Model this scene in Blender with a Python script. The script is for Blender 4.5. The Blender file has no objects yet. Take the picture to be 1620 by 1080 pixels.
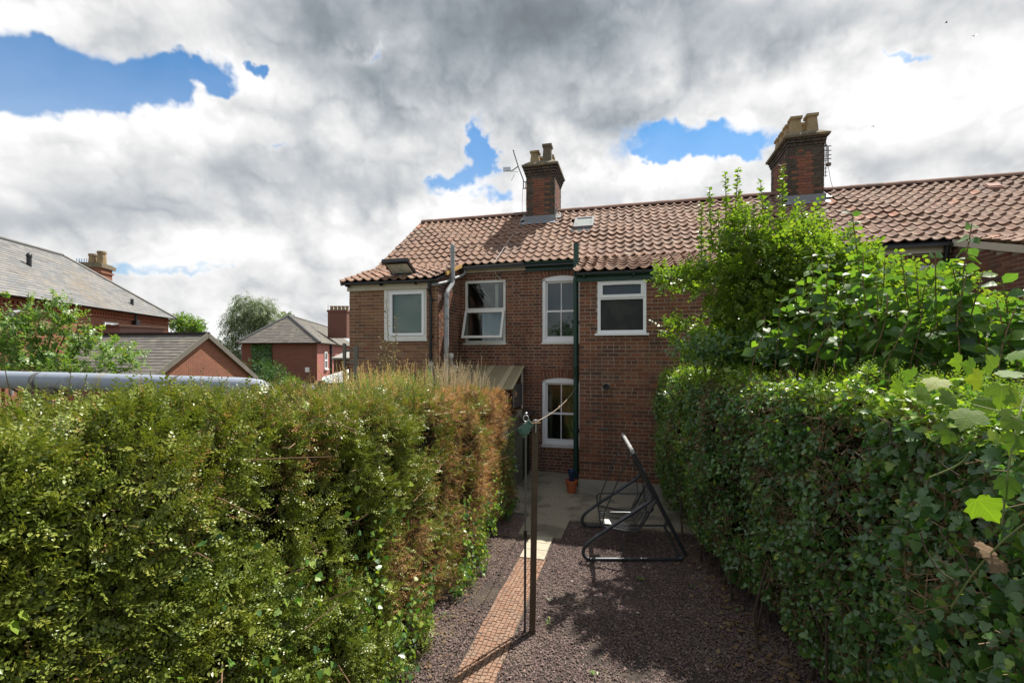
import bpy, math, random
import numpy as np
from mathutils import Vector, Matrix
R = math.radians
rng = np.random.default_rng(7)
random.seed(7)
sc = bpy.context.scene
col = sc.collection
# ------------------------------------------------------------------ camera
H = 2.82
YAW = R(14.65)
CO, SI = math.cos(YAW), math.sin(YAW)
cam = bpy.data.cameras.new('camera')
camo = bpy.data.objects.new('camera', cam)
col.objects.link(camo)
camo.location = (0, 0, H)
camo.rotation_euler = (R(90), 0, 0)
cam.sensor_width = 36.0
cam.lens = 36.0 * 720 / 1620
cam.shift_y = 20 / 1620
cam.clip_start = 0.05
cam.clip_end = 3000
sc.camera = camo
# ------------------------------------------------------------------ sun, sky, exposure
SUN_EL = R(59)
SUN_AZ = R(45)          # from +Y towards +X
SUN = Vector((math.cos(SUN_EL) * math.sin(SUN_AZ), math.cos(SUN_EL) * math.cos(SUN_AZ), math.sin(SUN_EL)))
sl = bpy.data.lights.new('sun', 'SUN')
sl.energy = 5.0
sl.angle = R(0.5)
sl.color = (1.0, 0.94, 0.85)
so = bpy.data.objects.new('sun', sl)
col.objects.link(so)
so.rotation_euler = SUN.to_track_quat('Z', 'Y').to_euler()
so.location = SUN * 60
vs = sc.view_settings
vs.view_transform = 'Standard'
vs.look = 'None'
vs.gamma = 1
vs.exposure = 0.68
vs.use_curve_mapping = False


class NT:
    """small node helper"""
    def __init__(s, tree):
        s.t = tree
        tree.nodes.clear()

    def n(s, typ, **kw):
        nd = s.t.nodes.new(typ)
        for k, v in kw.items():
            setattr(nd, k, v)
        return nd

    def put(s, sock, v):
        if isinstance(v, bpy.types.NodeSocket):
            s.t.links.new(v, sock)
        elif v is not None:
            try:
                sock.default_value = v
            except Exception:
                sock.default_value = (*v, 1.0)

    def m(s, op, a, b=None, c=None, clamp=False):
        nd = s.n('ShaderNodeMath', operation=op, use_clamp=clamp)
        for i, v in enumerate((a, b, c)):
            if v is not None:
                s.put(nd.inputs[i], v)
        return nd.outputs[0]

    def sm(s, v, a, b, lo=0.0, hi=1.0):
        nd = s.n('ShaderNodeMapRange', interpolation_type='SMOOTHSTEP')
        for i, q in enumerate((v, a, b, lo, hi)):
            s.put(nd.inputs[i], q)
        return nd.outputs[0]

    def mix(s, f, a, b, blend='MIX'):
        nd = s.n('ShaderNodeMix', data_type='RGBA', blend_type=blend)
        s.put(nd.inputs[0], f)
        s.put(nd.inputs[6], a)
        s.put(nd.inputs[7], b)
        return nd.outputs[2]

    def noise(s, vec, scale, detail=2.0, rough=0.5, dist=0.0):
        nd = s.n('ShaderNodeTexNoise')
        s.put(nd.inputs['Vector'], vec)
        nd.inputs['Scale'].default_value = scale
        nd.inputs['Detail'].default_value = detail
        nd.inputs['Roughness'].default_value = rough
        nd.inputs['Distortion'].default_value = dist
        return nd.outputs['Fac']


def sky_field(W=4096):
    """cloud cover (0..1) and cloud light over the upper half of the sky, by azimuth and elevation"""
    Hh = W // 4
    r = np.random.default_rng(21)
    az = (np.arange(W) + .5) / W * 2 * np.pi - np.pi / 2          # from +Y towards +X
    el = (np.arange(Hh) + .5) / Hh * np.pi / 2

    def lattice(cx, cy):
        """smooth random field, cx cells round the horizon, cy cells up to the zenith"""
        g = r.random((cy + 2, cx)).astype(np.float32)
        x = np.arange(W) / W * cx
        y = np.arange(Hh) / Hh * cy
        xi, yi = x.astype(int), y.astype(int)
        fx, fy = (x - xi).astype(np.float32), (y - yi).astype(np.float32)
        fx, fy = fx * fx * fx * (fx * (fx * 6 - 15) + 10), fy * fy * fy * (fy * (fy * 6 - 15) + 10)
        a = g[:, xi % cx] * (1 - fx) + g[:, (xi + 1) % cx] * fx
        return a[yi] * (1 - fy)[:, None] + a[yi + 1] * fy[:, None]

    def fbm(c, octs, gain, sq=1.0, billow=False):
        o = np.zeros((Hh, W), np.float32)
        amp, tot = 1.0, 0.0
        for i in range(octs):
            # two offset lattices hide the grid
            q = lattice(int(c * 2 ** i), max(1, int(c / 4 * sq * 2 ** i)))
            q = (q + lattice(int(c * 1.37 * 2 ** i) + 1, max(1, int(c * .345 * sq * 2 ** i) + 1))) * .5
            q = (q - .5) * 2.4
            if billow:
                q = np.abs(q) * 2 - .62
            o += amp * q
            tot += amp
            amp *= gain
        return o / tot

    def warp(a, dx, dy):
        iy, ix = np.mgrid[0:Hh, 0:W]
        return a[np.clip(iy + dy.astype(int), 0, Hh - 1), (ix + dx.astype(int)) % W]
    big = fbm(13, 6, .55, 1.3)
    puff = fbm(34, 6, .47, 1.3, True)
    fine = fbm(90, 6, .62, 1.1)
    wx, wy = fbm(60, 5, .6), fbm(60, 5, .6)
    k = W / 4096
    puff = warp(puff, wx * 26 * k, wy * 20 * k)
    A, E = np.meshgrid(az, el)
    front = np.abs(A) < 1.2
    t = np.tan(np.clip(A, -1.2, 1.2))
    X = np.where(front, 810 + 720 * t, 9e3) + (wx * 62 + fine * 26)
    Y = np.where(front, 560 - 720 * np.tan(np.minimum(E, 1.3)) / np.cos(np.clip(A, -1.2, 1.2)), -9e3) + (wy * 48 + fine * 22)

    def g(px, py, rx, ry, p=2.0):
        return np.exp(-(((X - px) / rx) ** 2 + ((Y - py) / ry) ** 2) ** (p / 2))
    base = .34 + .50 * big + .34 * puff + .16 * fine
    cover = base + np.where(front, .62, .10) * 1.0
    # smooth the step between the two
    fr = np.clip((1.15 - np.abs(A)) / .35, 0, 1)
    cover = base + .10 + .50 * fr  # thinner cover out of frame, shaped for less fill from the unseen sky
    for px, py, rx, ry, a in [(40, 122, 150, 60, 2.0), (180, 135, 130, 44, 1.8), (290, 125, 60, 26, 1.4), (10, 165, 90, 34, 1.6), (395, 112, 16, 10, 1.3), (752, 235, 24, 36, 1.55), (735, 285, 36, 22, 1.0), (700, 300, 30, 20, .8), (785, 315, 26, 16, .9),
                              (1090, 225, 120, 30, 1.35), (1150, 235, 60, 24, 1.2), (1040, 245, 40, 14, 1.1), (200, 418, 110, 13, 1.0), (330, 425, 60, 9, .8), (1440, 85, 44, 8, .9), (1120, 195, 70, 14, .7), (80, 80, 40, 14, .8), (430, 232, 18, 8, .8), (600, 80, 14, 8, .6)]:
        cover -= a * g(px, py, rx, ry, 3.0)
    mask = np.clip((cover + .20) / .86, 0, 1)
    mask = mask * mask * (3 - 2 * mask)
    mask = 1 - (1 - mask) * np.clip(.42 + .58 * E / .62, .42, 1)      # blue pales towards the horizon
    dens = np.clip(cover, 0, 1.2)
    # light falls from above and a little from the right; shift and add the cloud on the way
    occ = np.zeros_like(dens)
    hgt = np.clip(.5 + .9 * puff + .25 * fine + .6 * big, 0, 1.6) * mask
    for i in range(1, 9):
        s = int(i * i * 1.15 * k) + 1
        occ += np.roll(np.vstack([hgt[s:], np.repeat(hgt[-1:], s, 0)]), -int(s * .5), 1)
    occ /= 8
    rel = hgt - occ                       # heads stand out of what lies towards the light
    edge = mask * (1 - mask) * 4
    dark = np.zeros_like(dens)
    for px, py, rx, ry, a in [(900, 30, 360, 105, .95), (640, 40, 230, 90, .50), (1000, 90, 160, 50, .40), (700, 130, 150, 50, .30), (440, 205, 90, 30, .24), (400, 270, 190, 48, .68), (560, 305, 150, 34, .46), (90, 325, 170, 34, .36), (280, 345, 200, 24, .30),
                              (1390, 250, 110, 26, .55), (1560, 245, 70, 26, .40), (1240, 25, 200, 34, .34), (930, 205, 70, 40, .24), (820, 170, 80, 34, .18), (140, 150, 0.1, .1, 0), (480, 60, 150, 70, .30), (620, 250, 100, 36, .22), (150, 270, 80, 20, .2), (100, 430, 260, 16, .16), (480, 440, 120, 30, .10), (1600, 20, 120, 30, .25)]:
        if a:
            q = a * g(px, py, rx * 1.05, ry * 1.05, 1.7)
            dark = dark + q * (1 - dark)
    bright = np.zeros_like(dens)
    for px, py, rx, ry, a in [(1470, 160, 200, 75, .30), (1250, 130, 150, 50, .18), (270, 205, 130, 34, .22), (120, 195, 120, 24, .18), (1010, 285, 110, 26, .22), (60, 25, 70, 24, .2), (780, 345, 120, 16, .16), (360, 140, 90, 26, .14), (595, 75, 40, 14, .22), (880, 285, 80, 26, .15), (540, 215, 60, 34, .14)]:
        bright = np.maximum(bright, a * g(px, py, rx, ry, 1.8))
    soft = 1 - .75 * np.clip(dark * 1.3, 0, 1)           # broad grey bases are smooth, sunlit heads are crisp
    lum = .93 + soft * (.48 * rel + .12 * np.clip(puff, -.4, .6) + .05 * fine) + .16 * big - .11 * np.clip(dens - .5, 0, 1) + .10 * edge
    lum = lum + bright - dark * np.clip(.57 - .07 * puff - .14 * rel - .14 * big, .2, .9)
    # the unseen sky out of frame is dimmed, to send in less fill light
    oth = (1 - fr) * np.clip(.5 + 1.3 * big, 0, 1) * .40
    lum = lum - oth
    lum = np.where(lum < .34, .18 + .16 * np.exp((lum - .34) / .16), lum)
    lum = np.clip(lum, .16, 1.03)
    return lum, mask


def build_world():
    w = bpy.data.worlds.new('World')
    sc.world = w
    w.use_nodes = True
    t = NT(w.node_tree)
    out = t.n('ShaderNodeOutputWorld')
    bg = t.n('ShaderNodeBackground')
    bg.inputs[1].default_value = 0.1
    t.t.links.new(bg.outputs[0], out.inputs[0])
    sky = t.n('ShaderNodeTexSky', sky_type='NISHITA')
    sky.sun_disc = False
    sky.sun_elevation = SUN_EL
    sky.sun_rotation = SUN_AZ
    sky.air_density = 1.0
    sky.dust_density = 0.6
    sky.ozone_density = 2.0
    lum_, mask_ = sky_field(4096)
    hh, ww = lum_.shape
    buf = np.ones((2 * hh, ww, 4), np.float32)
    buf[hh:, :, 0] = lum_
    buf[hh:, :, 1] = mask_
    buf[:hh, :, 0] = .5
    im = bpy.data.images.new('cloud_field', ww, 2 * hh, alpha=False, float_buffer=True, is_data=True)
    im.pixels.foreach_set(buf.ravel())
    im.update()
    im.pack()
    tc = t.n('ShaderNodeTexCoord')
    ev = t.n('ShaderNodeTexEnvironment', interpolation='Cubic')
    ev.image = im
    t.put(ev.inputs[0], tc.outputs['Generated'])
    sp = t.n('ShaderNodeSeparateColor')
    t.put(sp.inputs[0], ev.outputs[0])
    lum, mask = sp.outputs[0], sp.outputs[1]
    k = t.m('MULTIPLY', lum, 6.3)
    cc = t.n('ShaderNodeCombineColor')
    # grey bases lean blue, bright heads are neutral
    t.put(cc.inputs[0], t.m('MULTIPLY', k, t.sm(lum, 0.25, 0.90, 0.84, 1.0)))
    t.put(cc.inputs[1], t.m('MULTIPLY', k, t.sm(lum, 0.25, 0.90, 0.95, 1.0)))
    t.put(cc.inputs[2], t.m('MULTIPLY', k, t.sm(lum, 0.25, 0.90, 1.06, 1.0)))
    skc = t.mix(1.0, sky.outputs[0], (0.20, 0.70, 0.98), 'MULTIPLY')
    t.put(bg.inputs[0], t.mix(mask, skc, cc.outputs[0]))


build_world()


# ------------------------------------------------------------------ helpers
def EN(e, n, z=0.0):
    return Vector((e * CO + n * SI, -e * SI + n * CO, z))


def world_px(x, y, D):
    return Vector(((x - 810) / 720 * D, D, H + (560 - y) / 720 * D))


MATS = {}


def mat(name, colors, rough=0.7, bump=None, stain=None, fine=None, metal=0.0, transl=0.0, spec=0.5, tcol=None, coat=0.0):
    if name in MATS:
        return MATS[name]
    m = bpy.data.materials.new(name)
    m.use_nodes = True
    t = NT(m.node_tree)
    out = t.n('ShaderNodeOutputMaterial')
    b = t.n('ShaderNodeBsdfPrincipled')
    b.inputs['Roughness'].default_value = rough
    b.inputs['Metallic'].default_value = metal
    b.inputs['Specular IOR Level'].default_value = spec
    geo = t.n('ShaderNodeNewGeometry')
    pos = geo.outputs['Position']
    if isinstance(colors[0], (int, float)):
        c = t.n('ShaderNodeRGB')
        c.outputs[0].default_value = (*colors, 1)
        c = c.outputs[0]
    else:
        at = t.n('ShaderNodeAttribute', attribute_name='rnd')
        oi = t.n('ShaderNodeObjectInfo')
        r = t.m('FRACT', t.m('ADD', at.outputs['Fac'], oi.outputs['Random']))
        cr = t.n('ShaderNodeValToRGB')
        els = cr.color_ramp.elements
        for i, cc in enumerate(colors):
            e = els[i] if i < 2 else els.new(0.5)
        for i, cc in enumerate(colors):
            els[i].position = i / (len(colors) - 1)
            els[i].color = (*cc, 1)
        t.put(cr.inputs[0], r)
        c = cr.outputs[0]
    if fine:
        f = t.noise(pos, fine[0], 4, 0.65)
        c = t.mix(1.0, c, t.mix(f, [1 - fine[1]] * 3, [1 + fine[1]] * 3), 'MULTIPLY')
    if name in ('red_brick', 'brown_brick', 'mortar', 'chimney_brick'):
        st = t.n('ShaderNodeVectorMath', operation='MULTIPLY')
        t.put(st.inputs[0], pos)
        st.inputs[1].default_value = (2.6, 2.6, .45)
        c = t.mix(t.sm(t.noise(st.outputs[0], 1.0, 5, .6), .50, .70, 0, .50), c, t.mix(1.0, c, (.42, .42, .42), 'MULTIPLY'))
        c = t.mix(t.sm(t.noise(pos, 1.7, 4, .6), .60, .74, 0, .35), c, t.mix(1.0, c, (1.5, 1.5, 1.45), 'MULTIPLY'))
    for s in (stain or []):
        f = t.sm(t.noise(pos, s[0], 5, 0.62, 0.3), s[2], s[3], 0.0, s[4])
        c = t.mix(f, c, s[1])
    t.put(b.inputs['Base Color'], c)
    if bump:
        bn = t.n('ShaderNodeBump')
        bn.inputs['Strength'].default_value = bump[1]
        bn.inputs['Distance'].default_value = bump[2] if len(bump) > 2 else 0.01
        t.put(bn.inputs['Height'], t.noise(pos, bump[0], 5, 0.6))
        t.put(b.inputs['Normal'], bn.outputs[0])
    sh = b.outputs[0]
    if coat:
        b.inputs['Coat Weight'].default_value = coat
        b.inputs['Coat Roughness'].default_value = 0.2
    if transl:
        tr = t.n('ShaderNodeBsdfTranslucent')
        t.put(tr.inputs[0], t.mix(1.0, c, tcol or (1.5, 1.7, 0.7), 'MULTIPLY'))
        mx = t.n('ShaderNodeMixShader')
        mx.inputs[0].default_value = transl
        t.put(mx.inputs[1], sh)
        t.put(mx.inputs[2], tr.outputs[0])
        sh = mx.outputs[0]
    t.put(out.inputs[0], sh)
    MATS[name] = m
    return m


def veins(m, side_freq, lobed=False):
    """pale midrib and side veins in the leaf's own coordinates, with the relief they make"""
    nt = m.node_tree
    t = NT.__new__(NT)
    t.t = nt
    b = next(n for n in nt.nodes if n.type == 'BSDF_PRINCIPLED')
    src = b.inputs['Base Color'].links[0].from_socket
    tc = t.n('ShaderNodeTexCoord')
    sp = t.n('ShaderNodeSeparateXYZ')
    t.put(sp.inputs[0], tc.outputs['Object'])
    a = t.m('ABSOLUTE', sp.outputs[0])
    y = sp.outputs[1]
    mid = t.sm(a, .008, .022, 1, 0)
    if lobed:
        s1 = t.sm(t.m('ABSOLUTE', t.m('SUBTRACT', a, t.m('MULTIPLY', y, 1.0))), .006, .022, .8, 0)
        s2 = t.sm(t.m('ABSOLUTE', t.m('SUBTRACT', t.m('MULTIPLY', a, .36), y)), .006, .02, .7, 0)
        mid = t.m('MAXIMUM', mid, t.m('MAXIMUM', s1, s2))
    w = t.m('SINE', t.m('MULTIPLY', t.m('SUBTRACT', y, t.m('MULTIPLY', a, .8)), side_freq))
    sv = t.sm(w, .86, .99, 0, .45)
    v = t.m('MAXIMUM', mid, sv)
    spots = t.sm(t.noise(tc.outputs['Object'], 9, 4, .6), .60, .74, 0, .55)
    c = t.mix(spots, src, t.mix(1.0, src, (1.5, .95, .5), 'MULTIPLY'))
    c = t.mix(t.m('MULTIPLY', v, .45), c, t.mix(1.0, src, (1.9, 1.7, 1.5), 'MULTIPLY'))
    t.put(b.inputs['Base Color'], c)
    for n in list(nt.nodes):
        if n.type == 'BSDF_TRANSLUCENT':
            t.put(n.inputs[0], t.mix(1.0, c, (1.8, 2.0, .5), 'MULTIPLY'))
    bn = t.n('ShaderNodeBump')
    bn.inputs['Strength'].default_value = .35
    bn.inputs['Distance'].default_value = .004
    t.put(bn.inputs['Height'], t.m('ADD', t.m('MULTIPLY', v, -1), t.noise(tc.outputs['Object'], 12, 3)))
    t.put(b.inputs['Normal'], bn.outputs[0])


def glass(name, tint, refl_rough=0.01, dim=0.9):
    if name in MATS:
        return MATS[name]
    m = bpy.data.materials.new(name)
    m.use_nodes = True
    t = NT(m.node_tree)
    out = t.n('ShaderNodeOutputMaterial')
    tr = t.n('ShaderNodeBsdfTransparent')
    tr.inputs[0].default_value = (*tint, 1)
    gl = t.n('ShaderNodeBsdfGlossy')
    gl.inputs['Roughness'].default_value = refl_rough
    fr = t.n('ShaderNodeFresnel')
    fr.inputs[0].default_value = 1.5
    mx = t.n('ShaderNodeMixShader')
    t.put(mx.inputs[0], t.m('MULTIPLY', fr.outputs[0], 1.5, clamp=True))
    t.put(mx.inputs[1], tr.outputs[0])
    t.put(mx.inputs[2], gl.outputs[0])
    t.put(out.inputs[0], mx.outputs[0])
    MATS[name] = m
    return m


def link(name, me, m=None, parent=None, loc=None):
    o = bpy.data.objects.new(name, me)
    col.objects.link(o)
    if m is not None and len(me.materials) == 0:
        me.materials.append(m)
    if parent is not None:
        o.parent = parent
    if loc is not None:
        o.location = loc
    return o


def tag(o, label=None, cat=None, group=None, kind=None):
    if label:
        o['label'] = label
    if cat:
        o['category'] = cat
    if group:
        o['group'] = group
    if kind:
        o['kind'] = kind
    return o


def empty(name, loc, rz=0.0):
    o = bpy.data.objects.new(name, None)
    col.objects.link(o)
    o.location = loc
    o.rotation_euler = (0, 0, rz)
    o.empty_display_size = 0.2
    return o


def raw_mesh(name, V, F, rnd=None, smooth=False):
    """V (n,3), F (m,k) numpy -> mesh"""
    me = bpy.data.meshes.new(name)
    V = np.ascontiguousarray(V, dtype=np.float32)
    F = np.ascontiguousarray(F, dtype=np.int32)
    k = F.shape[1]
    me.vertices.add(len(V))
    me.vertices.foreach_set('co', V.ravel())
    me.loops.add(F.size)
    me.loops.foreach_set('vertex_index', F.ravel())
    me.polygons.add(len(F))
    me.polygons.foreach_set('loop_start', np.arange(0, F.size, k, dtype=np.int32))
    if rnd is not None:
        a = me.attributes.new('rnd', 'FLOAT', 'FACE')
        a.data.foreach_set('value', np.ascontiguousarray(rnd, dtype=np.float32))
    me.update(calc_edges=True)
    if smooth:
        me.shade_smooth()
    else:
        me.shade_flat()
    return me


class MB:
    def __init__(s, off=(0, 0, 0)):
        s.v, s.f, s.r = [], [], []
        s.off = Vector(off)
        s.cur = 0.0

    def add(s, vs_, fs_):
        b = len(s.v)
        s.v += [tuple(Vector(v) + s.off) for v in vs_]
        s.f += [tuple(b + i for i in f) for f in fs_]
        s.r += [s.cur] * len(fs_)
        return s

    BF = [(0, 1, 3, 2), (4, 6, 7, 5), (0, 4, 5, 1), (2, 3, 7, 6), (0, 2, 6, 4), (1, 5, 7, 3)]

    def box(s, x0, x1, y0, y1, z0, z1):
        return s.add([(x, y, z) for x in (x0, x1) for y in (y0, y1) for z in (z0, z1)], s.BF)

    def obox(s, c, ax, ay, az):
        c, ax, ay, az = map(Vector, (c, ax, ay, az))
        return s.add([c + ax * i + ay * j + az * k for i in (-1, 1) for j in (-1, 1) for k in (-1, 1)], s.BF)

    def bar(s, a, b, w, h=None, up=(0, 0, 1)):
        a, b = Vector(a), Vector(b)
        d = b - a
        u = Vector(up)
        x = d.cross(u)
        if x.length < 1e-6:
            x = d.cross(Vector((1, 0, 0)))
        x.normalize()
        yv = x.cross(d).normalized()
        return s.obox((a + b) / 2, d / 2, x * w / 2, yv * (h or w) / 2)

    def tube(s, pts, r, seg=8, cap=True):
        pts = [Vector(p) for p in pts]
        n = len(pts)
        rs = r if isinstance(r, (list, tuple)) else [r] * n
        vs_, fs_ = [], []
        ref = None
        for i, p in enumerate(pts):
            d = (pts[min(i + 1, n - 1)] - pts[max(i - 1, 0)]).normalized()
            if ref is None:
                ref = d.orthogonal().normalized()
            x = (ref - d * ref.dot(d)).normalized()
            ref = x
            y = d.cross(x)
            for k in range(seg):
                a = 2 * math.pi * k / seg
                vs_.append(p + (x * math.cos(a) + y * math.sin(a)) * rs[i])
        for i in range(n - 1):
            for k in range(seg):
                a, b = i * seg + k, i * seg + (k + 1) % seg
                fs_.append((a, b, b + seg, a + seg))
        if cap:
            fs_.append(tuple(range(seg))[::-1])
            fs_.append(tuple((n - 1) * seg + k for k in range(seg)))
        return s.add(vs_, fs_)

    def lathe(s, prof, c, seg=16):
        vs_, fs_ = [], []
        for r, z in prof:
            for k in range(seg):
                a = 2 * math.pi * k / seg
                vs_.append((c[0] + r * math.cos(a), c[1] + r * math.sin(a), c[2] + z))
        for i in range(len(prof) - 1):
            for k in range(seg):
                a, b = i * seg + k, i * seg + (k + 1) % seg
                fs_.append((a, b, b + seg, a + seg))
        return s.add(vs_, fs_)

    def frustum(s, c, hx0, hy0, hx1, hy1, z0, z1):
        x, y = c
        return s.add([(x - hx0, y - hy0, z0), (x + hx0, y - hy0, z0), (x + hx0, y + hy0, z0), (x - hx0, y + hy0, z0),
                      (x - hx1, y - hy1, z1), (x + hx1, y - hy1, z1), (x + hx1, y + hy1, z1), (x - hx1, y + hy1, z1)],
                     [(3, 2, 1, 0), (4, 5, 6, 7), (0, 1, 5, 4), (1, 2, 6, 5), (2, 3, 7, 6), (3, 0, 4, 7)])

    def mesh(s, name, smooth=False):
        me = bpy.data.meshes.new(name)
        me.from_pydata(s.v, [], s.f)
        a = me.attributes.new('rnd', 'FLOAT', 'FACE')
        a.data.foreach_set('value', np.array(s.r, dtype=np.float32))
        if smooth:
            me.shade_smooth()
            try:
                me.set_sharp_from_angle(angle=R(40))
            except Exception:
                pass
        else:
            me.shade_flat()
        return me

    def build(s, name, m, parent=None, smooth=False, loc=None, kind=None, label=None):
        o = link(name, s.mesh(name, smooth), m, parent, loc)
        if kind:
            o['kind'] = kind
        if label:
            o['label'] = label
        return o


# value noise for scattering
def vnoise(P, scale, seed=0):
    P = np.asarray(P, dtype=np.float64) * scale + 100.0
    i = np.floor(P).astype(np.int64)
    f = P - i
    f = f * f * (3 - 2 * f)

    def hsh(a, b, c):
        h = (a * 374761393 + b * 668265263 + c * 2147483647 + seed * 974711) & 0xFFFFFFFF
        h = ((h ^ (h >> 13)) * 1274126177) & 0xFFFFFFFF
        h = h ^ (h >> 16)
        return (h & 0xFFFF) / 65535.0
    o = 0
    for dx in (0, 1):
        wx = f[:, 0] if dx else 1 - f[:, 0]
        for dy in (0, 1):
            wy = f[:, 1] if dy else 1 - f[:, 1]
            for dz in (0, 1):
                wz = f[:, 2] if dz else 1 - f[:, 2]
                o = o + wx * wy * wz * hsh(i[:, 0] + dx, i[:, 1] + dy, i[:, 2] + dz)
    return o


def unit(a):
    return a / np.maximum(np.linalg.norm(a, axis=1, keepdims=True), 1e-9)


LEAF2 = (np.array([[0, 0, 0], [.30, .48, .07], [0, 1, -.03], [-.30, .48, .07]]), np.array([[0, 1, 2], [0, 2, 3]]))
LEAF6 = (np.array([[0, 0, 0], [.27, .28, .06], [.30, .6, .05], [0, 1, -.16], [-.30, .6, .05], [-.27, .28, .06], [0, .5, 0]]),
         np.array([[0, 1, 6], [1, 2, 6], [2, 3, 6], [3, 4, 6], [4, 5, 6], [5, 0, 6]]))
_o = [(0, 0), (.26, -.10), (.52, .16), (.34, .34), (.36, .56), (0, 1), (-.36, .56), (-.34, .34), (-.52, .16), (-.26, -.10)]
IVY = (np.array([(a, b, .10 * abs(a) - .10 * b * b) for a, b in _o] + [(0, .36, -.02)]),
       np.array([[i, (i + 1) % 10, 10] for i in range(10)]))
_m = [(0, 0), (.14, -.08), (.36, -.02), (.36, .12), (.58, .24), (.50, .36), (.56, .58), (.40, .56), (.27, .60), (.24, .78), (.12, .84), (0, 1.02)]
_m = _m + [(-a, b) for a, b in _m[-2:0:-1]]
MAPLE = (np.array([(a, b, .16 * abs(a) - .20 * b * b - .30 * a * a) for a, b in _m] + [(0, .36, 0)]),
         np.array([[i, (i + 1) % len(_m), len(_m)] for i in range(len(_m))]))
STEM = (np.array([[-.5, 0, 0], [.5, 0, 0], [.35, 1, 0], [-.35, 1, 0]]), np.array([[0, 1, 2], [0, 2, 3]]))
_q = 0.70710678
STONE = (np.array([[1, 0, 0], [.2, .8, .1], [-.8, .5, -.1], [-.9, -.3, .1], [0, -.8, -.1], [.1, 0, .42], [0, .1, -.4]]),
         np.array([[0, 1, 5], [1, 2, 5], [2, 3, 5], [3, 4, 5], [4, 0, 5]]))


def scatter(tpl, C, nrm, tip, size, wid=None):
    """place a leaf template at every C; tip = direction of growth, nrm = facing"""
    T, F = tpl
    tip = unit(tip)
    x = unit(np.cross(tip, nrm))
    z = np.cross(x, tip)
    size = np.asarray(size).reshape(-1, 1, 1)
    w = size if wid is None else np.asarray(wid).reshape(-1, 1, 1)
    V = C[:, None, :] + x[:, None, :] * T[None, :, 0:1] * w + tip[:, None, :] * T[None, :, 1:2] * size + z[:, None, :] * T[None, :, 2:3] * size
    n, k = len(C), len(T)
    FF = (F[None] + (np.arange(n) * k)[:, None, None]).reshape(-1, F.shape[1])
    return V.reshape(-1, 3), FF


def leaf_obj(name, tpl, C, nrm, tip, size, m, parent=None, rnd=None, wid=None, kind='stuff', origin=None, label=None):
    if origin is not None:
        C = C - np.array(origin)
    V, F = scatter(tpl, C, nrm, tip, size, wid)
    if rnd is None:
        rnd = rng.random(len(C))
    me = raw_mesh(name, V, F, np.repeat(rnd, len(tpl[1])), tpl is not STONE)
    o = link(name, me, m, parent)
    if kind:
        o['kind'] = kind
    if label:
        o['label'] = label
    return o


def rdir(n):
    return unit(rng.normal(size=(n, 3)))


def tpl_mesh(name, tpl):
    return raw_mesh(name, tpl[0], tpl[1], np.zeros(len(tpl[1])), True)


def place_leaf(me, m, C, nrm, tip, size, parent, name, origin):
    o = link(name, me, m, parent)
    tip = Vector(tip).normalized()
    x = tip.cross(Vector(nrm))
    if x.length < 1e-6:
        x = tip.orthogonal()
    x.normalize()
    z = x.cross(tip)
    M = Matrix((x * size, tip * size, z * size)).transposed().to_4x4()
    M.translation = Vector(C) - Vector(origin)
    o.matrix_basis = M
    return o


# ------------------------------------------------------------------ materials
M_ground = mat('garden_soil', (.09, .075, .05), .95, (9, .5, .02), [(1.2, (.05, .07, .02), .45, .6, .8)], (30, .35))
M_conc = mat('concrete', (.29, .25, .185), .9, (60, .25, .004), [(1.6, (.11, .10, .07), .46, .62, .75), (4, (.27, .25, .21), .55, .7, .5)], (90, .18))
M_gravelbed = mat('gravel_bed', (.085, .066, .055), .95, (90, 1.0, .03), [(2.5, (.15, .115, .08), .5, .65, .6), (40, (.03, .025, .022), .5, .62, .7)], (150, .6))
M_stone = mat('slate_chippings', [(0.065, 0.042, 0.041), (0.137, 0.090, 0.081), (0.091, 0.062, 0.063), (0.200, 0.133, 0.118), (0.081, 0.056, 0.052), (0.290, 0.202, 0.176), (0.117, 0.072, 0.063), (0.164, 0.108, 0.091)], .75, None, [(1.1, (.24, .19, .14), .50, .68, .65), (4.5, (.05, .04, .035), .56, .72, .5)])
M_pavebrick = mat('terracotta_block', [(0.246, 0.135, 0.087), (0.277, 0.164, 0.108), (0.215, 0.120, 0.081), (0.292, 0.189, 0.132), (0.239, 0.124, 0.077)], .85, (150, .3, .003), [(5, (.20, .16, .12), .52, .7, .6)], (80, .2))
M_slab = mat('pale_paving', (.42, .38, .29), .9, (90, .2, .003), [(6, (.28, .25, .19), .5, .7, .6)], (60, .12))
M_mortar = mat('mortar', (.40, .335, .255), .95, (120, .3, .004), [(.9, (.17, .14, .11), .48, .65, .7)], (50, .2))
M_brick = mat('red_brick', [(0.157, 0.059, 0.032), (0.227, 0.080, 0.040), (0.108, 0.047, 0.031), (0.264, 0.100, 0.048), (0.145, 0.073, 0.046), (0.201, 0.068, 0.036), (0.088, 0.042, 0.030), (0.252, 0.118, 0.065)], .88,
              (140, .35, .004), [(.75, (.085, .05, .038), .50, .70, .6), (2.6, (.20, .14, .10), .60, .75, .35)], (60, .25))
M_brick2 = mat('brown_brick', [(0.200, 0.090, 0.041), (0.250, 0.114, 0.050), (0.150, 0.076, 0.041), (0.290, 0.142, 0.068), (0.170, 0.081, 0.045), (0.220, 0.085, 0.041), (0.270, 0.162, 0.090)], .88,
               (140, .35, .004), [(.9, (.12, .085, .05), .50, .70, .6)], (60, .25))
M_soot = mat('sooty_brick', [(.045, .036, .028), (.075, .06, .045), (.06, .045, .035), (.10, .075, .05)], .92, (140, .35, .004), [(3, (.14, .13, .09), .55, .7, .5)], (60, .3))
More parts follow.
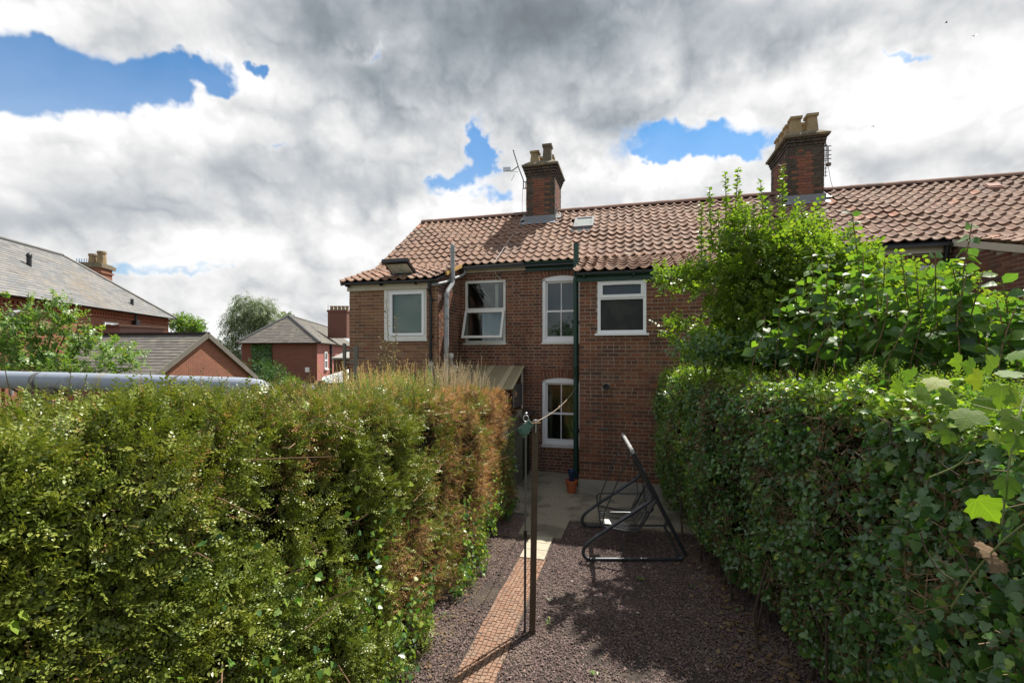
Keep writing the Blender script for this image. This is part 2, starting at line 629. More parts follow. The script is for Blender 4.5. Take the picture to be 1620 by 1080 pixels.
M_chbrick = mat('chimney_brick', [(0.208, 0.072, 0.041), (0.256, 0.093, 0.054), (0.160, 0.060, 0.041), (0.224, 0.102, 0.068), (0.136, 0.051, 0.036)], .88, (140, .35, .004), [(1.6, (.10, .06, .045), .52, .72, .6)], (60, .25))
M_tile = mat('clay_pantile', [(0.214, 0.123, 0.082), (0.237, 0.136, 0.090), (0.194, 0.112, 0.076), (0.252, 0.147, 0.097), (0.223, 0.125, 0.083), (0.204, 0.123, 0.085), (0.261, 0.158, 0.107), (0.233, 0.123, 0.078), (0.185, 0.108, 0.076)], .85,
             (55, .4, .006), [(.55, (.13, .09, .075), .52, .68, .5), (1.3, (.17, .16, .09), .60, .74, .5), (2.3, (.30, .24, .17), .56, .72, .45), (9, (.16, .12, .09), .55, .7, .5)], (45, .28))
M_tile_new = mat('orange_pantile', [(.36, .165, .10), (.34, .18, .12), (.38, .19, .12)], .85, (55, .3, .005), None, (45, .2))
M_ridge = mat('ridge_clay', [(.17, .095, .07), (.22, .12, .085), (.14, .085, .065)], .88, (40, .4, .006), [(4, (.24, .18, .12), .55, .7, .5)], (40, .25))
M_lead = mat('lead', (.20, .21, .225), .55, (30, .3, .006), [(5, (.32, .33, .34), .52, .7, .6)], (40, .15))
M_pot = mat('buff_clay', [(.34, .25, .13), (.30, .22, .12), (.38, .27, .15)], .88, (60, .3, .004), [(3.5, (.16, .12, .075), .48, .66, .7), (6, (.42, .26, .06), .62, .74, .5)], (40, .25))
M_flaunch = mat('lime_mortar', (.17, .145, .10), .95, (40, .6, .01), [(5, (.36, .23, .06), .54, .66, .8), (3, (.10, .085, .06), .5, .66, .7)], (40, .25))
M_white = mat('white_upvc', (.86, .87, .88), .35, None, [(3, (.62, .62, .58), .55, .75, .35)])
M_whitepaint = mat('white_paint', (.74, .73, .68), .5, None, [(3, (.52, .49, .40), .5, .72, .5)], (40, .06))
M_cream = mat('cream_paint', (.56, .50, .39), .6, (30, .2, .003), [(3, (.34, .29, .21), .5, .7, .6)], (50, .1))
M_green = mat('dark_green_paint', (.010, .050, .035), .42, None, [(3, (.022, .07, .052), .5, .7, .6)], (50, .2))
M_black = mat('black_plastic', (.014, .014, .016), .4, None, [(3, (.03, .03, .03), .5, .7, .6)])
M_grey = mat('grey_plastic', (.31, .32, .325), .5, None, [(4, (.20, .20, .19), .5, .7, .6)], (40, .1))
M_greyg = mat('grey_gutter', (.14, .14, .135), .55, None, [(4, (.08, .08, .075), .5, .7, .6)], (40, .1))
M_ochre = mat('lichen_mortar', (.46, .27, .07), .95, (40, .5, .008), [(5, (.30, .20, .10), .5, .66, .7)], (40, .2))
M_room = mat('dim_plaster', (.10, .10, .095), .95)  # gloom of an unlit room put into the plaster colour
M_roomlit = mat('room_plaster', (.30, .31, .30), .95)  # lighter copy of the plaster, for rooms that look lit
M_blind = mat('pale_blind', (.74, .77, .66), .6)
M_net = mat('net_curtain', (.62, .64, .68), .9, (60, .4, .01), None, (30, .12))
M_glass = glass('window_glass', (.80, .86, .84))
M_glassdark = glass('dark_glass', (.55, .60, .60))
M_frost = mat('frosted_glass', (.075, .095, .125), .5, None, None, (25, .2), 0, 0, .25)
M_frostdark = mat('obscured_glass', (.030, .034, .032), .5, None, [(2.5, (.055, .057, .052), .5, .7, .7)], (60, .2), 0, 0, .2)
M_skyglass = mat('rooflight_glass', (.33, .36, .34), .06, None, [(4, (.20, .24, .23), .5, .7, .6)], None, 0, 0, .8)
M_poly = mat('yellowed_polycarbonate', (.27, .235, .14), .45, (18, .25, .004), [(2.5, (.19, .165, .10), .5, .7, .6)], (30, .1))
M_polyrib = mat('polycarbonate_rib', (.39, .345, .215), .5, None, None, (30, .1))
M_metal = mat('aerial_metal', (.11, .11, .115), .45, None, None, None, .6)
M_alu = mat('aluminium', (.52, .53, .55), .35, None, None, (40, .1), .7)
M_frame = mat('grey_steel_tube', (.050, .055, .062), .38, None, [(6, (.09, .09, .095), .55, .7, .5)], None, .3)
M_post = mat('weathered_post', (.085, .058, .036), .85, (35, .6, .006), [(6, (.14, .10, .065), .5, .7, .6)], (50, .35))
M_twig = mat('twig', [(0.177, 0.109, 0.061), (0.258, 0.160, 0.086), (0.136, 0.090, 0.056), (0.326, 0.211, 0.123)], .9)
M_bark = mat('bark', (.075, .055, .038), .95, (30, .8, .02), [(4, (.13, .105, .07), .5, .7, .6)], (40, .3))
M_core = mat('hedge_core_shade', (.022, .019, .011), 1.0, (40, 1.0, .05), [(9, (.06, .042, .022), .5, .7, .7)], (60, .5), 0, 0, .1)  # near-black colour stands in for shade deep in the hedge

M_lonic = mat('small_hedge_leaf', [(0.114, 0.162, 0.027), (0.167, 0.215, 0.037), (0.080, 0.127, 0.026), (0.217, 0.256, 0.043), (0.132, 0.189, 0.035), (0.284, 0.298, 0.054), (0.098, 0.144, 0.032), (0.224, 0.257, 0.121)], .34, None, None, None, 0, .16, .5, (1.6, 1.65, .55))
M_dead = mat('dead_hedge_leaf', [(0.468, 0.253, 0.110), (0.608, 0.346, 0.152), (0.352, 0.190, 0.086), (0.702, 0.442, 0.219), (0.444, 0.274, 0.113), (0.538, 0.421, 0.152)], .7, None, None, None, 0, .22, .3, (1.4, 1.2, .8))
M_ivy = mat('ivy_leaf', [(0.050, 0.116, 0.036), (0.072, 0.158, 0.041), (0.095, 0.199, 0.043), (0.043, 0.096, 0.036), (0.061, 0.140, 0.050), (0.135, 0.251, 0.050), (0.056, 0.124, 0.041), (0.082, 0.181, 0.050)], .28, None, None, None, 0, .26, .6, (2.0, 2.4, .6))
M_ivylit = mat('sunlit_young_ivy_leaf', [(0.181, 0.284, 0.050), (0.258, 0.371, 0.058), (0.130, 0.218, 0.046), (0.361, 0.437, 0.066), (0.155, 0.262, 0.050)], .36, None, None, None, 0, .36, .6, (1.7, 1.9, .5))  # yellow-green young ivy, its colour brightened to carry sunlight on the hedge top
M_syc = mat('sycamore_leaf', [(0.101, 0.181, 0.033), (0.186, 0.288, 0.033), (0.076, 0.136, 0.038), (0.270, 0.318, 0.033)], .55, None, None, None, 0, .42, .3, (1.9, 2.0, .4))
M_bush = mat('bush_leaf', [(0.104, 0.185, 0.035), (0.156, 0.250, 0.045), (0.085, 0.147, 0.035), (0.222, 0.304, 0.048), (0.130, 0.216, 0.042), (0.287, 0.347, 0.065)], .36, None, None, None, 0, .34, .6, (1.8, 2.0, .5))
M_dog = mat('broad_leaf', [(0.065, 0.135, 0.043), (0.096, 0.184, 0.046), (0.054, 0.108, 0.050), (0.142, 0.234, 0.050), (0.077, 0.148, 0.046)], .46, None, None, None, 0, .42, .5, (1.9, 2.1, .45))
M_apple = mat('apple_leaf', [(0.111, 0.204, 0.051), (0.153, 0.255, 0.068), (0.076, 0.153, 0.044), (0.221, 0.323, 0.093), (0.119, 0.221, 0.060), (0.289, 0.289, 0.102)], .38, None, None, None, 0, .32, .5, (1.7, 1.9, .5))
M_willow = mat('willow_leaf', [(0.149, 0.193, 0.088), (0.193, 0.236, 0.114), (0.105, 0.144, 0.070), (0.227, 0.271, 0.140)], .55, None, None, None, 0, .25, .4, (1.4, 1.6, .7))
M_shrub = mat('shrub_leaf', [(0.042, 0.098, 0.028), (0.063, 0.133, 0.035), (0.084, 0.168, 0.042)], .5, None, None, None, 0, .25, .4)
M_dry = mat('dry_grass', [(0.638, 0.455, 0.223), (0.759, 0.552, 0.285), (0.501, 0.359, 0.161), (0.607, 0.497, 0.199), (0.455, 0.414, 0.149)], .8, None, None, None, 0, .25, .3, (1.2, 1.1, .8))
M_litter = mat('fallen_leaf', [(0.165, 0.098, 0.045), (0.225, 0.143, 0.068), (0.112, 0.068, 0.034), (0.255, 0.188, 0.098)], .8, None, None, None, 0, .15)
M_farbrick = mat('far_red_brick', (.27, .085, .042), .9, None, [(.5, (.20, .07, .04), .5, .7, .6)], (9, .22))
M_slate = mat('roof_slate', [(.145, .15, .155), (.175, .18, .18), (.12, .125, .13), (.20, .195, .185), (.16, .155, .145), (.23, .22, .20)], .6, None, [(.28, (.20, .165, .12), .52, .68, .75), (1.2, (.12, .12, .12), .5, .7, .5)], (12, .2))
M_slate2 = mat('brown_slate', [(.13, .12, .105), (.16, .15, .13), (.11, .10, .09), (.19, .17, .14)], .75, None, [(.5, (.20, .185, .13), .52, .68, .7)], (12, .2))
M_wood = mat('grey_timber', (.16, .145, .12), .9, (20, .5, .006), [(3, (.24, .22, .19), .5, .7, .6)], (30, .3))
M_redpaint = mat('red_render', (.36, .13, .11), .8, None, [(1.2, (.33, .09, .075), .5, .7, .6)], (20, .1))

veins(M_syc, 46, True)
veins(M_dog, 42)

# ------------------------------------------------------------------ ground (structure)
def sheet(name, pts, z, m, thick=None):
    b = MB()
    if thick:
        n = len(pts)
        b.add([(p[0], p[1], z) for p in pts] + [(p[0], p[1], z - thick) for p in pts],
              [tuple(range(n))] + [(i, i + n, (i + 1) % n + n, (i + 1) % n) for i in range(n)])
    else:
        b.add([(p[0], p[1], z) for p in pts], [tuple(range(len(pts)))])
    o = b.build(name, m)
    o['kind'] = 'structure'
    return o


def enp(e, n):
    v = EN(e, n)
    return (v.x, v.y)


sheet('ground', [(-600, -200), (600, -200), (600, 900), (-600, 900)], -0.012, M_ground)
sheet('gravel_bed', [enp(-2.6, -1.0), enp(3.4, -1.0), enp(3.4, 8.2), enp(-2.6, 8.2)], -0.006, M_gravelbed)
patio = sheet('patio', [enp(-2.6, 7.95), enp(-1.72, 7.75), enp(-1.70, 6.88), enp(-1.02, 6.88), enp(-1.0, 7.66), enp(0.2, 7.60), enp(3.2, 7.5), enp(3.2, 10.75), enp(-2.6, 10.75)], 0.03, M_conc, 0.06)
# brick path: little terracotta blocks
path = sheet('garden_path', [enp(-1.50, 1.2), enp(-1.13, 1.2), enp(-1.13, 6.095), enp(-1.50, 6.095)], 0.004, mat('path_joint', (.11, .095, .07), .95, (60, .5, .005), None, (90, .3)))
blk = MB()
blk.frustum((0, 0), .0205, .0205, .018, .018, -.012, .014)
blkme = blk.mesh('path_block')
blkme.materials.append(M_pavebrick)
cells = []
for i in range(8):
    for j in range(111):
        cells.append((-1.4735 + i * .0455 + .007 * math.sin(j * .13) + .004 * math.sin(j * .41) + random.uniform(-.0025, .0025), 1.25 + j * .0440 + random.uniform(-.002, .002) + .006 * math.sin(i * 1.3)))
vis = [c for c in cells if c[1] > 3.55]
rest = [c for c in cells if c[1] <= 3.55]
vis.sort(key=lambda c: c[1])
stuffb = MB()
for k, (e, n) in enumerate(vis + rest):
    v = EN(e, n, .004 + random.uniform(-.003, .003))
    if k < 300:
        o = link('block', blkme, None, path, v)
        o.rotation_euler = (random.uniform(-.05, .05), random.uniform(-.05, .05), -YAW + random.uniform(-.05, .05))
    else:
        stuffb.cur = random.random()
        stuffb.off = Vector((0, 0, 0))
        a = Vector((CO, -SI, 0))
        b = Vector((SI, CO, 0))
        stuffb.obox(v + Vector((0, 0, .001)), a * .019, b * .019, Vector((0, 0, .012)))
stuffb.build('blocks', M_pavebrick, path, kind='stuff')
for n0, n1 in ((6.105, 6.375), (6.387, 6.62), (6.632, 6.872)):
    b = MB()
    c = EN(-1.325 + random.uniform(-.01, .01), (n0 + n1) / 2, .012)
    b.obox((0, 0, 0), Vector((CO, -SI, 0)) * .17, Vector((SI, CO, 0)) * (n1 - n0) / 2, (0, 0, .018))
    b.build('paving_slab', M_slab, path, loc=c)


def visible_ground(P):
    return P


def enz_(e, n, z):
    return np.stack([e * CO + n * SI, -e * SI + n * CO, z], 1)


# slate chippings
def chips(n, e0, e1, n0, n1, excl, smin, smax, name, z=0.0):
    e = rng.uniform(e0, e1, n)
    nn = rng.uniform(n0, n1, n) if n0 > 3 else n0 + (n1 - n0) * rng.random(n) ** 1.0
    keep = np.ones(n, bool)
    for a0, a1, b0, b1 in excl:
        keep &= ~((e > a0) & (e < a1) & (nn > b0) & (nn < b1))
    e, nn = e[keep], nn[keep]
    k = len(e)
    C = np.stack([e * CO + nn * SI, -e * SI + nn * CO, z + rng.uniform(-.004, .010, k)], 1)
    nz = unit(np.stack([rng.normal(0, .35, k), rng.normal(0, .35, k), np.ones(k)], 1))
    tip = np.stack([rng.normal(size=k), rng.normal(size=k), rng.normal(0, .2, k)], 1)
    s = rng.uniform(smin, smax, k)
    keep2 = vnoise(C, 1.3, 201) * .6 + vnoise(C, 5, 202) * .4 > .24 * rng.random(k) + .08
    C, nz, tip, s = C[keep2], nz[keep2], tip[keep2], s[keep2]
    s = s * np.where(rng.random(len(s)) < .02, 1.8, 1.0)
    k = len(s)
    return leaf_obj(name, STONE, C, nz, tip, s, M_stone, None, None, s * rng.uniform(.6, 1.1, k))


g = chips(125000, -2.1, 2.6, 3.0, 7.65, [(-1.52, -1.12, 2, 6.11), (-1.51, -1.14, 6, 6.9), (-1.71, -1.01, 6.86, 9)], .005, .014, 'gravel')
tag(g, 'dark slate chippings spread between the hedges', 'gravel', kind='stuff')
g3 = chips(1500, -1.53, -1.10, 3.0, 6.1, [(-1.455, -1.165, 0, 9)], .004, .011, 'gravel', .016)
tag(g3, 'stray chippings spilled over the edges of the brick path', 'gravel', kind='stuff')
g2 = chips(9000, -2.2, -1.7, 6.8, 7.85, [], .007, .017, 'gravel')
tag(g2, 'dark slate chippings in the shaded strip beside the patio', 'gravel', kind='stuff')
for px, py, s in ((870, 949, .04), (1009, 970, .022), (905, 920, .02), (1120, 1060, .018)):
    D = H * 720 / (py - 560)
    b = MB()
    b.add([tuple(Vector(v) * s) for v in STONE[0]] + [(0, 0, -.3 * s)], [tuple(f) for f in STONE[1]])
    o = b.build('pebble', M_slab, None, loc=((px - 810) / 720 * D, D, .012))
    tag(o, {870: 'largest pale stone lying on the sunlit gravel near the wooden post', 1009: 'small pale stone in the middle of the shaded gravel',
            905: 'small pale stone near the foot of the swing seat frame', 1120: 'small pale stone on the gravel at the bottom edge, near the right hedge'}[px], 'stone', 'pale stones on the gravel')
# fallen leaves under the right hedge and along the left one
k = 520
Yl = rng.uniform(3.4, 8.0, k)
Xl = 2.45 + .03 * Yl - np.abs(rng.normal(0, .28, k))
C = np.stack([Xl, Yl, rng.uniform(.012, .03, k)], 1)
nz = unit(np.stack([rng.normal(0, .5, k), rng.normal(0, .5, k), np.ones(k)], 1))
lit = leaf_obj('fallen_leaves', IVY, C, nz, rng.normal(size=(k, 3)) * (1, 1, .2), rng.uniform(.02, .055, k), M_litter)
tag(lit, 'brown fallen leaves lying along the foot of the ivy hedge', 'leaf litter', kind='stuff')
k = 260
nn = rng.uniform(3, 7.6, k)
ee = -1.98 + np.abs(rng.normal(0, .16, k))
C = np.stack([ee * CO + nn * SI, -ee * SI + nn * CO, rng.uniform(.012, .03, k)], 1)
nz = unit(np.stack([rng.normal(0, .5, k), rng.normal(0, .5, k), np.ones(k)], 1))
lit = leaf_obj('fallen_leaves', LEAF2, C, nz, rng.normal(size=(k, 3)) * (1, 1, .2), rng.uniform(.02, .05, k), M_litter)
tag(lit, 'dry leaf litter along the foot of the small-leaved hedge', 'leaf litter', kind='stuff')

k = 420
ee, nq = rng.uniform(-2.3, .6, k), rng.uniform(7.4, 10.4, k)
C = enz_(ee, nq, rng.uniform(.033, .04, k))
o = leaf_obj('patio_litter', LEAF2, C, unit(np.stack([rng.normal(0, .4, k), rng.normal(0, .4, k), np.ones(k)], 1)), rng.normal(size=(k, 3)) * (1, 1, .15), rng.uniform(.012, .04, k), M_litter)
tag(o, 'bits of dry leaf blown over the concrete patio', 'leaf litter', kind='stuff')
# broken twigs and small weeds on the gravel
mb = MB()
for (px, py, ang_, L) in ((1110, 985, 2.3, .22), (1185, 1003, 2.6, .25), (1010, 1005, .4, .12), (1150, 945, 2.9, .14), (960, 1040, 1.0, .10), (1075, 1062, 2.2, .16), (735, 985, .6, .14), (705, 1040, .3, .18), (760, 930, 1.2, .12), (1230, 1050, 2.4, .2)):
    D = H * 720 / (py - 560)
    c = Vector(((px - 810) / 720 * D, D, .018))
    d = Vector((math.cos(ang_), math.sin(ang_), random.uniform(-.03, .06))) * L / 2
    mb.tube([c - d, c + Vector((0, 0, .006)), c + d], [.003, .003, .0015], 5)
tw_ = mb.build('fallen_twigs', M_twig)
tag(tw_, 'thin broken twigs scattered over the gravel', 'twigs', kind='stuff')
N = 26
cs, ts, ss = [], [], []
for (px, py, n_) in ((1012, 917, 14), (1165, 965, 9), (868, 985, 8), (700, 975, 10), (1095, 928, 8), (940, 1066, 8)):
    D = H * 720 / (py - 560)
    for i in range(n_):
        cs.append((((px - 810) / 720 * D) + random.gauss(0, .03), D + random.gauss(0, .03), .012))
        a_ = random.uniform(0, 6.28)
        ts.append((math.cos(a_), math.sin(a_), random.uniform(.2, .9)))
        ss.append(random.uniform(.02, .05))
we = leaf_obj('small_weeds', LEAF2, np.array(cs), np.array([[0, 0, 1.0]]) + .3 * rng.normal(size=(len(cs), 3)), np.array(ts), np.array(ss), M_apple)
tag(we, 'small green weeds coming up through the gravel', 'weeds', kind='stuff')

# ------------------------------------------------------------------ brickwork
BL, BH, BJ = .214, .0625, .0125


def course(lo, hi, ops, z, row, bond):
    """split one course into bricks, leaving out the openings"""
    spans = [(lo, hi)]
    for a, b, z0, z1 in ops:
        if z + BH > z0 + .01 and z < z1 - .01:
            new = []
            for s, e in spans:
                if b <= s or a >= e:
                    new.append((s, e))
                else:
                    if a - s > .03:
                        new.append((s, a))
                    if e - b > .03:
                        new.append((b, e))
            spans = new
    res = []
    for s, e in spans:
        if bond == 'flemish':
            pat = [BL, .1025]
            start = s - (0 if row % 2 == 0 else .16)
        else:
            pat = [BL]
            start = s - (0 if row % 2 == 0 else .113)
        x, i = start, 0
        if bond == 'english' and row % 4 == 3:
            pat = [.1025]
        while x < e:
            L = pat[i % len(pat)] + random.uniform(-.006, .006)
            a, b = max(x, s), min(x + L, e)
            if b - a > .025:
                res.append((a, b))
            x += L + BJ
            i += 1
    return res


def brick_list(axis, plane, sgn, lo, hi, z0, z1, ops=(), bond='flemish', top=None):
    """axis 'e': wall runs along e at n=plane, facing sgn*n; axis 'n': runs along n at e=plane"""
    out = []
    z, row = z0, 0
    while z + BH * .6 < z1:
        for a, b in course(lo, hi, ops, z, row, bond):
            zt = min(z + BH, z1)
            if top is not None and zt > top((a + b) / 2):
                continue
            pr = random.uniform(.0015, .0045)
            c0, c1 = (plane - .02, plane + pr) if sgn > 0 else (plane - pr, plane + .02)
            out.append((a, b, c0, c1, z, zt) if axis == 'e' else (c0, c1, a, b, z, zt))
        z += BH + BJ
        row += 1
    return out


def brick_mesh(L, D, name):
    b = MB()
    j = .0015
    hx, hy, hz = L / 2, D / 2, BH / 2
    vs_ = [(x * hx + random.uniform(-j, j), y * hy, zz * hz + random.uniform(-j, j)) for x in (-1, 1) for y in (-1, 1) for zz in (-1, 1)]
    b.add(vs_, MB.BF)
    return b.mesh(name)


def lay_bricks(bricks, parent, off, m, singles, ok=None):
    """the largest-looking full bricks become objects, the rest one joined part"""
    off = Vector(off)

    def score(b):
        c = EN((b[0] + b[1]) / 2, (b[2] + b[3]) / 2, (b[4] + b[5]) / 2) - Vector((0, 0, H))
        if c.y < .5 or abs(c.x / c.y) > 1.12 or c.z / c.y < -.72 or c.z / c.y > .77:
            return -1
        if ok is not None and not ok(b):
            return -1
        return 1 / c.length
    cand = []
    for i, b in enumerate(bricks):
        s = score(b)
        if s > 0 and max(b[1] - b[0], b[3] - b[2]) > .19 and b[5] - b[4] > .06:
            cand.append((s, i))
    cand.sort(reverse=True)
    pick = set(i for s, i in cand[:singles])
    mes = {}
    mb = MB(-off)
    for i, b in enumerate(bricks):
        if i in pick:
            ax = 'e' if b[1] - b[0] > b[3] - b[2] else 'n'
            key = (ax, i % 3)
            if key not in mes:
                me = brick_mesh(BL, .029, 'brick')
                me.materials.append(m)
                mes[key] = me
            o = link('brick', mes[key], None, parent, Vector(((b[0] + b[1]) / 2, (b[2] + b[3]) / 2, (b[4] + b[5]) / 2)) - off)
            if ax == 'n':
                o.rotation_euler = (0, 0, R(90))
            L = (b[1] - b[0]) if ax == 'e' else (b[3] - b[2])
            o.scale = (L / BL, 1, 1)
        else:
            mb.cur = random.random()
            mb.box(*b)
    mb.build('brickwork', m, parent, kind='stuff')


def wall_boxes(mb, axis, p0, p1, lo, hi, z0, z1, ops=()):
    """a wall slab with rectangular openings cut out of it"""
    es = sorted({lo, hi} | {v for o in ops for v in o[:2] if lo < v < hi})
    for a, b in zip(es[:-1], es[1:]):
        zs = sorted({z0, z1} | {v for o in ops for v in o[2:] if z0 < v < z1 and o[0] < (a + b) / 2 < o[1]})
        for c, d in zip(zs[:-1], zs[1:]):
            if any(o[0] < (a + b) / 2 < o[1] and o[2] < (c + d) / 2 < o[3] for o in ops):
                continue
            if axis == 'e':
                mb.box(a, b, p0, p1, c, d)
            else:
                mb.box(p0, p1, a, b, c, d)


# ------------------------------------------------------------------ pantiles
_prof = [(0, .044), (.08, .027), (.20, .010), (.34, .001), (.50, .001), (.64, .012), (.77, .031), (.87, .047), (.95, .052), (1.03, .040)]
TW = .213


def tile_mesh(L, w=TW, thick=.026, j=0.0):
    """a pantile: x across, y up the slope, z out of the roof; lower edge at y=0 raised on the tile below"""
    b = MB()
    vs_, fs_ = [], []
    n = len(_prof)
    for (y, zz) in ((0, .036), (L, .000)):
        for t_, h in _prof:
            vs_.append((t_ * w, y + (random.uniform(-j, j) if y == 0 else 0), h + zz))
    for t_, h in _prof:
        vs_.append((t_ * w, 0.001, h + .036 - thick))
    for i in range(n - 1):
        fs_.append((i, i + 1, n + i + 1, n + i))
        fs_.append((2 * n + i, 2 * n + i + 1, i + 1, i))
    fs_.append((n - 1, 2 * n - 1, 3 * n - 1)[::-1])
    b.add(vs_, fs_)
    me = b.mesh('roof_tile', True)
    return me


TILES = []
for _k in range(3):
    me = tile_mesh(.345, j=.002)
    me.materials.append(M_tile)
    TILES.append(me)
TILES_NEW = tile_mesh(.345)
TILES_NEW.materials.append(M_tile_new)
TV = [(v.co.x, v.co.y, v.co.z) for v in TILES[0].vertices]
TF = [tuple(p.vertices) for p in TILES[0].polygons]


def slope_tiles(e0, e1, n0, z0, n1, z1, gauge=.26, skip=None, upto=None):
    """positions of tiles on a slope that rises from (n0,z0) to (n1,z1)"""
    L = math.hypot(n1 - n0, z1 - z0)
    rows = max(1, round(L / gauge))
    gg = L / rows
    cols = max(1, round((e1 - e0) / TW))
    w = (e1 - e0) / cols
    dy = Vector((0, (n1 - n0) / L, (z1 - z0) / L))
    res = []
    for r_ in range(rows):
        for c in range(cols):
            p = Vector((e0 + c * w, n0, z0)) + dy * (gg * r_)
            t = r_ / rows
            p.z += (.020 * math.sin(p.x * 1.1 + r_ * .25) + .012 * math.sin(p.x * 2.9 + r_ * .6)) * 4 * t * (1 - t)
            p.x += .010 * math.sin(r_ * 1.7 + p.x * .5)
            if skip and skip(p.x + w / 2, p.y):
                continue
            res.append((p, math.atan2(dy.z, dy.y), w / TW))
    return res


def lay_tiles(tiles, parent, off, singles, newp=0.03):
    off = Vector(off)

    def score(p):
        c = EN(p.x, p.y, p.z) - Vector((0, 0, H))
        if c.y < .5 or abs(c.x / c.y) > 1.12:
            return -1
        return 1 / c.length
    order = sorted(range(len(tiles)), key=lambda i: -score(tiles[i][0]))
    pick = set(order[:singles])
    st, stn = MB(), MB()
    for i, (p, a, sx) in enumerate(tiles):
        wob = Vector((random.uniform(-.004, .004), random.uniform(-.006, .006), random.uniform(-.004, .006)))
        new = random.random() < newp
        ra = random.uniform(-.02, .02)
        rx = a + random.uniform(-.012, .012)
        if i in pick:
            o = link('roof_tile', TILES_NEW if new else random.choice(TILES), None, parent, p + wob - off)
            o.rotation_euler = (rx, ra * .5, ra)
            o.scale = (sx, 1, 1)
        else:
            Mx = Matrix.Translation(p + wob - off) @ Matrix.Rotation(ra, 4, 'Z') @ Matrix.Rotation(rx, 4, 'X')
            b = stn if new else st
            b.cur = random.random()
            b.add([Mx @ Vector((x * sx, y, z)) for x, y, z in TV], TF)
    st.build('roof_tiles', M_tile, parent, True, kind='stuff')
    if stn.v:
        stn.build('orange_roof_tiles', M_tile_new, parent, True, kind='stuff', label='newer orange clay pantiles among the older ones')


def roof_slab(mb, e0, e1, pts, t_=.05):
    """underlay following (n,z) points"""
    for (n0, z0), (n1, z1) in zip(pts[:-1], pts[1:]):
        mb.add([(e0, n0, z0 - .012), (e1, n0, z0 - .012), (e1, n1, z1 - .012), (e0, n1, z1 - .012),
                (e0, n0, z0 - t_), (e1, n0, z0 - t_), (e1, n1, z1 - t_), (e0, n1, z1 - t_)],
               [(0, 1, 2, 3), (7, 6, 5, 4), (0, 4, 5, 1), (1, 5, 6, 2), (2, 6, 7, 3), (3, 7, 4, 0)])


def gutter(mb, a, b, r=.055):
    a, b = Vector(a), Vector(b)
    d = (b - a).normalized()
    side = d.cross(Vector((0, 0, 1))).normalized()
    vs_, fs_ = [], []
    k = 9
    for p in (a, b):
        for i in range(k):
            t_ = math.pi * i / (k - 1)
            vs_.append(p + side * math.cos(t_) * r + Vector((0, 0, -math.sin(t_) * r)))
        for i in range(k):
            t_ = math.pi * i / (k - 1)
            vs_.append(p + side * math.cos(t_) * (r - .006) + Vector((0, 0, -math.sin(t_) * (r - .006))))
    for o0 in (0, k):
        for i in range(k - 1):
            fs_.append((o0 + i, o0 + i + 1, 2 * k + o0 + i + 1, 2 * k + o0 + i))
    fs_ += [(0, k, 3 * k, 2 * k), (k - 1, 3 * k - 1, 4 * k - 1, 2 * k - 1)[::-1]]
    for q in (0, 2 * k):
        for i in range(k - 1):
            fs_.append((q + i, q + i + 1, q + k + i + 1, q + k + i))
    mb.add(vs_, fs_)


# ------------------------------------------------------------------ windows
def ring(mb, e0, e1, z0, z1, w, n0, n1, wt=None, wb=None):
    wt = w if wt is None else wt
    wb = w if wb is None else wb
    mb.box(e0, e0 + w, n0, n1, z0, z1)
    mb.box(e1 - w, e1, n0, n1, z0, z1)
    mb.box(e0 + w, e1 - w, n0, n1, z0, z0 + wb)
    mb.box(e0 + w, e1 - w, n0, n1, z1 - wt, z1)


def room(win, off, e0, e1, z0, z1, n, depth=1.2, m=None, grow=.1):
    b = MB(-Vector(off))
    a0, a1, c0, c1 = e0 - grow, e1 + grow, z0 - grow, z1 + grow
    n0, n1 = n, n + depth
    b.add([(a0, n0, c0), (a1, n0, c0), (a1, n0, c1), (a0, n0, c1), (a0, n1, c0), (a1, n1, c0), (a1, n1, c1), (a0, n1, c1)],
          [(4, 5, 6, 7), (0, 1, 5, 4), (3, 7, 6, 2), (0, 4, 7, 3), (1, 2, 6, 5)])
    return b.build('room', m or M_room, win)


def pane(win, off, e0, e1, z0, z1, n, m, name='pane'):
    b = MB(-Vector(off))
    b.box(e0, e1, n, n + .006, z0, z1)
    return b.build(name, m, win)


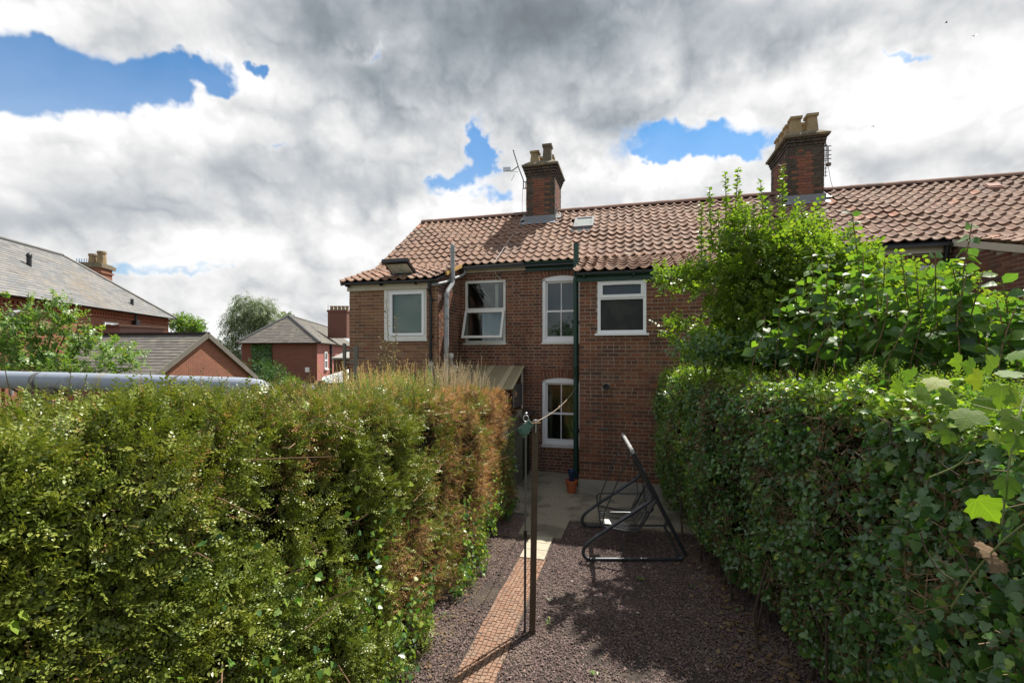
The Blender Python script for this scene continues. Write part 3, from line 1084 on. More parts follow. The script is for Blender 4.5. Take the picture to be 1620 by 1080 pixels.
def sash_window(house, off, e0, e1, z0, z1, n, arch=.07, label=None, curtain=.0):
    """white box sash with a cambered head, one glazing bar in each sash"""
    b = MB(-Vector(off))
    f0, f1 = n + .012, n + .10
    w = .075
    b.box(e0, e0 + w, f0, f1, z0, z1)
    b.box(e1 - w, e1, f0, f1, z0, z1)
    b.box(e0 + w, e1 - w, f0, f1, z0 + 0, z0 + .06)
    N = 10
    # cambered head board
    for i in range(N):
        a, c = e0 + (e1 - e0) * i / N, e0 + (e1 - e0) * (i + 1) / N
        za = z1 + arch * (1 - (2 * i / N - 1) ** 2)
        zc = z1 + arch * (1 - (2 * (i + 1) / N - 1) ** 2)
        zb = z1 - .055
        b.add([(a, f0, zb), (c, f0, zb), (c, f0, zc), (a, f0, za), (a, f1, zb), (c, f1, zb), (c, f1, zc), (a, f1, za)],
              [(0, 1, 2, 3), (7, 6, 5, 4), (3, 2, 6, 7), (0, 4, 5, 1)])
    win = b.build('window', M_white, house, label=label)
    s = MB(-Vector(off))
    s.box(e0 - .02, e1 + .02, n - .035, n + .11, z0 - .045, z0 - .002)
    s.build('sill', M_whitepaint, win)
    zm = z0 + (z1 - z0) * .485
    for (a, c, d) in ((zm - .012, z1 - .055, .0), (z0 + .06, zm + .028, .035)):
        q = MB(-Vector(off))
        nn = n + .075 - d
        ring(q, e0 + w, e1 - w, a, c, .042, nn, nn + .034, .042, .04 if d == 0 else .085)
        em = (e0 + e1) / 2
        q.box(em - .010, em + .010, nn + .004, nn + .03, a + .04, c - .042)
        sa = q.build('sash', M_white, win)
        pane(win, off, e0 + w + .03, e1 - w - .03, a + .03, c - .03, nn + .018, M_glass)
    for (a, c, zz0, zz1) in ((e0 + .06, e0 + .06 + curtain, z0 + .05, z1), (e1 - .06 - curtain, e1 - .06, z0 + .05, z1)):
        if curtain > 0:
            q = MB(-Vector(off))
            N = 12
            for i in range(N):
                x0, x1 = a + (c - a) * i / N, a + (c - a) * (i + 1) / N
                q.add([(x0, n + .20 + .02 * math.sin(i * 1.9), zz0), (x1, n + .20 + .02 * math.sin(i * 1.9 + 1.9), zz0), (x1, n + .20 + .02 * math.sin(i * 1.9 + 1.9), zz1), (x0, n + .20 + .02 * math.sin(i * 1.9), zz1)], [(0, 1, 2, 3)])
            q.build('curtain', mat('dull_curtain', (.20, .18, .13), .9, (30, .3)), win)
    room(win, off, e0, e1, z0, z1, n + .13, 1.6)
    return win


def arch_bricks(mb, e0, e1, z1, n, arch=.07, h=.21):
    N = max(4, round((e1 - e0) / .076))
    for i in range(N):
        a, c = e0 + (e1 - e0) * i / N + .005, e0 + (e1 - e0) * (i + 1) / N - .005
        tm = (2 * (i + .5) / N - 1)
        zz = z1 + arch * (1 - tm * tm)
        sh = tm * .05
        pr = random.uniform(.007, .011)
        mb.cur = random.random()
        mb.add([(a, n - pr, zz + .006), (c, n - pr, zz + .006), (c + sh, n - pr, zz + h), (a + sh, n - pr, zz + h),
                (a, n + .03, zz + .006), (c, n + .03, zz + .006), (c + sh, n + .03, zz + h), (a + sh, n + .03, zz + h)],
               [(0, 1, 2, 3), (3, 2, 6, 7), (0, 4, 5, 1), (1, 5, 6, 2), (0, 3, 7, 4)])


def pipe_run(mb, pts, r, seg=10):
    mb.tube(pts, r, seg)


# ------------------------------------------------------------------ the terrace
NW = 10.70       # main wall plane
NX = 9.28        # outshut front plane
ZE = 5.00
NR, ZR = 13.30, 6.97
SLW = .36


def zlow(n):
    return 4.46 + SLW * (n - 9.10)


def zmain(n):
    return ZE + (ZR - ZE) / (NR - 10.58) * (n - 10.58)


def house_root(e0, label):
    o = empty('terraced_house', EN(e0, NW, 0), -YAW)
    tag(o, label, 'house', 'houses of the brick terrace')
    return o, (e0, NW, 0)


def back_shell(mb, e0, e1):
    wall_boxes(mb, 'e', 15.72, 15.9, e0, e1, -.1, 5.0)


def chimney(house, off, e0, e1, n0, n1, zt, pots, label):
    b = MB(-Vector(off))
    zb = zmain(n0) - .25
    b.box(e0 + .01, e1 - .01, n0 + .01, n1 - .01, zb, zt)
    ch = b.build('chimney_stack', M_mortar, house, label=label)
    red, sooty = [], []
    z, row = zb, 0
    zc = zt - .27
    while z < zt - .02:
        out = 0.0
        if z > zc:
            out = .02 + .024 * int((z - zc) / .075 + .01)
        sides = [('e', n0 - out, -1, e0 - out, e1 + out), ('e', n1 + out, 1, e0 - out, e1 + out), ('n', e0 - out, -1, n0 - out, n1 + out), ('n', e1 + out, 1, n0 - out, n1 + out)]
        for ax, pl, sg, lo, hi in sides:
            for a, c in course(lo, hi, (), z, row, 'flemish'):
                pr = random.uniform(.002, .008)
                dd = .06 + out
                q0, q1 = (pl - dd, pl + pr) if sg > 0 else (pl - pr, pl + dd)
                bx = (a, c, q0, q1, z, z + BH) if ax == 'e' else (q0, q1, a, c, z, z + BH)
                corner = (a - lo < .13) or (hi - c < .13)
                if z > zc - .08 or corner and random.random() < .85 or z > zc - .2 and random.random() < .4 or z < zb + .25:
                    sooty.append(bx)
                else:
                    red.append(bx)
        z += BH + BJ
        row += 1
    for lst, m, nm in ((red, M_chbrick, 'brickwork'), (sooty, M_soot, 'sooty_brickwork')):
        q = MB(-Vector(off))
        for bx in lst:
            q.cur = random.random()
            q.box(*bx)
        q.build(nm, m, ch, kind='stuff')
    q = MB(-Vector(off))
    cx, cy = (e0 + e1) / 2, (n0 + n1) / 2
    hx, hy = (e1 - e0) / 2 + .11, (n1 - n0) / 2 + .11
    q.frustum((cx, cy), hx, hy, hx + .01, hy + .01, zt - .02, zt + .03)
    q.frustum((cx, cy), hx, hy, hx - .07, hy - .07, zt + .03, zt + .09)
    q.frustum((cx, cy), hx - .07, hy - .07, hx - .17, hy - .19, zt + .09, zt + .18)
    q.build('cap', M_flaunch, ch, True)
    for (pe, pn, h, w, m) in pots:
        q = MB(-Vector(off))
        q.frustum((pe, pn), w + .02, w + .02, w - .01, w - .01, zt + .10, zt + .10 + h * .82)
        q.frustum((pe, pn), w - .01, w - .01, w + .012, w + .012, zt + .10 + h * .82, zt + .10 + h * .87)
        q.frustum((pe, pn), w + .022, w + .022, w + .022, w + .022, zt + .10 + h * .87, zt + .10 + h)
        q.box(pe - w * .6, pe + w * .6, pn - w * .6, pn + w * .6, zt + .10 + h, zt + .102 + h)
        q.build('chimney_pot', m, ch)
    q = MB(-Vector(off))
    q.box(e0 - .04, e1 + .04, n0 - .05, n0 - .01, zmain(n0) - .05, zmain(n0) + .16)
    q.add([(e0 - .10, n0 - .05, zmain(n0 - .05) + .05), (e1 + .10, n0 - .05, zmain(n0 - .05) + .05), (e1 + .16, n0 - .24, zmain(n0 - .24) + .055), (e0 - .16, n0 - .24, zmain(n0 - .24) + .055)], [(0, 3, 2, 1)])
    for s, x in ((-1, e0), (1, e1)):
        for i in range(5):
            a, c = n0 + (NR - n0) * i / 5, n0 + (NR - n0) * (i + 1) / 5
            q.box(min(x + s * .012, x + s * .03), max(x + s * .012, x + s * .03), a, c, zmain(a) - .05, zmain(a) + .20)
        q.add([(x + s * .01, n0 - .05, zmain(n0) + .06), (x + s * .18, n0 - .05, zmain(n0) + .06), (x + s * .14, NR - .1, zmain(NR - .1) + .06), (x + s * .01, NR - .1, zmain(NR - .1) + .06)], [(0, 1, 2, 3)])
    q.build('flashing', M_lead, ch)
    return ch


M_potdark = mat('sooty_pot', (.13, .11, .075), .9, (60, .3, .004), [(4, (.24, .18, .10), .5, .66, .7)], (40, .25))


def ridge(house_roof, off, e0, e1):
    n = max(1, round((e1 - e0) / .34))
    w = (e1 - e0) / n
    prof = [(.125, -.06), (.10, .0), (.05, .045), (0, .058), (-.05, .045), (-.10, 0), (-.125, -.06)]
    for i in range(n):
        b = MB()
        a, c = 0, w + .006
        zz = random.uniform(-.006, .006)
        vs_ = [(x, d, z + zz * (1 if x == a else .2)) for x in (a, c) for d, z in prof]
        vs_ += [(x, d * .86, z - .016) for x in (a, c) for d, z in prof]
        k = len(prof)
        fs_ = [(j, j + 1, k + j + 1, k + j) for j in range(k - 1)] + [(j, 2 * k + j, 2 * k + j + 1, j + 1) for j in range(k - 1)] + [(k + j, k + j + 1, 3 * k + j + 1, 3 * k + j) for j in range(k - 1)]
        b.add(vs_, fs_)
        b.build('ridge_tile', M_ridge, house_roof, True, loc=Vector((e0 + i * w, NR, ZR + .055)) - Vector(off))


def cut(n0, n1, z0, z1):
    return None


# ================================================= left house
hl, OL = house_root(-6.33, 'left end house of the brick terrace, with cream fascia and grey soil pipe')
mb = MB(-Vector(OL))
opm = [(-4.00, -2.96, 3.10, 4.63)]
wall_boxes(mb, 'e', NW, NW + .22, -4.12, -2.45, -.1, 4.97, opm)
opx = [(-5.33, -4.38, 3.16, 4.27)]
wall_boxes(mb, 'e', NX, NX + .22, -6.33, -4.12, -.1, 4.42, opx)
for i in range(8):           # outshut side wall and gable, stepped under the roof slopes
    a = NX + .22 + (NW - NX - .22) * i / 8
    c = NX + .22 + (NW - NX - .22) * (i + 1) / 8
    mb.box(-4.34, -4.12, a, c, -.1, zlow(a) - .02)
    mb.box(-6.33, -6.11, a, c, -.1, zlow(a) - .02)
for i in range(14):
    a = NW + (NR - NW) * i / 14
    c = NW + (NR - NW) * (i + 1) / 14
    mb.box(-6.33, -6.11, a, c, -.1, zmain(a) - .03)
    mb.box(-6.33, -6.11, 2 * NR - c, 2 * NR - a, -.1, zmain(a) - .03)
back_shell(mb, -6.11, -2.45)
wl = mb.build('wall', M_mortar, hl)
bricks = brick_list('e', NW, -1, -4.12, -2.45, 0, 4.9, opm, 'flemish')
b2 = brick_list('e', NX, -1, -6.33, -4.12, 0, 4.37, opx, 'stretcher')
b3 = brick_list('n', -4.12, 1, NX, NW, 0, 4.95, (), 'flemish', top=lambda n: zlow(n) - .03)
b4 = brick_list('n', -6.33, -1, NX, 15.7, 0, 6.9, (), 'flemish', top=lambda n: (zlow(n) if n < 10.6 else zmain(n if n < NR else 2 * NR - n)) - .05)
lay_bricks(b2, wl, OL, M_brick2, 180, lambda b: b[4] > 2.0)
lay_bricks(bricks + b3, wl, OL, M_brick, 120, lambda b: b[4] > 2.6)
lay_bricks(b4, wl, OL, M_brick, 0)
# roof
mb = MB(-Vector(OL))
roof_slab(mb, -6.40, -4.06, [(9.08, zlow(9.08)), (10.58, ZE), (NR, ZR), (16.05, 4.98)])
roof_slab(mb, -4.06, -2.45, [(10.50, zmain(10.50)), (NR, ZR), (16.05, 4.98)])
rl = mb.build('roof', M_black, hl)
chL = (-2.92, -2.10, 12.80, 14.0)


def skipL(e, n):
    return chL[0] - .1 < e < chL[1] + .1 and n > chL[2] - .15


t_ = slope_tiles(-6.42, -2.45, 10.58, ZE, NR, ZR, skip=skipL)
t_ += slope_tiles(-6.42, -4.05, 9.04, zlow(9.04), 10.60, zlow(10.60), .235)
lay_tiles(t_, rl, OL, 300, .006)
ridge(rl, OL, -6.42, -2.95)
# verge boards
mb = MB(-Vector(OL))
for i in range(6):
    a, c = 9.55 + i * .16, 9.55 + (i + 1) * .16
    mb.bar((-4.035, a, zlow(a) + .015), (-4.035, c, zlow(c) + .015), .05, .075)
mb.build('verge_mortar', M_ochre, hl, label='ochre lichen-stained mortar along the verge')
mb = MB(-Vector(OL))
mb.bar((-6.40, 9.05, zlow(9.05) - .02), (-6.40, 10.6, ZE - .02), .03, .10)
mb.bar((-6.40, 10.6, ZE - .02), (-6.40, NR, ZR - .02), .03, .10)
mb.build('verge_board', M_wood, hl)
# fascias, gutters
mb = MB(-Vector(OL))
mb.box(-6.36, -4.30, NX - .05, NX - .012, 4.27, 4.42)
mb.build('fascia', M_cream, hl)
mb = MB(-Vector(OL))
mb.box(-4.02, -2.452, NW - .06, NW - .012, 4.83, 4.97)
mb.build('fascia', M_cream, hl)
mb = MB(-Vector(OL))
gutter(mb, (-6.42, NX - .14, 4.45), (-4.16, NX - .14, 4.44))
for x in (-6.3, -5.45, -4.6):
    mb.box(x - .015, x + .015, NX - .2, NX - .05, 4.36, 4.40)
mb.build('gutter', M_black, hl)
mb = MB(-Vector(OL))
gutter(mb, (-3.98, NW - .13, 4.97), (-2.47, NW - .13, 5.0))
mb.build('gutter', M_greyg, hl)
# pipes
mb = MB(-Vector(OL))
pipe_run(mb, [(-4.26, NX - .14, 4.42), (-4.26, NX - .13, 4.25), (-4.26, NX - .06, 4.12), (-4.26, NX - .06, 2.62)], .034)
for z in (4.0, 3.2):
    mb.box(-4.31, -4.21, NX - .1, NX - .005, z, z + .03)
mb.build('downpipe', M_black, hl)
mb = MB(-Vector(OL))
pipe_run(mb, [(-4.24, NX - .08, 2.66), (-4.24, NX - .08, 2.40), (-4.20, NX - .10, 2.20), (-4.20, NX - .10, 0.05)], [.05, .05, .045, .045])
mb.build('downpipe', M_grey, hl, label='grey plastic foot of the black downpipe')
mb = MB(-Vector(OL))
E_ = -3.985
pipe_run(mb, [(E_, 9.82, 5.30), (E_, 9.82, 4.52), (E_, 9.80, 4.44), (E_, 9.50, 4.22), (E_, 9.46, 4.14), (E_, 9.45, 0)], .052, 12)
for (n_, z_, r_) in ((9.82, 5.16, .058), (9.82, 4.56, .062), (9.46, 4.10, .062), (9.45, 3.62, .060), (9.45, 2.75, .060)):
    pipe_run(mb, [(E_, n_, z_), (E_, n_, z_ + .07)], r_, 12)
mb.lathe([(.052, 0), (.055, .02), (.03, .06), (.0, .065)], (E_, 9.82, 5.30), 12)
mb.build('soil_pipe', M_grey, hl, True)
mb = MB(-Vector(OL))
pipe_run(mb, [(-3.95, NW - .13, 4.94), (-3.97, NW - .14, 4.80), (-4.03, NW - .24, 4.73), (-4.06, 10.25, 4.66), (-4.06, 9.55, 4.44), (-4.10, 9.30, 4.37), (-4.22, NX - .10, 4.33)], .032)
mb.build('rainwater_pipe', M_grey, hl, True)
# white fitting on the side wall
mb = MB(-Vector(OL))
mb.lathe([(0, .07), (.05, .06), (.07, .0), (.05, -.06), (0, -.07)], (-4.0, 9.75, 2.78), 12)
mb.tube([(-4.0, 9.75, 2.72), (-4.0, 9.85, 2.55), (-3.98, 10.1, 2.50)], .035)
mb.tube([(-3.98, 9.7, 2.44), (-3.98, 10.2, 2.44)], .02)
mb.build('waste_fitting', M_whitepaint, hl, True)

# casement with blind
e0, e1, z0, z1 = opx[0]
mb = MB(-Vector(OL))
ring(mb, e0, e1, z0, z1, .07, NX - .012, NX + .07)
win = mb.build('window', M_whitepaint, hl, label='white casement window with a pale venetian blind')
mb = MB(-Vector(OL))
ring(mb, e0 + .055, e1 - .055, z0 + .075, z1 - .055, .055, NX - .03, NX + .04)
mb.build('sash', M_white, win)
mb = MB(-Vector(OL))
mb.box(e0 - .03, e1 + .03, NX - .05, NX + .02, z0 - .05, z0 - .004)
mb.build('sill', M_whitepaint, win)
mb = MB(-Vector(OL))
mb.box(e0 - .09, e0 - .004, NX - .02, NX + .02, z0 - .02, z1)
mb.build('trim_board', M_whitepaint, win)
pane(win, OL, e0 + .1, e1 - .1, z0 + .12, z1 - .1, NX + .01, M_glass)
mb = MB(-Vector(OL))
zz = z0 + .12
while zz < z1 - .1:
    mb.add([(e0 + .09, NX + .075, zz), (e1 - .09, NX + .075, zz), (e1 - .09, NX + .092, zz + .021), (e0 + .09, NX + .092, zz + .021)], [(0, 1, 2, 3)])
    zz += .0215
mb.build('blind', M_blind, win)
room(win, OL, e0, e1, z0, z1, NX + .12, 1.0, M_roomlit, .05)

# big window: fixed top light, open top-hung lower sash
e0, e1, z0, z1 = opm[0]
mb = MB(-Vector(OL))
zt = 3.92
ring(mb, e0, e1, z0, z1, .055, NW - .005, NW + .07)
mb.box(e0 + .055, e1 - .055, NW - .005, NW + .07, zt - .035, zt + .035)
win = mb.build('window', M_whitepaint, hl, label='tall white window with its lower sash pushed open')
mb = MB(-Vector(OL))
mb.box(e0 - .03, e1 + .03, NW - .06, NW + .02, z0 - .05, z0 - .004)
mb.build('sill', M_whitepaint, win)
pane(win, OL, e0 + .05, e1 - .05, zt + .03, z1 - .05, NW + .03, M_glass)
ang = R(21)
hz = zt - .045
Ls = hz - z0 - .05


def opn(x, d, t_):       # d = distance down from the hinge, t_ = outwards
    return (x, NW - .02 - d * math.sin(ang) - t_ * math.cos(ang), hz - d * math.cos(ang) + t_ * math.sin(ang))


def obx(mb, x0, x1, d0, d1, t0, t1):
    mb.add([opn(x, d, t_) for x in (x0, x1) for d in (d1, d0) for t_ in (t0, t1)], MB.BF)


mb = MB(-Vector(OL))
obx(mb, e0 + .01, e0 + .065, 0, Ls, 0, .045)
obx(mb, e1 - .065, e1 - .01, 0, Ls, 0, .045)
obx(mb, e0 + .065, e1 - .065, 0, .05, 0, .045)
obx(mb, e0 + .065, e1 - .065, Ls - .055, Ls, 0, .045)
sa = mb.build('opening_sash', M_whitepaint, win)
mb = MB(-Vector(OL))
obx(mb, e0 + .06, e1 - .06, .045, Ls - .05, .02, .026)
mb.build('pane', M_glass, win)
mb = MB(-Vector(OL))
for i in range(16):
    a, c = e0 + .40 + i * .035, e0 + .40 + (i + 1) * .035
    w_ = .02 * math.sin(i * 1.1)
    w2 = .02 * math.sin((i + 1) * 1.1)
    if c < e1 - .02:
        mb.add([(a, NW + .14 + w_, z0 + .05), (c, NW + .14 + w2, z0 + .05), (c, NW + .14 + w2, zt), (a, NW + .14 + w_, zt)], [(0, 1, 2, 3)])
mb.build('curtain', M_net, win)
mb = MB(-Vector(OL))
mb.box(e1 - .30, e1 - .22, NW + .12, NW + .16, zt, z1 - .02)
mb.build('blind_edge', M_whitepaint, win)
mb = MB(-Vector(OL))
mb.bar((e0 + .18, NW + .16, z1 - .04), (e0 + .62, NW + .5, zt + .04), .02)
mb.bar((e0 + .28, NW + .16, z1 - .04), (e0 + .70, NW + .5, zt + .04), .014)
mb.build('curtain_cord', M_net, win)
room(win, OL, e0, e1, z0, z1, NW + .2, 1.8, M_room, .02)
# solid blind behind the upper right
# roof window standing open on the outshut
mb = MB(-Vector(OL))
ec0, ec1 = -5.30, -4.70
b0 = Vector((0, 9.42, zlow(9.42) + .05))
t0 = Vector((0, 8.98, 4.84))
dy = (t0 - b0)
up = Vector((0, -dy.z, dy.y)).normalized() * -1


def sk(x, d, h):
    p = b0 + dy * d + up * h
    return (x, p.y, p.z)


def skb(mb, x0, x1, d0, d1, h0, h1):
    mb.add([sk(x, d, h) for x in (x0, x1) for d in (d0, d1) for h in (h0, h1)], MB.BF)


skb(mb, ec0, ec0 + .05, 0, 1, 0, .06)
skb(mb, ec1 - .05, ec1, 0, 1, 0, .06)
skb(mb, ec0 + .05, ec1 - .05, 0, .08, 0, .06)
skb(mb, ec0 - .02, ec1 + .02, .86, 1.04, -.02, .07)
rw = mb.build('roof_window', M_black, hl, label='black framed roof window standing open')
mb = MB(-Vector(OL))
skb(mb, ec0 + .05, ec1 - .05, .08, .87, .02, .03)
mb.build('pane', mat('pane_reflection', (.82, .86, .80), .2, None, [(6, (.52, .62, .56), .5, .66, .7)]), rw)  # light reflected in the glass is painted as a pale pane colour
mb = MB(-Vector(OL))
skb(mb, ec0 + .05, ec0 + .075, .08, .87, -.006, .066)
skb(mb, ec1 - .075, ec1 - .05, .08, .87, -.006, .066)
mb.build('glazing_bead', M_whitepaint, rw)
mb = MB(-Vector(OL))
for a, c in ((9.36, 9.42), (10.14, 10.2)):
    mb.bar((ec0, (a + c) / 2, zlow((a + c) / 2) + .03), (ec1, (a + c) / 2, zlow((a + c) / 2) + .03), .06, .05)
for x in (ec0 - .02, ec1 + .02):
    mb.bar((x, 9.38, zlow(9.38) + .03), (x, 10.2, zlow(10.2) + .03), .05, .05)
mb.build('curb', M_lead, rw)
# lean-to canopy by the back door
mb = MB(-Vector(OL))
ca, cb_ = (10.68, 2.53), (9.55, 2.06)


def cz(n):
    return ca[1] + (cb_[1] - ca[1]) * (n - ca[0]) / (cb_[0] - ca[0])


mb.add([(x, n, cz(n) + h) for x in (-3.95, -2.49) for n in (cb_[0], ca[0]) for h in (-.012, 0)], MB.BF)
can = mb.build('canopy', M_poly, hl, label='yellowed sloping plastic canopy roof')
for x in (-3.28, -2.78, -2.50, -3.90):
    q = MB(-Vector(OL))
    q.bar((x, cb_[0] - .01, cz(cb_[0]) + .006), (x, ca[0], cz(ca[0]) + .006), .13 if x > -3.5 and x < -2.6 else .05, .02)
    q.build('rib', M_polyrib, can)
mb = MB(-Vector(OL))
mb.box(-2.53, -2.50, 10.55, 10.62, 0, 2.46)
mb.build('post', M_whitepaint, can)
mb = MB(-Vector(OL))
mb.box(-2.525, -2.505, 9.75, 10.54, 1.62, 2.14)
mb.build('side_panel', mat('grey_board', (.16, .155, .145), .8, None, None, (30, .2)), can)
pots = [(-2.70, 13.02, .40, .115, M_pot), (-2.33, 12.98, .54, .115, M_potdark), (-2.68, 13.42, .38, .115, M_pot), (-2.34, 13.42, .40, .115, M_pot), (-2.66, 13.8, .38, .115, M_pot)]
chimney(hl, OL, *chL, 8.20, pots, 'left chimney stack with two odd pots at the front')

# ================================================= middle house
hm, OM = house_root(-2.45, 'middle terrace house with dark green fascia, green soil pipe and two white sash windows')
mb = MB(-Vector(OM))
S1 = (-2.05, -1.16, 3.10, 4.61)
S2 = (-2.05, -1.16, .66, 2.19)
opm = [S1[:3] + (S1[3] + .07,), S2[:3] + (S2[3] + .07,)]
wall_boxes(mb, 'e', NW, NW + .22, -2.45, -1.0, -.1, 4.97, opm)
for s in (S1, S2):
    N = 10
    e0, e1, z1, ar = s[0], s[1], s[3], .07
    for i in range(N):
        a, c = e0 + (e1 - e0) * i / N, e0 + (e1 - e0) * (i + 1) / N
        za, zc = z1 + ar * (1 - (2 * i / N - 1) ** 2), z1 + ar * (1 - (2 * (i + 1) / N - 1) ** 2)
        mb.add([(a, NW, za), (c, NW, zc), (c, NW, z1 + ar), (a, NW, z1 + ar), (a, NW + .2, za), (c, NW + .2, zc)], [(0, 1, 2, 3), (0, 4, 5, 1)])
opx = [(-.65, .29, 3.235, 4.275)]
wall_boxes(mb, 'e', NX, NX + .22, -1.01, 2.20, -.1, 4.42, opx)
for i in range(8):
    a = NX + .22 + (NW - NX - .22) * i / 8
    c = NX + .22 + (NW - NX - .22) * (i + 1) / 8
    mb.box(-1.01, -.79, a, c, -.1, zlow(a) - .02)
    mb.box(1.98, 2.20, a, c, -.1, zlow(a) - .02)
wm = mb.build('wall', M_mortar, hm)
mb = MB(-Vector(OM))
wall_boxes(mb, 'e', NW, NW + .22, 2.20, 3.9, -.1, 4.97)
mb.build('wall', M_mortar, hm)
mb = MB(-Vector(OM))
back_shell(mb, -2.45, 3.9)
mb.build('rear_wall', M_mortar, hm)
ops = [(s[0], s[1], s[2], s[3] + .215) for s in (S1, S2)]
bA = brick_list('e', NW, -1, -2.45, -1.01, 0, 4.85, ops, 'flemish')
bA += brick_list('e', NW, -1, 2.2, 3.9, 0, 4.9, (), 'flemish')
bB = brick_list('e', NX, -1, -1.01, 2.20, .30, 4.30, opx + [(-.55, -.41, 2.10, 2.24)], 'english')
bA += brick_list('n', -1.01, -1, NX, NW, 0, 4.95, (), 'flemish', top=lambda n: zlow(n) - .05)
bA += brick_list('n', 2.20, 1, NX, NW, 0, 4.95, (), 'flemish', top=lambda n: zlow(n) - .05)
lay_bricks(bB, wm, OM, M_brick, 300, lambda b: b[1] < 1.0)
lay_bricks(bA, wm, OM, M_brick, 0)
mb = MB(-Vector(OM))
arch_bricks(mb, S1[0] - .02, S1[1] + .02, S1[3], NW)
arch_bricks(mb, S2[0] - .02, S2[1] + .02, S2[3], NW)
mb.build('brick_arch', M_brick, wm, kind='stuff')
mb = MB(-Vector(OM))
mb.box(-1.035, 2.20, NX - .028, NX + .0, -.05, .285)
mb.box(-1.05, 2.20, NX - .06, NX - .029, -.05, .035)
mb.build('plinth', mat('rendered_plinth', (.30, .28, .25), .9, (40, .3, .005), [(2, (.20, .185, .16), .5, .7, .7)], (60, .12)), hm)
mb = MB(-Vector(OM))
roof_slab(mb, -2.45, -1.06, [(10.50, zmain(10.50)), (NR, ZR), (16.05, 4.98)])
roof_slab(mb, -1.06, 2.25, [(9.08, zlow(9.08)), (10.58, ZE), (NR, ZR), (16.05, 4.98)])
roof_slab(mb, 2.25, 3.9, [(10.50, zmain(10.50)), (NR, ZR), (16.05, 4.98)])
rm = mb.build('roof', M_black, hm)
RLT = (-1.47, -.97, 12.10, 12.64)
chR = (3.82, 4.60, 12.80, 14.25)


def skipM(e, n):
    return (RLT[0] - .02 < e < RLT[1] + .02 and RLT[2] - .08 < n < RLT[3] - .08) or skipL(e, n) or (chR[0] - .1 < e < chR[1] + .1 and n > chR[2] - .15)


t_ = slope_tiles(-2.45, 3.9, 10.58, ZE, NR, ZR, skip=skipM)
t_ += slope_tiles(-1.10, 2.26, 9.03, zlow(9.03), 10.60, zlow(10.60), .20)
lay_tiles(t_, rm, OM, 300, .006)
ridge(rm, OM, -2.06, 3.78)
mb = MB(-Vector(OM))
mb.box(-2.448, -1.03, NW - .06, NW - .012, 4.80, 4.97)
mb.build('fascia', M_green, hm)
mb = MB(-Vector(OM))
mb.box(-1.06, 2.2, NX - .05, NX - .012, 4.28, 4.43)
mb.build('fascia', M_green, hm)
mb = MB(-Vector(OM))
gutter(mb, (-2.44, NW - .13, 5.0), (-1.1, NW - .13, 5.0))
mb.build('gutter', M_green, hm)
mb = MB(-Vector(OM))
gutter(mb, (-1.08, NX - .14, 4.43), (2.2, NX - .14, 4.44))
for x in (-.9, .05, .9):
    mb.box(x - .015, x + .015, NX - .2, NX - .05, 4.35, 4.38)
mb.build('gutter', M_green, hm)
mb = MB(-Vector(OM))
mb.bar((-1.09, 9.06, zlow(9.06) - .04), (-1.09, 10.55, zlow(10.55) - .04), .03, .10)
mb.build('verge_board', M_green, hm)
mb = MB(-Vector(OM))
PE, PN = -1.13, 9.72
pipe_run(mb, [(PE, PN, 0.02), (PE, PN, 5.17)], .056, 12)
for z in (.35, 1.15, 2.35, 3.45, 4.35):
    pipe_run(mb, [(PE, PN, z), (PE, PN, z + .08)], .066, 12)
    mb.box(PE, -1.012, PN - .02, PN + .02, z + .02, z + .05)
mb.tube([(PE - .01, PN - .06, 2.35), (PE - .03, PN - .12, 2.55), (PE + .06, PN - .1, 2.62)], .012)
mb.build('soil_pipe', M_green, hm, True)
mb = MB()
mb.lathe([(.055, .02), (.066, .0), (.066, -.05), (.052, -.05), (.05, -.012), (.0, -.012)], (0, 0, 0), 16)
me = mb.mesh('flue', True)
fl = link('flue_pipe', me, M_black, hm, Vector((-.48, NX - .03, 2.17)) - Vector(OM))
fl.rotation_euler = (R(-90), 0, 0)
mb = MB(-Vector(OM))
mb.lathe([(.0, .0), (.015, .0), (.015, -.02), (.0, -.02)], (-.62, NX - .03, 1.33), 8)
mb.box(-.60, -.42, NX - .02, NX - .0, 1.31, 1.34)
mb.build('tap_stub', M_metal, hm)
sash_window(hm, OM, *S1, NW, .07, 'upper white sash window with a cambered head')
sash_window(hm, OM, *S2, NW, .07, 'ground floor white sash window with a cambered head', .16)
e0, e1, z0, z1 = opx[0]
mb = MB(-Vector(OM))
ring(mb, e0, e1, z0, z1, .06, NX - .010, NX + .06)
zt = 3.935
mb.box(e0 + .06, e1 - .06, NX - .010, NX + .06, zt - .03, zt + .03)
win = mb.build('window', M_white, hm, label='white plastic window with an obscured pane and a top vent light')
mb = MB(-Vector(OM))
ring(mb, e0 + .04, e1 - .04, zt + .005, z1 - .02, .062, NX - .03, NX + .04)
mb.box(e0 + .28, e1 - .26, NX - .042, NX - .03, z1 - .075, z1 - .05)
mb.build('vent_sash', M_white, win)
pane(win, OM, e0 + .09, e1 - .09, zt + .05, z1 - .07, NX + .01, M_frost)
pane(win, OM, e0 + .05, e1 - .05, z0 + .05, zt - .02, NX + .02, M_frostdark)
mb = MB(-Vector(OM))
mb.box(e0 - .05, e1 + .05, NX - .07, NX + .0, z0 - .045, z0 - .003)
mb.build('sill', M_white, win)
room(win, OM, e0, e1, z0, z1, NX + .1, .8, M_room, .02)
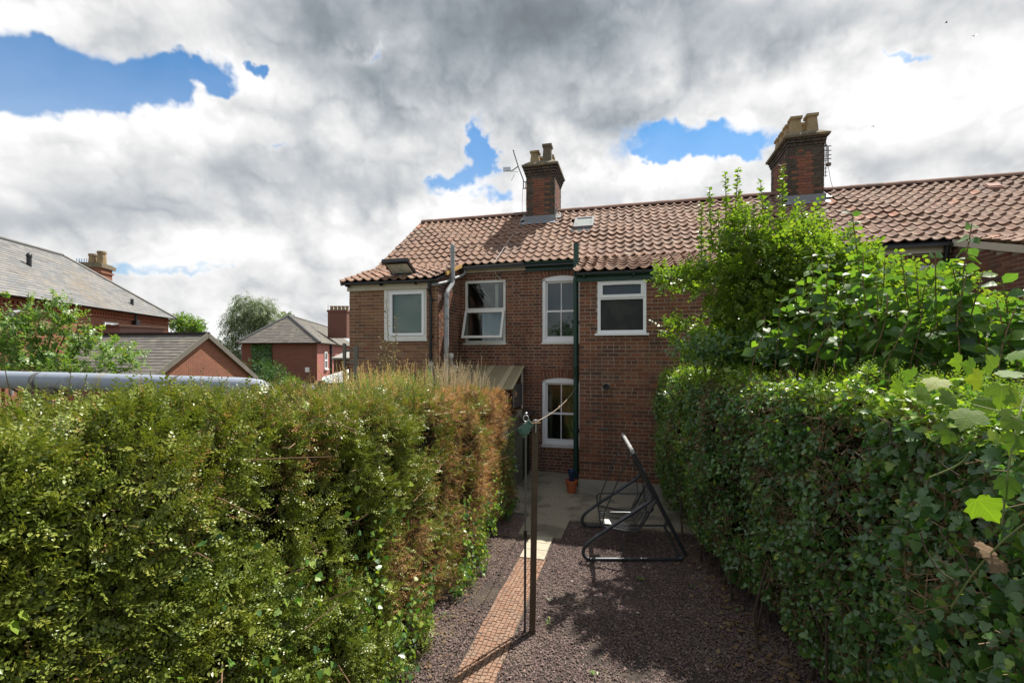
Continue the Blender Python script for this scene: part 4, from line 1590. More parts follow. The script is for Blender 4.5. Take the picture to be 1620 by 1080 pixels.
# rooflight
mb = MB(-Vector(OM))
dyv = Vector((0, NR - 10.58, ZR - ZE)).normalized()
upv = Vector((0, -dyv.z, dyv.y))
cn = (RLT[2] + RLT[3]) / 2
cc = Vector(((RLT[0] + RLT[1]) / 2, cn, zmain(cn)))
hw, hl_ = .25, .34
for sx in (-1, 1):
    mb.obox(cc + Vector((sx * (hw - .02), 0, 0)) + upv * .06, (.03, 0, 0), dyv * hl_, upv * .05)
for sy in (-1, 1):
    mb.obox(cc + dyv * sy * (hl_ - .03) + upv * .06, (hw - .05, 0, 0), dyv * .03, upv * .05)
mb.obox(cc - dyv * (hl_ + .08) + upv * .035, (hw + .05, 0, 0), dyv * .08, upv * .008)
rf = mb.build('rooflight', M_lead, hm)
mb = MB(-Vector(OM))
mb.obox(cc + upv * .085, (hw - .05, 0, 0), dyv * (hl_ - .06), upv * .004)
mb.build('pane', M_skyglass, rf)

# ================================================= right house
hr, OR_ = house_root(3.9, 'right terrace house with cream fascia, black gutter and tall chimney, mostly behind the shrubs')
mb = MB(-Vector(OR_))
op3 = [(5.18, 5.86, 3.3, 4.56)]
wall_boxes(mb, 'e', NW, NW + .22, 3.9, 6.0, -.1, 4.97, op3)


def zr_(n):
    return 4.99 - .30 * (10.58 - n)


NF = 8.2
for i in range(12):
    a = NF + .22 + (NW - NF - .22) * i / 12
    c = NF + .22 + (NW - NF - .22) * (i + 1) / 12
    mb.box(6.0, 6.22, a, c, -.1, zr_(a) - .02)
wall_boxes(mb, 'e', NF, NF + .22, 6.0, 11.5, -.1, zr_(NF))
wall_boxes(mb, 'n', 11.5, 11.7, NF, 15.9, -.1, 4.2)
back_shell(mb, 3.9, 11.5)
wr = mb.build('wall', M_mortar, hr)
bA = brick_list('e', NW, -1, 3.9, 6.0, 0, 4.78, [(5.18, 5.86, 3.3, 4.77)], 'flemish')
bB = brick_list('n', 6.0, -1, NF, NW, 0, 4.95, (), 'stretcher', top=lambda n: zr_(n) - .1)
bB += brick_list('e', NF, -1, 6.0, 11.5, 0, zr_(NF) - .1, (), 'stretcher')
lay_bricks(bB, wr, OR_, M_brick, 230, lambda b: b[4] > 2.8)
lay_bricks(bA, wr, OR_, M_brick, 70, lambda b: b[0] > 4.5 and b[4] > 3.6)
mb = MB(-Vector(OR_))
arch_bricks(mb, 5.16, 5.88, 4.56, NW, .0, .2)
mb.build('brick_arch', M_brick, wr, kind='stuff')
mb = MB(-Vector(OR_))
roof_slab(mb, 3.9, 5.96, [(10.50, zmain(10.50)), (NR, ZR), (16.05, 4.98)])
roof_slab(mb, 5.96, 11.6, [(8.0, zr_(8.0)), (10.58, 4.99), (NR, ZR), (16.05, 4.98)])
rr = mb.build('roof', M_black, hr)
VT = (7.72, 12.75)


def skipR(e, n):
    return chR[0] - .1 < e < chR[1] + .1 and n > chR[2] - .15


t_ = slope_tiles(3.9, 11.6, 10.58, ZE, NR, ZR, skip=skipR)
t_ += slope_tiles(5.94, 11.6, 8.0, zr_(8.0), 10.60, zr_(10.60), .25)
lay_tiles(t_, rr, OR_, 300, .035)
ridge(rr, OR_, 4.65, 11.6)
mb = MB(-Vector(OR_))
mb.box(3.9, 5.98, NW - .06, NW - .012, 4.79, 4.93)
mb.build('fascia', M_cream, hr)
mb = MB(-Vector(OR_))
mb.bar((5.955, 8.0, zr_(8.0) - .03), (5.955, 10.55, zr_(10.55) - .03), .03, .12)
mb.build('bargeboard', M_cream, hr)
mb = MB(-Vector(OR_))
gutter(mb, (4.0, NW - .13, 4.97), (5.93, NW - .13, 4.96))
pipe_run(mb, [(5.88, NW - .13, 4.92), (5.88, NW - .10, 4.75), (5.88, NW - .07, 4.6), (5.88, NW - .07, 0)], .045)
mb.build('downpipe', M_black, hr)
e0, e1, z0, z1 = op3[0]
mb = MB(-Vector(OR_))
ring(mb, e0, e1, z0, z1, .07, NW - .005, NW + .06)
mb.box((e0 + e1) / 2 - .03, (e0 + e1) / 2 + .03, NW - .005, NW + .06, z0 + .07, z1 - .07)
win = mb.build('window', M_whitepaint, hr, label='white window half hidden by leaves')
pane(win, OR_, e0 + .06, e1 - .06, z0 + .06, z1 - .06, NW + .03, M_glass)
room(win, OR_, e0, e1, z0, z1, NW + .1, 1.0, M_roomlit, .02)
mb = MB(-Vector(OR_))
p = Vector((7.90, 12.72, zmain(12.72)))
mb.obox(p + upv * .06 - dyv * .02, (.14, 0, 0), dyv * .12, upv * .035)
mb.obox(p + upv * .10, (.12, 0, 0), dyv * .09, upv * .012)
mb.build('vent_tile', mat('pink_clay', (.36, .20, .16), .8, None, None, (40, .15)), rr)
pots = []
for j, pn in enumerate((12.98, 13.38, 13.76, 14.12)):
    pots += [(4.02, pn, .47 + random.uniform(-.02, .03), .112, M_pot), (4.38, pn, .48 + random.uniform(-.02, .03), .112, M_pot)]
chimney(hr, OR_, *chR, 8.22, pots, 'right chimney stack with a double row of square pots')

# ------------------------------------------------------------------ aerials
def en3(e, n, z):
    return EN(e, n, z)


a0 = en3(-3.03, 12.95, 7.5)
ae = empty('tv_aerial', en3(-2.94, 12.95, 7.7))
tag(ae, 'thin television aerial leaning out from the left chimney', 'aerial')
o_ = Vector(ae.location)


def P(x, y, D):
    return world_px(x, y, D) - o_


Dm = 13.2
mb = MB()
for q in (288, 298):
    mb.tube([P(828, q, Dm), P(835, q, Dm - .03)], .014, 6)
mb.tube([P(828, 287, Dm), P(828, 299, Dm)], .014, 6)
mb.tube([P(831.5, 287, Dm), P(831.5, 299, Dm)], .010, 6)
mb.build('bracket', M_metal, ae)
mb = MB()
mb.tube([P(828, 298, Dm), P(828, 285, Dm), P(820, 264, Dm), P(812.5, 240, Dm)], .016, 6)
mb.lathe([(0, .04), (.03, .0), (0, -.04)], P(812.5, 238, Dm), 8)
mb.build('mast', M_metal, ae)
mb = MB()
mb.tube([P(820, 263, Dm), P(812, 269, Dm), P(808, 271, Dm), P(803, 269, Dm)], .014, 6)
mb.tube([P(820, 272, Dm), P(806, 271, Dm)], .005, 4)
mb.tube([P(814, 276, Dm), P(809, 286, Dm)], .006, 4)
mb.build('boom', M_metal, ae)
mb = MB()
mb.obox(P(802, 268, Dm), (.11, .01, .01), (0, .02, 0), (-.005, 0, .06))
mb.obox(P(803, 268, Dm - .02), (.03, 0, 0), (0, .02, 0), (0, 0, .04))
mb.build('reflector', M_alu, ae)
mb = MB()
mb.tube([P(827, 298, Dm), P(826, 335, Dm - .05), en3(-3.02, 13.2, 7.02) - o_, en3(-3.08, 12.4, zmain(12.4) + .07) - o_, en3(-3.2, 10.55, zmain(10.55) + .06) - o_, en3(-3.18, 10.60, 4.75) - o_, en3(-2.9, 10.68, 4.5) - o_], .006, 5)
mb.build('cable', mat('pale_cable', (.55, .52, .46), .6), ae)

ae = empty('tv_aerial', en3(4.72, 13.0, 7.6))
tag(ae, 'ladder shaped television aerial fixed to the right side of the tall chimney', 'aerial')
o_ = Vector(ae.location)
Dm = 11.55
mb = MB()
mb.tube([P(1306, 222, Dm), P(1306, 232, Dm), P(1310, 232, Dm), P(1310, 262, Dm)], .016, 6)
for q in (232, 239, 246, 252):
    mb.tube([P(1301, q, Dm), P(1315, q - 1, Dm)], .012, 5)
mb.build('mast', M_metal, ae)
mb = MB()
mb.tube([P(1304, 228, Dm), P(1303.5, 280, Dm + .2)], .010, 5)
mb.tube([P(1307.5, 228, Dm + .1), P(1306, 280, Dm + .3)], .010, 5)
for i in range(9):
    q = 230 + i * 6
    mb.tube([P(1300, q + 1, Dm + .02 * i), P(1309, q, Dm + .02 * i + .05)], .008, 4)
mb.build('element_rack', M_metal, ae)
mb = MB()
mb.lathe([(0, .05), (.05, .03), (.06, 0), (.05, -.04), (0, -.05)], P(1311, 260, Dm), 8)
mb.build('amplifier', M_wood, ae, True)
mb = MB()
mb.tube([P(1310, 262, Dm), P(1314, 285, Dm), P(1318, 299, Dm - .05)], .006, 4)
mb.build('cable', MATS['pale_cable'], ae)

# ------------------------------------------------------------------ yard things
# dark green shed, seen end on beside the canopy
sh = empty('garden_shed', EN(-2.62, 10.05, 0), -YAW)
tag(sh, 'narrow dark green timber shed with a brown felt lid against the house wall', 'shed')
mb = MB()
mb.box(-.36, .30, -.40, .45, .03, 1.42)
mb.build('body', mat('dark_green_shed', (.008, .035, .022), .6, None, [(4, (.012, .05, .03), .5, .7, .6)], (30, .2)), sh)
for i in range(5):
    q = MB()
    q.box(-.355 + i * .132, -.355 + i * .132 + .124, -.416, -.40, .05, 1.40)
    q.build('board', MATS['dark_green_shed'], sh)
mb = MB()
mb.add([(-.42, -.48, 1.50), (.44, -.48, 1.42), (.44, .5, 1.50), (-.42, .5, 1.58), (-.42, -.48, 1.46), (.44, -.48, 1.38), (.44, .5, 1.46), (-.42, .5, 1.54)],
       [(0, 1, 2, 3), (7, 6, 5, 4), (0, 4, 5, 1), (1, 5, 6, 2), (2, 6, 7, 3), (3, 7, 4, 0)])
mb.build('roof', mat('brown_felt', (.06, .04, .032), .95, (60, .4, .004), None, (60, .2)), sh)
# grey boarded fence between the yards, end on
fe = empty('garden_fence', EN(-2.34, 8.9, 0), -YAW)
tag(fe, 'short grey boarded fence between the left hedge and the shed', 'fence')
for j in range(10):
    q = MB()
    q.box(-.012, .012, -.72 + j * .145, -.72 + j * .145 + .13, .05, 1.52 + random.uniform(-.02, .02))
    q.build('board', M_wood, fe)
for y_ in (-.78, .74):
    q = MB()
    q.box(-.05, .05, y_ - .045, y_ + .045, 0, 1.60)
    q.build('post', M_wood, fe)
q = MB()
q.box(.014, .05, -.72, .70, .4, .47)
q.box(.014, .05, -.72, .70, 1.2, 1.27)
q.build('rail', M_wood, fe)

# terracotta pot and the blue jug in it
pt = EN(-1.16, 9.20, .03)
mb = MB()
mb.lathe([(0, .0), (.085, .0), (.115, .20), (.128, .205), (.13, .25), (.118, .252), (.112, .21), (.0, .19)], (0, 0, 0), 20)
o = mb.build('flower_pot', mat('orange_plastic', (.42, .12, .045), .5, None, None, (30, .12)), None, True, pt)
tag(o, 'orange flower pot standing at the corner of the brick extension', 'flower pot')
ju = empty('watering_jug', pt + Vector((.0, .02, .222)))
tag(ju, 'small dark blue plastic jug standing in the orange pot', 'jug')
mb = MB()
mb.lathe([(0, 0), (.05, 0), (.045, .06), (.06, .13), (.085, .20), (.08, .22), (.055, .14), (0, .12)], (0, 0, 0), 14)
mb.build('body', mat('blue_plastic', (.012, .03, .085), .4), ju, True)
mb = MB()
mb.tube([(.07, 0, .19), (.12, 0, .17), (.11, 0, .08), (.05, 0, .05)], .010, 6)
mb.build('handle', MATS['blue_plastic'], ju, True)

# washing line post, prop and line
pb = Vector((.205, 4.61, 0))
pw = empty('washing_line_post', pb)
tag(pw, 'square wooden washing line post beside the brick path', 'post')
mb = MB()
mb.bar((0, 0, -.05), (.035, .02, 2.14), .060, .060, (0, 1, 0))
mb.build('post', M_post, pw)
mb = MB()
mb.bar((.034, -.013, 2.03), (.036, -.013, 2.14), .010, .055, (0, 1, 0))
mb.lathe([(0, .012), (.02, .008), (.02, -.0), (0, -.004)], (.035, .02, 2.145), 10)
mb.build('cap', M_alu, pw)
# green winder hanging on the post
wd = empty('line_winder', pb + Vector((-.03, -.02, 2.10)))
tag(wd, 'green plastic washing line winder hung at the top of the wooden post', 'winder')
mb = MB()
ax = Vector((.70, 0, .60)).normalized()
az_ = Vector((-.60, 0, .70)).normalized()
cw = Vector((-.035, -.03, -.01))
mb.obox(cw + Vector((0, .026, 0)), ax * .07, (0, .006, 0), az_ * .036)
mb.obox(cw + Vector((0, -.026, 0)), ax * .07, (0, .006, 0), az_ * .036)
mb.obox(cw + ax * .062, ax * .007, (0, .022, 0), az_ * .032)
mb.obox(cw - ax * .062, ax * .007, (0, .022, 0), az_ * .032)
mb.add([cw + Vector((-.07, -.03, -.055)), cw + Vector((.03, -.03, -.06)), cw + Vector((.06, -.03, .0)), cw + Vector((-.085, -.03, -.02)),
        cw + Vector((-.05, .03, -.075)), cw + Vector((.02, .03, -.08)), cw + Vector((-.02, 0, -.115))],
       [(0, 1, 2, 3), (0, 6, 1), (1, 6, 5), (0, 4, 6), (4, 5, 6), (1, 5, 2)])
mb.build('case', mat('faded_green_plastic', (.09, .17, .13), .5, None, [(14, (.025, .085, .06), .46, .62, .85)], (40, .2)), wd)
mb = MB()
mb.tube([cw + ax * .06 * math.cos(t_) * .4 + Vector((0, .0, .0)) + az_ * .035 * math.sin(t_) for t_ in [i * math.pi / 5 for i in range(11)]], .018, 6)
mb.build('spool', mat('dark_line', (.03, .07, .05), .7), wd, True)
mb = MB()
mb.tube([Vector((-.035, -.02, .075)) + Vector((.026 * math.cos(t_), 0, .032 * math.sin(t_))) for t_ in [i * math.pi / 8 for i in range(17)]], .0055, 6)
mb.lathe([(0, .014), (.014, 0), (0, -.014)], (-.032, -.02, .128), 10)
mb.tube([(-.035, -.02, .105), (-.032, -.02, .125)], .006, 6)
mb.build('hook', M_alu, wd, True)
mb = MB()
mb.tube([(-.05, -.05, .028), (.11, -.05, .035)], .008, 6)
mb.build('stick', M_twig, wd)
# prop
pr_ = empty('clothes_prop', (.135, 4.63, 0))
tag(pr_, 'thin metal clothes prop standing just left of the wooden post', 'clothes prop')
mb = MB()
mb.tube([(-.005, 0, 0), (0, 0, 1.0)], .012, 8)
mb.build('lower_tube', mat('dark_prop', (.07, .075, .085), .4, None, None, None, .5), pr_)
mb = MB()
mb.tube([(0, 0, .98), (.006, 0, 1.98)], .0095, 8)
mb.build('upper_tube', mat('dull_steel', (.16, .165, .165), .5, None, None, (30, .1), .5), pr_)
mb = MB()
mb.tube([(0, 0, .95), (0, 0, 1.03)], .018, 8)
mb.build('collar', M_black, pr_)
# line
ln = empty('washing_line', pb + Vector((.03, 0, 2.13)))
tag(ln, 'pale cord washing line slung from the wooden post to the green pipe', 'washing line')
o_ = Vector(ln.location)
A_ = pb + Vector((.03, -.02, 2.135))
B_ = EN(PE, PN - .06, 2.12)
mb = MB()
pts = []
for i in range(13):
    t = i / 12
    p = A_.lerp(B_, t)
    p.z -= .34 * 4 * t * (1 - t) * .25
    pts.append(p - o_)
mb.tube(pts, .004, 6)
mb.build('cord', mat('cord', (.36, .29, .22), .8), ln)
mb = MB()
q = pts[5]
mb.lathe([(0, .02), (.016, .01), (.014, -.02), (0, -.03)], q, 8)
mb.tube([q, q + Vector((.015, 0, -.06))], .004, 5)
mb.build('knot', MATS['cord'], ln)

# swing seat without its cushions
sw = empty('swing_seat', (1.66, 6.6, 0))
tag(sw, 'bare dark grey tubular garden swing seat frame against the right hedge', 'swing seat')
o_ = Vector((1.66, 6.6, 0))
LN = Vector((.17, 1.2, 0)) * 1.0   # depth of the swing


def smooth_pts(pts, it=2):
    pts = [Vector(p) for p in pts]
    for _ in range(it):
        q = [pts[0]]
        for a, b in zip(pts[:-1], pts[1:]):
            q += [a.lerp(b, .25), a.lerp(b, .75)]
        q.append(pts[-1])
        pts = q
    return pts


base = Vector((0, 6.20, 0))
for s in (0, 1):
    L0 = base + LN * s
    mb = MB()
    z_ = .03
    mb.tube([p + L0 - o_ for p in smooth_pts([(2.36, 0, .14), (2.32, 0, z_), (2.20, 0, z_), (1.16, 0, z_), (1.0, 0, z_), (.955, .0, .14), (1.04, 0, .27), (1.80, 0, .76), (1.94, 0, .87), (1.86, 0, 1.02), (1.83, 0, 1.08)])], .024, 8)
    mb.build('side_frame', M_frame, sw, True)
    mb = MB()
    mb.tube([Vector(p) + L0 - o_ for p in ((2.37, 0.0, .08), (1.64, 0, 1.50))], .026, 8)
    mb.build('upright', M_frame, sw, True)
mb = MB()
T0, T1 = Vector((1.64, 0, 1.50)) + base - o_, Vector((1.64, 0, 1.50)) + base + LN - o_
mb.tube([T0 - (T1 - T0) * .04, T1 + (T1 - T0) * .04], .028, 10)
mb.build('crossbar', mat('sunlit_steel', (.42, .42, .41), .4, None, [(9, (.10, .10, .11), .5, .66, .7)]), sw, True)  # pale colour paints the sunlight along the crossbar
mb = MB()
mb.tube([Vector((2.30, 0, .03)) + base - o_, Vector((2.30, 0, .03)) + base + LN - o_], .02, 8)
mb.build('rear_bar', M_frame, sw)


def SP(x, z, d):           # point on the seat: x, height, fraction of its depth
    return Vector((x, 6.20, z)) + LN * (.14 + .72 * d) - o_


FR, BK, TP = (1.22, .42), (1.74, .33), (2.02, .82)
mb = MB()
for d in (0, 1):
    mb.tube(smooth_pts([SP(FR[0], FR[1] + .0, d), SP(BK[0] - .08, BK[1], d), SP(BK[0] + .03, BK[1] + .03, d), SP(TP[0], TP[1], d)], 2), .013, 6)
mb.tube([SP(*FR, 0), SP(*FR, 1)], .013, 6)
mb.tube([SP(*TP, 0), SP(*TP, 1)], .013, 6)
mb.tube([SP(*BK, 0), SP(*BK, 1)], .010, 6)
mb.build('seat_frame', M_frame, sw, True)
mb = MB()
for i in range(26):
    t = (i + .5) / 26
    mb.tube([SP(FR[0] + (BK[0] - FR[0]) * t, FR[1] + (BK[1] - FR[1]) * t, 0), SP(FR[0] + (BK[0] - FR[0]) * t, FR[1] + (BK[1] - FR[1]) * t, 1)], .0035, 4, False)
for i in range(5):
    d = (i + .5) / 5
    mb.tube([SP(*FR, d), SP(*BK, d)], .005, 4, False)
mb.build('seat_mesh', M_frame, sw)
mb = MB()
for i in range(22):
    t = (i + .5) / 22
    mb.tube([SP(BK[0] + (TP[0] - BK[0]) * t, BK[1] + (TP[1] - BK[1]) * t, 0), SP(BK[0] + (TP[0] - BK[0]) * t, BK[1] + (TP[1] - BK[1]) * t, 1)], .0035, 4, False)
for i in range(5):
    d = (i + .5) / 5
    mb.tube([SP(*BK, d), SP(*TP, d)], .005, 4, False)
mb.build('backrest_mesh', M_frame, sw)
for d in (0, 1):
    mb = MB()
    mb.tube(smooth_pts([SP(1.22, .42, d), SP(1.19, .58, d), SP(1.26, .615, d), SP(1.92, .60, d), SP(1.96, .66, d)], 2), .010, 6)
    mb.build('armrest', M_frame, sw, True)
    mb = MB()
    tp = T0.lerp(T1, .10 + .80 * d)
    mb.tube([tp, SP(1.27, .61, d), SP(1.24, .44, d)], .009, 6)
    mb.build('hanging_rod', M_frame, sw)
    mb = MB()
    mb.tube([tp + Vector((.14, 0, -.32)), SP(1.86, .60, d), SP(1.74, .35, d)], .008, 6)
    mb.build('hanging_rod', M_frame, sw)
mb = MB()
mb.tube([SP(1.5, .36, .1), SP(1.53, .2, .02), SP(1.53, .03, -.08)], .007, 5)
mb.build('tether', M_black, sw)
mb = MB()
mb.obox(SP(1.30, .43, .15), (.06, 0, -.005), (0, .09, 0), (0, 0, .006))
mb.build('sunlit_patch', mat('sunlit_mesh_tone', (.62, .60, .54), .9), sw)  # added pale patch standing in for sunlight on the seat mesh

# ================================================================== hedges
def ZL(n):
    return 2.655 - .064 * n


def EL_(n):
    return -1.95 - .027 * n


def enz(e, n, z):
    return np.stack([e * CO + n * SI, -e * SI + n * CO, z], 1)


NV = np.array([SI, CO, 0])
EV = np.array([CO, -SI, 0])
UP = np.array([0, 0, 1.0])


def left_surface(N, n0, n1, part):
    """points and outward normals on the left hedge"""
    n = rng.uniform(n0, n1, N)
    zt = ZL(n)
    if part == 'face':
        z = zt * (1 - rng.random(N) ** 1.15) + .02
        e = EL_(n) + .16 * np.clip((.8 - z) / .8, 0, 1) - .05 * np.clip((z - 1.0), 0, 2)
        edge = np.clip((z - (zt - .30)) / .30, 0, 1)
        e = e - .16 * edge ** 2
        nr = unit(EV[None] * (1 - .7 * edge[:, None]) + UP[None] * (.12 + .8 * edge[:, None]))
    elif part == 'top':
        e = EL_(n) - .12 - 1.05 * rng.random(N)
        z = zt - .03
        nr = unit(np.repeat(UP[None], N, 0) + EV[None] * .15)
    else:
        e = EL_(n) - 1.1 * rng.random(N)
        n = np.full(N, n1)
        z = ZL(n) * rng.random(N)
        nr = np.repeat(NV[None], N, 0)
    P = enz(e, n, z)
    b = .26 * (vnoise(P, 1.5, 1) - .5) + .16 * (vnoise(P, 4.5, 2) - .5)
    return P + nr * b[:, None], nr, n, z


def sprays(P, nr, K, lmin, lmax, smin, smax, up=.45, spread=.7):
    """leafy twigs: K leaves in two ranks along every twig; returns leaf arrays and the twig axes"""
    N = len(P)
    d = unit(nr * .75 + UP[None] * up + rng.normal(size=(N, 3)) * spread)
    L = rng.uniform(lmin, lmax, N)
    side = unit(np.cross(d, unit(nr * .7 + np.array(SUN)[None] * .8 + .45 * rng.normal(size=(N, 3)))))
    flat = np.cross(side, d)
    flat = flat * np.sign((flat * np.array(SUN)).sum(1, keepdims=True) + 1e-6)
    t = (np.arange(K) + .6) / K
    sg = np.where(np.arange(K) % 2 == 0, 1.0, -1.0)
    C = P[:, None] + d[:, None] * (L[:, None, None] * t[None, :, None])
    tip = d[:, None] * .6 + side[:, None] * sg[None, :, None] * .9 + rng.normal(size=(N, K, 3)) * .16
    nn = flat[:, None] + rng.normal(size=(N, K, 3)) * .20 + 0 * t[None, :, None]
    s = rng.uniform(smin, smax, (N, 1)) * rng.uniform(.75, 1.2, (N, K)) * (1 - .3 * t[None])
    return C.reshape(-1, 3), nn.reshape(-1, 3), tip.reshape(-1, 3), s.ravel(), d, L


LO = EN(-2.6, 5.0, 0)
hedL = empty('hedge', LO)
tag(hedL, 'clipped small-leaved hedge with brown dead patches on the left of the path', 'hedge')
ps, ns_, nn_, zz_ = [], [], [], []
for N, a, b, part in ((21000, .4, 3.3, 'face'), (19500, 3.3, 8.15, 'face'), (4200, .5, 3.3, 'top'), (8200, 3.3, 8.15, 'top'), (900, 1, 8.15, 'end')):
    q = left_surface(N, a, b, part)
    ps.append(q[0]); ns_.append(q[1]); nn_.append(q[2]); zz_.append(q[3])
P_, Nr, nn, zz = map(np.concatenate, (ps, ns_, nn_, zz_))
# clumps: some patches are thin and lie deeper
cl = vnoise(P_, 3.2, 5)
dens = vnoise(P_, 7.0, 6)
keep = (nn < 1.5) | ((cl * .6 + dens * .4) > .37 - .10 * np.clip((2.6 - nn) / 1.2, 0, 1) + .12 * rng.random(len(P_)))
deadp = np.clip((nn - 3.9) / 1.7, 0, 1) * .97 * np.clip(.95 + (vnoise(P_, 1.1, 9) - .42) * 2.6, 0, 1)
deadp = np.maximum(deadp, .80 * np.clip((vnoise(P_, 1.9, 11) - .51) * 6, 0, 1))
deadp = np.maximum(deadp, .42 * np.clip((zz - ZL(nn) + .28) / .2, 0, 1))
deadp = deadp * np.clip((nn - 1.4) / 1.2, .12, 1)
thin = ~keep
keep = keep | (rng.random(len(P_)) < .55)
P_ = P_ - Nr * (thin * rng.uniform(.05, .20, len(P_)))[:, None]
isdead = rng.random(len(P_)) < np.maximum(deadp, thin * .30)
P_ = P_ - Nr * (rng.random(len(P_)) ** 1.8 * .16 + .16 * np.clip(.5 - cl, 0, .5))[:, None]
li = keep & ~isdead
C, n_, t_, s_, d_, L_ = sprays(P_[li], Nr[li], 12, .07, .16, .019, .033)
leaf_obj('leaves', LEAF2, C, n_, t_, s_, M_lonic, hedL, np.clip(np.repeat(vnoise(P_[li], 2.2, 21) * .45 + rng.random(int(li.sum())) * .40, 12) + rng.random(len(C)) * .15, 0, .999), origin=LO)
di = keep & isdead
C, n_, t_, s_, d2, L2 = sprays(P_[di], Nr[di], 9, .05, .14, .014, .024, .2, .9)
leaf_obj('dead_leaves', LEAF2, C, n_, t_, s_, M_dead, hedL, None, s_ * .7, origin=LO)
# bare twigs everywhere, thick in the dead parts
Pt = np.concatenate([P_[di], P_[di], P_[li][::9]])
Nt = np.concatenate([Nr[di], Nr[di], Nr[li][::9]])
dt = unit(Nt * .35 + rng.normal(size=Pt.shape) * .9 + UP[None] * .2)
Lt = rng.uniform(.05, .22, len(Pt))
leaf_obj('twigs', STEM, Pt - dt * (Lt * .4)[:, None] - Nt * .03, rdir(len(Pt)), dt, Lt, M_twig, hedL, None, rng.uniform(.0018, .0038, len(Pt)), origin=LO)
# a few long bent stems
mb = MB(-LO)
for i in range(60):
    n = random.uniform(1.2, 7.9)
    z = random.uniform(.3, ZL(n))
    p = EN(EL_(n) + random.uniform(.02, .12), n, z)
    d = Vector(rng.normal(size=3)) * .18 + Vector((0, 0, random.uniform(-.15, .12)))
    mb.tube([p, p + d * .5 + Vector(rng.normal(size=3)) * .03, p + d], [.004, .0032, .002], 5)
mb.build('stems', M_twig, hedL, kind='stuff')
# shoots standing above the top
N = 150
n = rng.uniform(1.5, 8.1, N)
e = EL_(n) - rng.uniform(.05, 1.25, N)
Pq = enz(e, n, ZL(n) - .02)
C, n_, t_, s_, d_, L_ = sprays(Pq, np.repeat(UP[None], N, 0), 12, .08, .26, .012, .02, .8, .35)
leaf_obj('shoots', LEAF2, C, n_, t_, s_, M_lonic, hedL, None, origin=LO)
leaf_obj('shoot_stems', STEM, Pq, rdir(N), d_, L_, M_twig, hedL, None, np.full(N, .004), origin=LO)
# dark core sheet, shade between the leaves put into its colour
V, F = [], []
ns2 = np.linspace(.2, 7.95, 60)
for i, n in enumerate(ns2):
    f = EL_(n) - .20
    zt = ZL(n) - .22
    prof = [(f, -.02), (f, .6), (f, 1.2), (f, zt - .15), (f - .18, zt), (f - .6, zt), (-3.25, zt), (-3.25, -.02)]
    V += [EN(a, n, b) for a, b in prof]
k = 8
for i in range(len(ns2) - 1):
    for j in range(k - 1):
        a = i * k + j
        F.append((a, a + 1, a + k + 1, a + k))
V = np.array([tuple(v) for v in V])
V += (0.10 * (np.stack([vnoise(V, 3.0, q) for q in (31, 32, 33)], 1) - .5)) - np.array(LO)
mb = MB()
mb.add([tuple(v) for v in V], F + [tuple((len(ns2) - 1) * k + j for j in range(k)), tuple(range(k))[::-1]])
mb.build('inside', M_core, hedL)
# ivy creeping up the foot and the far end of the hedge
mes_ivy = tpl_mesh('ivy_leaf', IVY)
mes_ivy.materials.append(M_ivy)
mes_ivyl = tpl_mesh('ivy_leaf', IVY)
mes_ivyl.materials.append(M_ivylit)


def ivy_left(N):
    n = np.concatenate([rng.uniform(3.0, 8.1, N), rng.uniform(1.0, 4.0, N // 3)])
    z = np.concatenate([np.abs(rng.normal(0, .45, N)) * (1.2 - .05 * (n[:N])) + .03, np.abs(rng.normal(.5, .6, N // 3)) + .03])
    e = EL_(n) + rng.uniform(.02, .12, len(n)) + .16 * np.clip((.8 - z) / .8, 0, 1)
    P = enz(e, n, z)
    b = .26 * (vnoise(P, 1.5, 1) - .5) + .16 * (vnoise(P, 4.5, 2) - .5)
    P = P + EV[None] * b[:, None]
    k_ = (vnoise(P, 2.2, 40) > .50) & (z < 2.1)
    return P[k_], n[k_]


P, n = ivy_left(2800)
# ivy up the far corner
Nf = 420
zc_ = rng.uniform(.05, 1.7, Nf)
P2 = enz(EL_(np.full(Nf, 8.1)) + rng.uniform(-.05, .12, Nf), 8.05 + rng.normal(0, .14, Nf), zc_)
P = np.concatenate([P, P2])
nr = unit(EV[None] + UP[None] * .5 + rng.normal(size=P.shape) * .45)
tip = unit(-UP[None] * .8 + rng.normal(size=P.shape) * .6)
sz = rng.uniform(.022, .055, len(P))
order = np.argsort(np.linalg.norm(P - np.array([0, 0, H]), axis=1) / sz)
inview = (P[:, 0] / P[:, 1] > -1.1)
order = [i for i in order if inview[i]]
pick = set(order[:160])
for i in pick:
    place_leaf(mes_ivy if random.random() < .6 else mes_ivyl, None, P[i], nr[i], tip[i], sz[i], hedL, 'ivy_leaf', LO)
rest = np.array([i for i in range(len(P)) if i not in pick])
h_ = rng.random(len(rest)) < .55
leaf_obj('ivy_leaves', IVY, P[rest[h_]], nr[rest[h_]], tip[rest[h_]], sz[rest[h_]], M_ivy, hedL, origin=LO)
leaf_obj('sunlit_young_ivy_leaves', IVY, P[rest[~h_]], nr[rest[~h_]], tip[rest[~h_]], sz[rest[~h_]], M_ivylit, hedL, origin=LO)

# ---------------------------------------------------------------- right hedge
_YX = np.array([(-.5, 1.45), (.4, 1.55), (1.2, 1.70), (2, 1.98), (3, 2.26), (4.5, 2.42), (6.5, 2.50), (7.6, 2.52), (8.3, 2.58), (8.75, 2.90)])


def XR(y):
    return np.interp(y, _YX[:, 0], _YX[:, 1])


def ZR_(y):
    return np.interp(y, [0, 2, 4, 6, 7.6, 8.4, 8.8], [2.66, 2.64, 2.62, 2.58, 2.55, 2.50, 2.32])


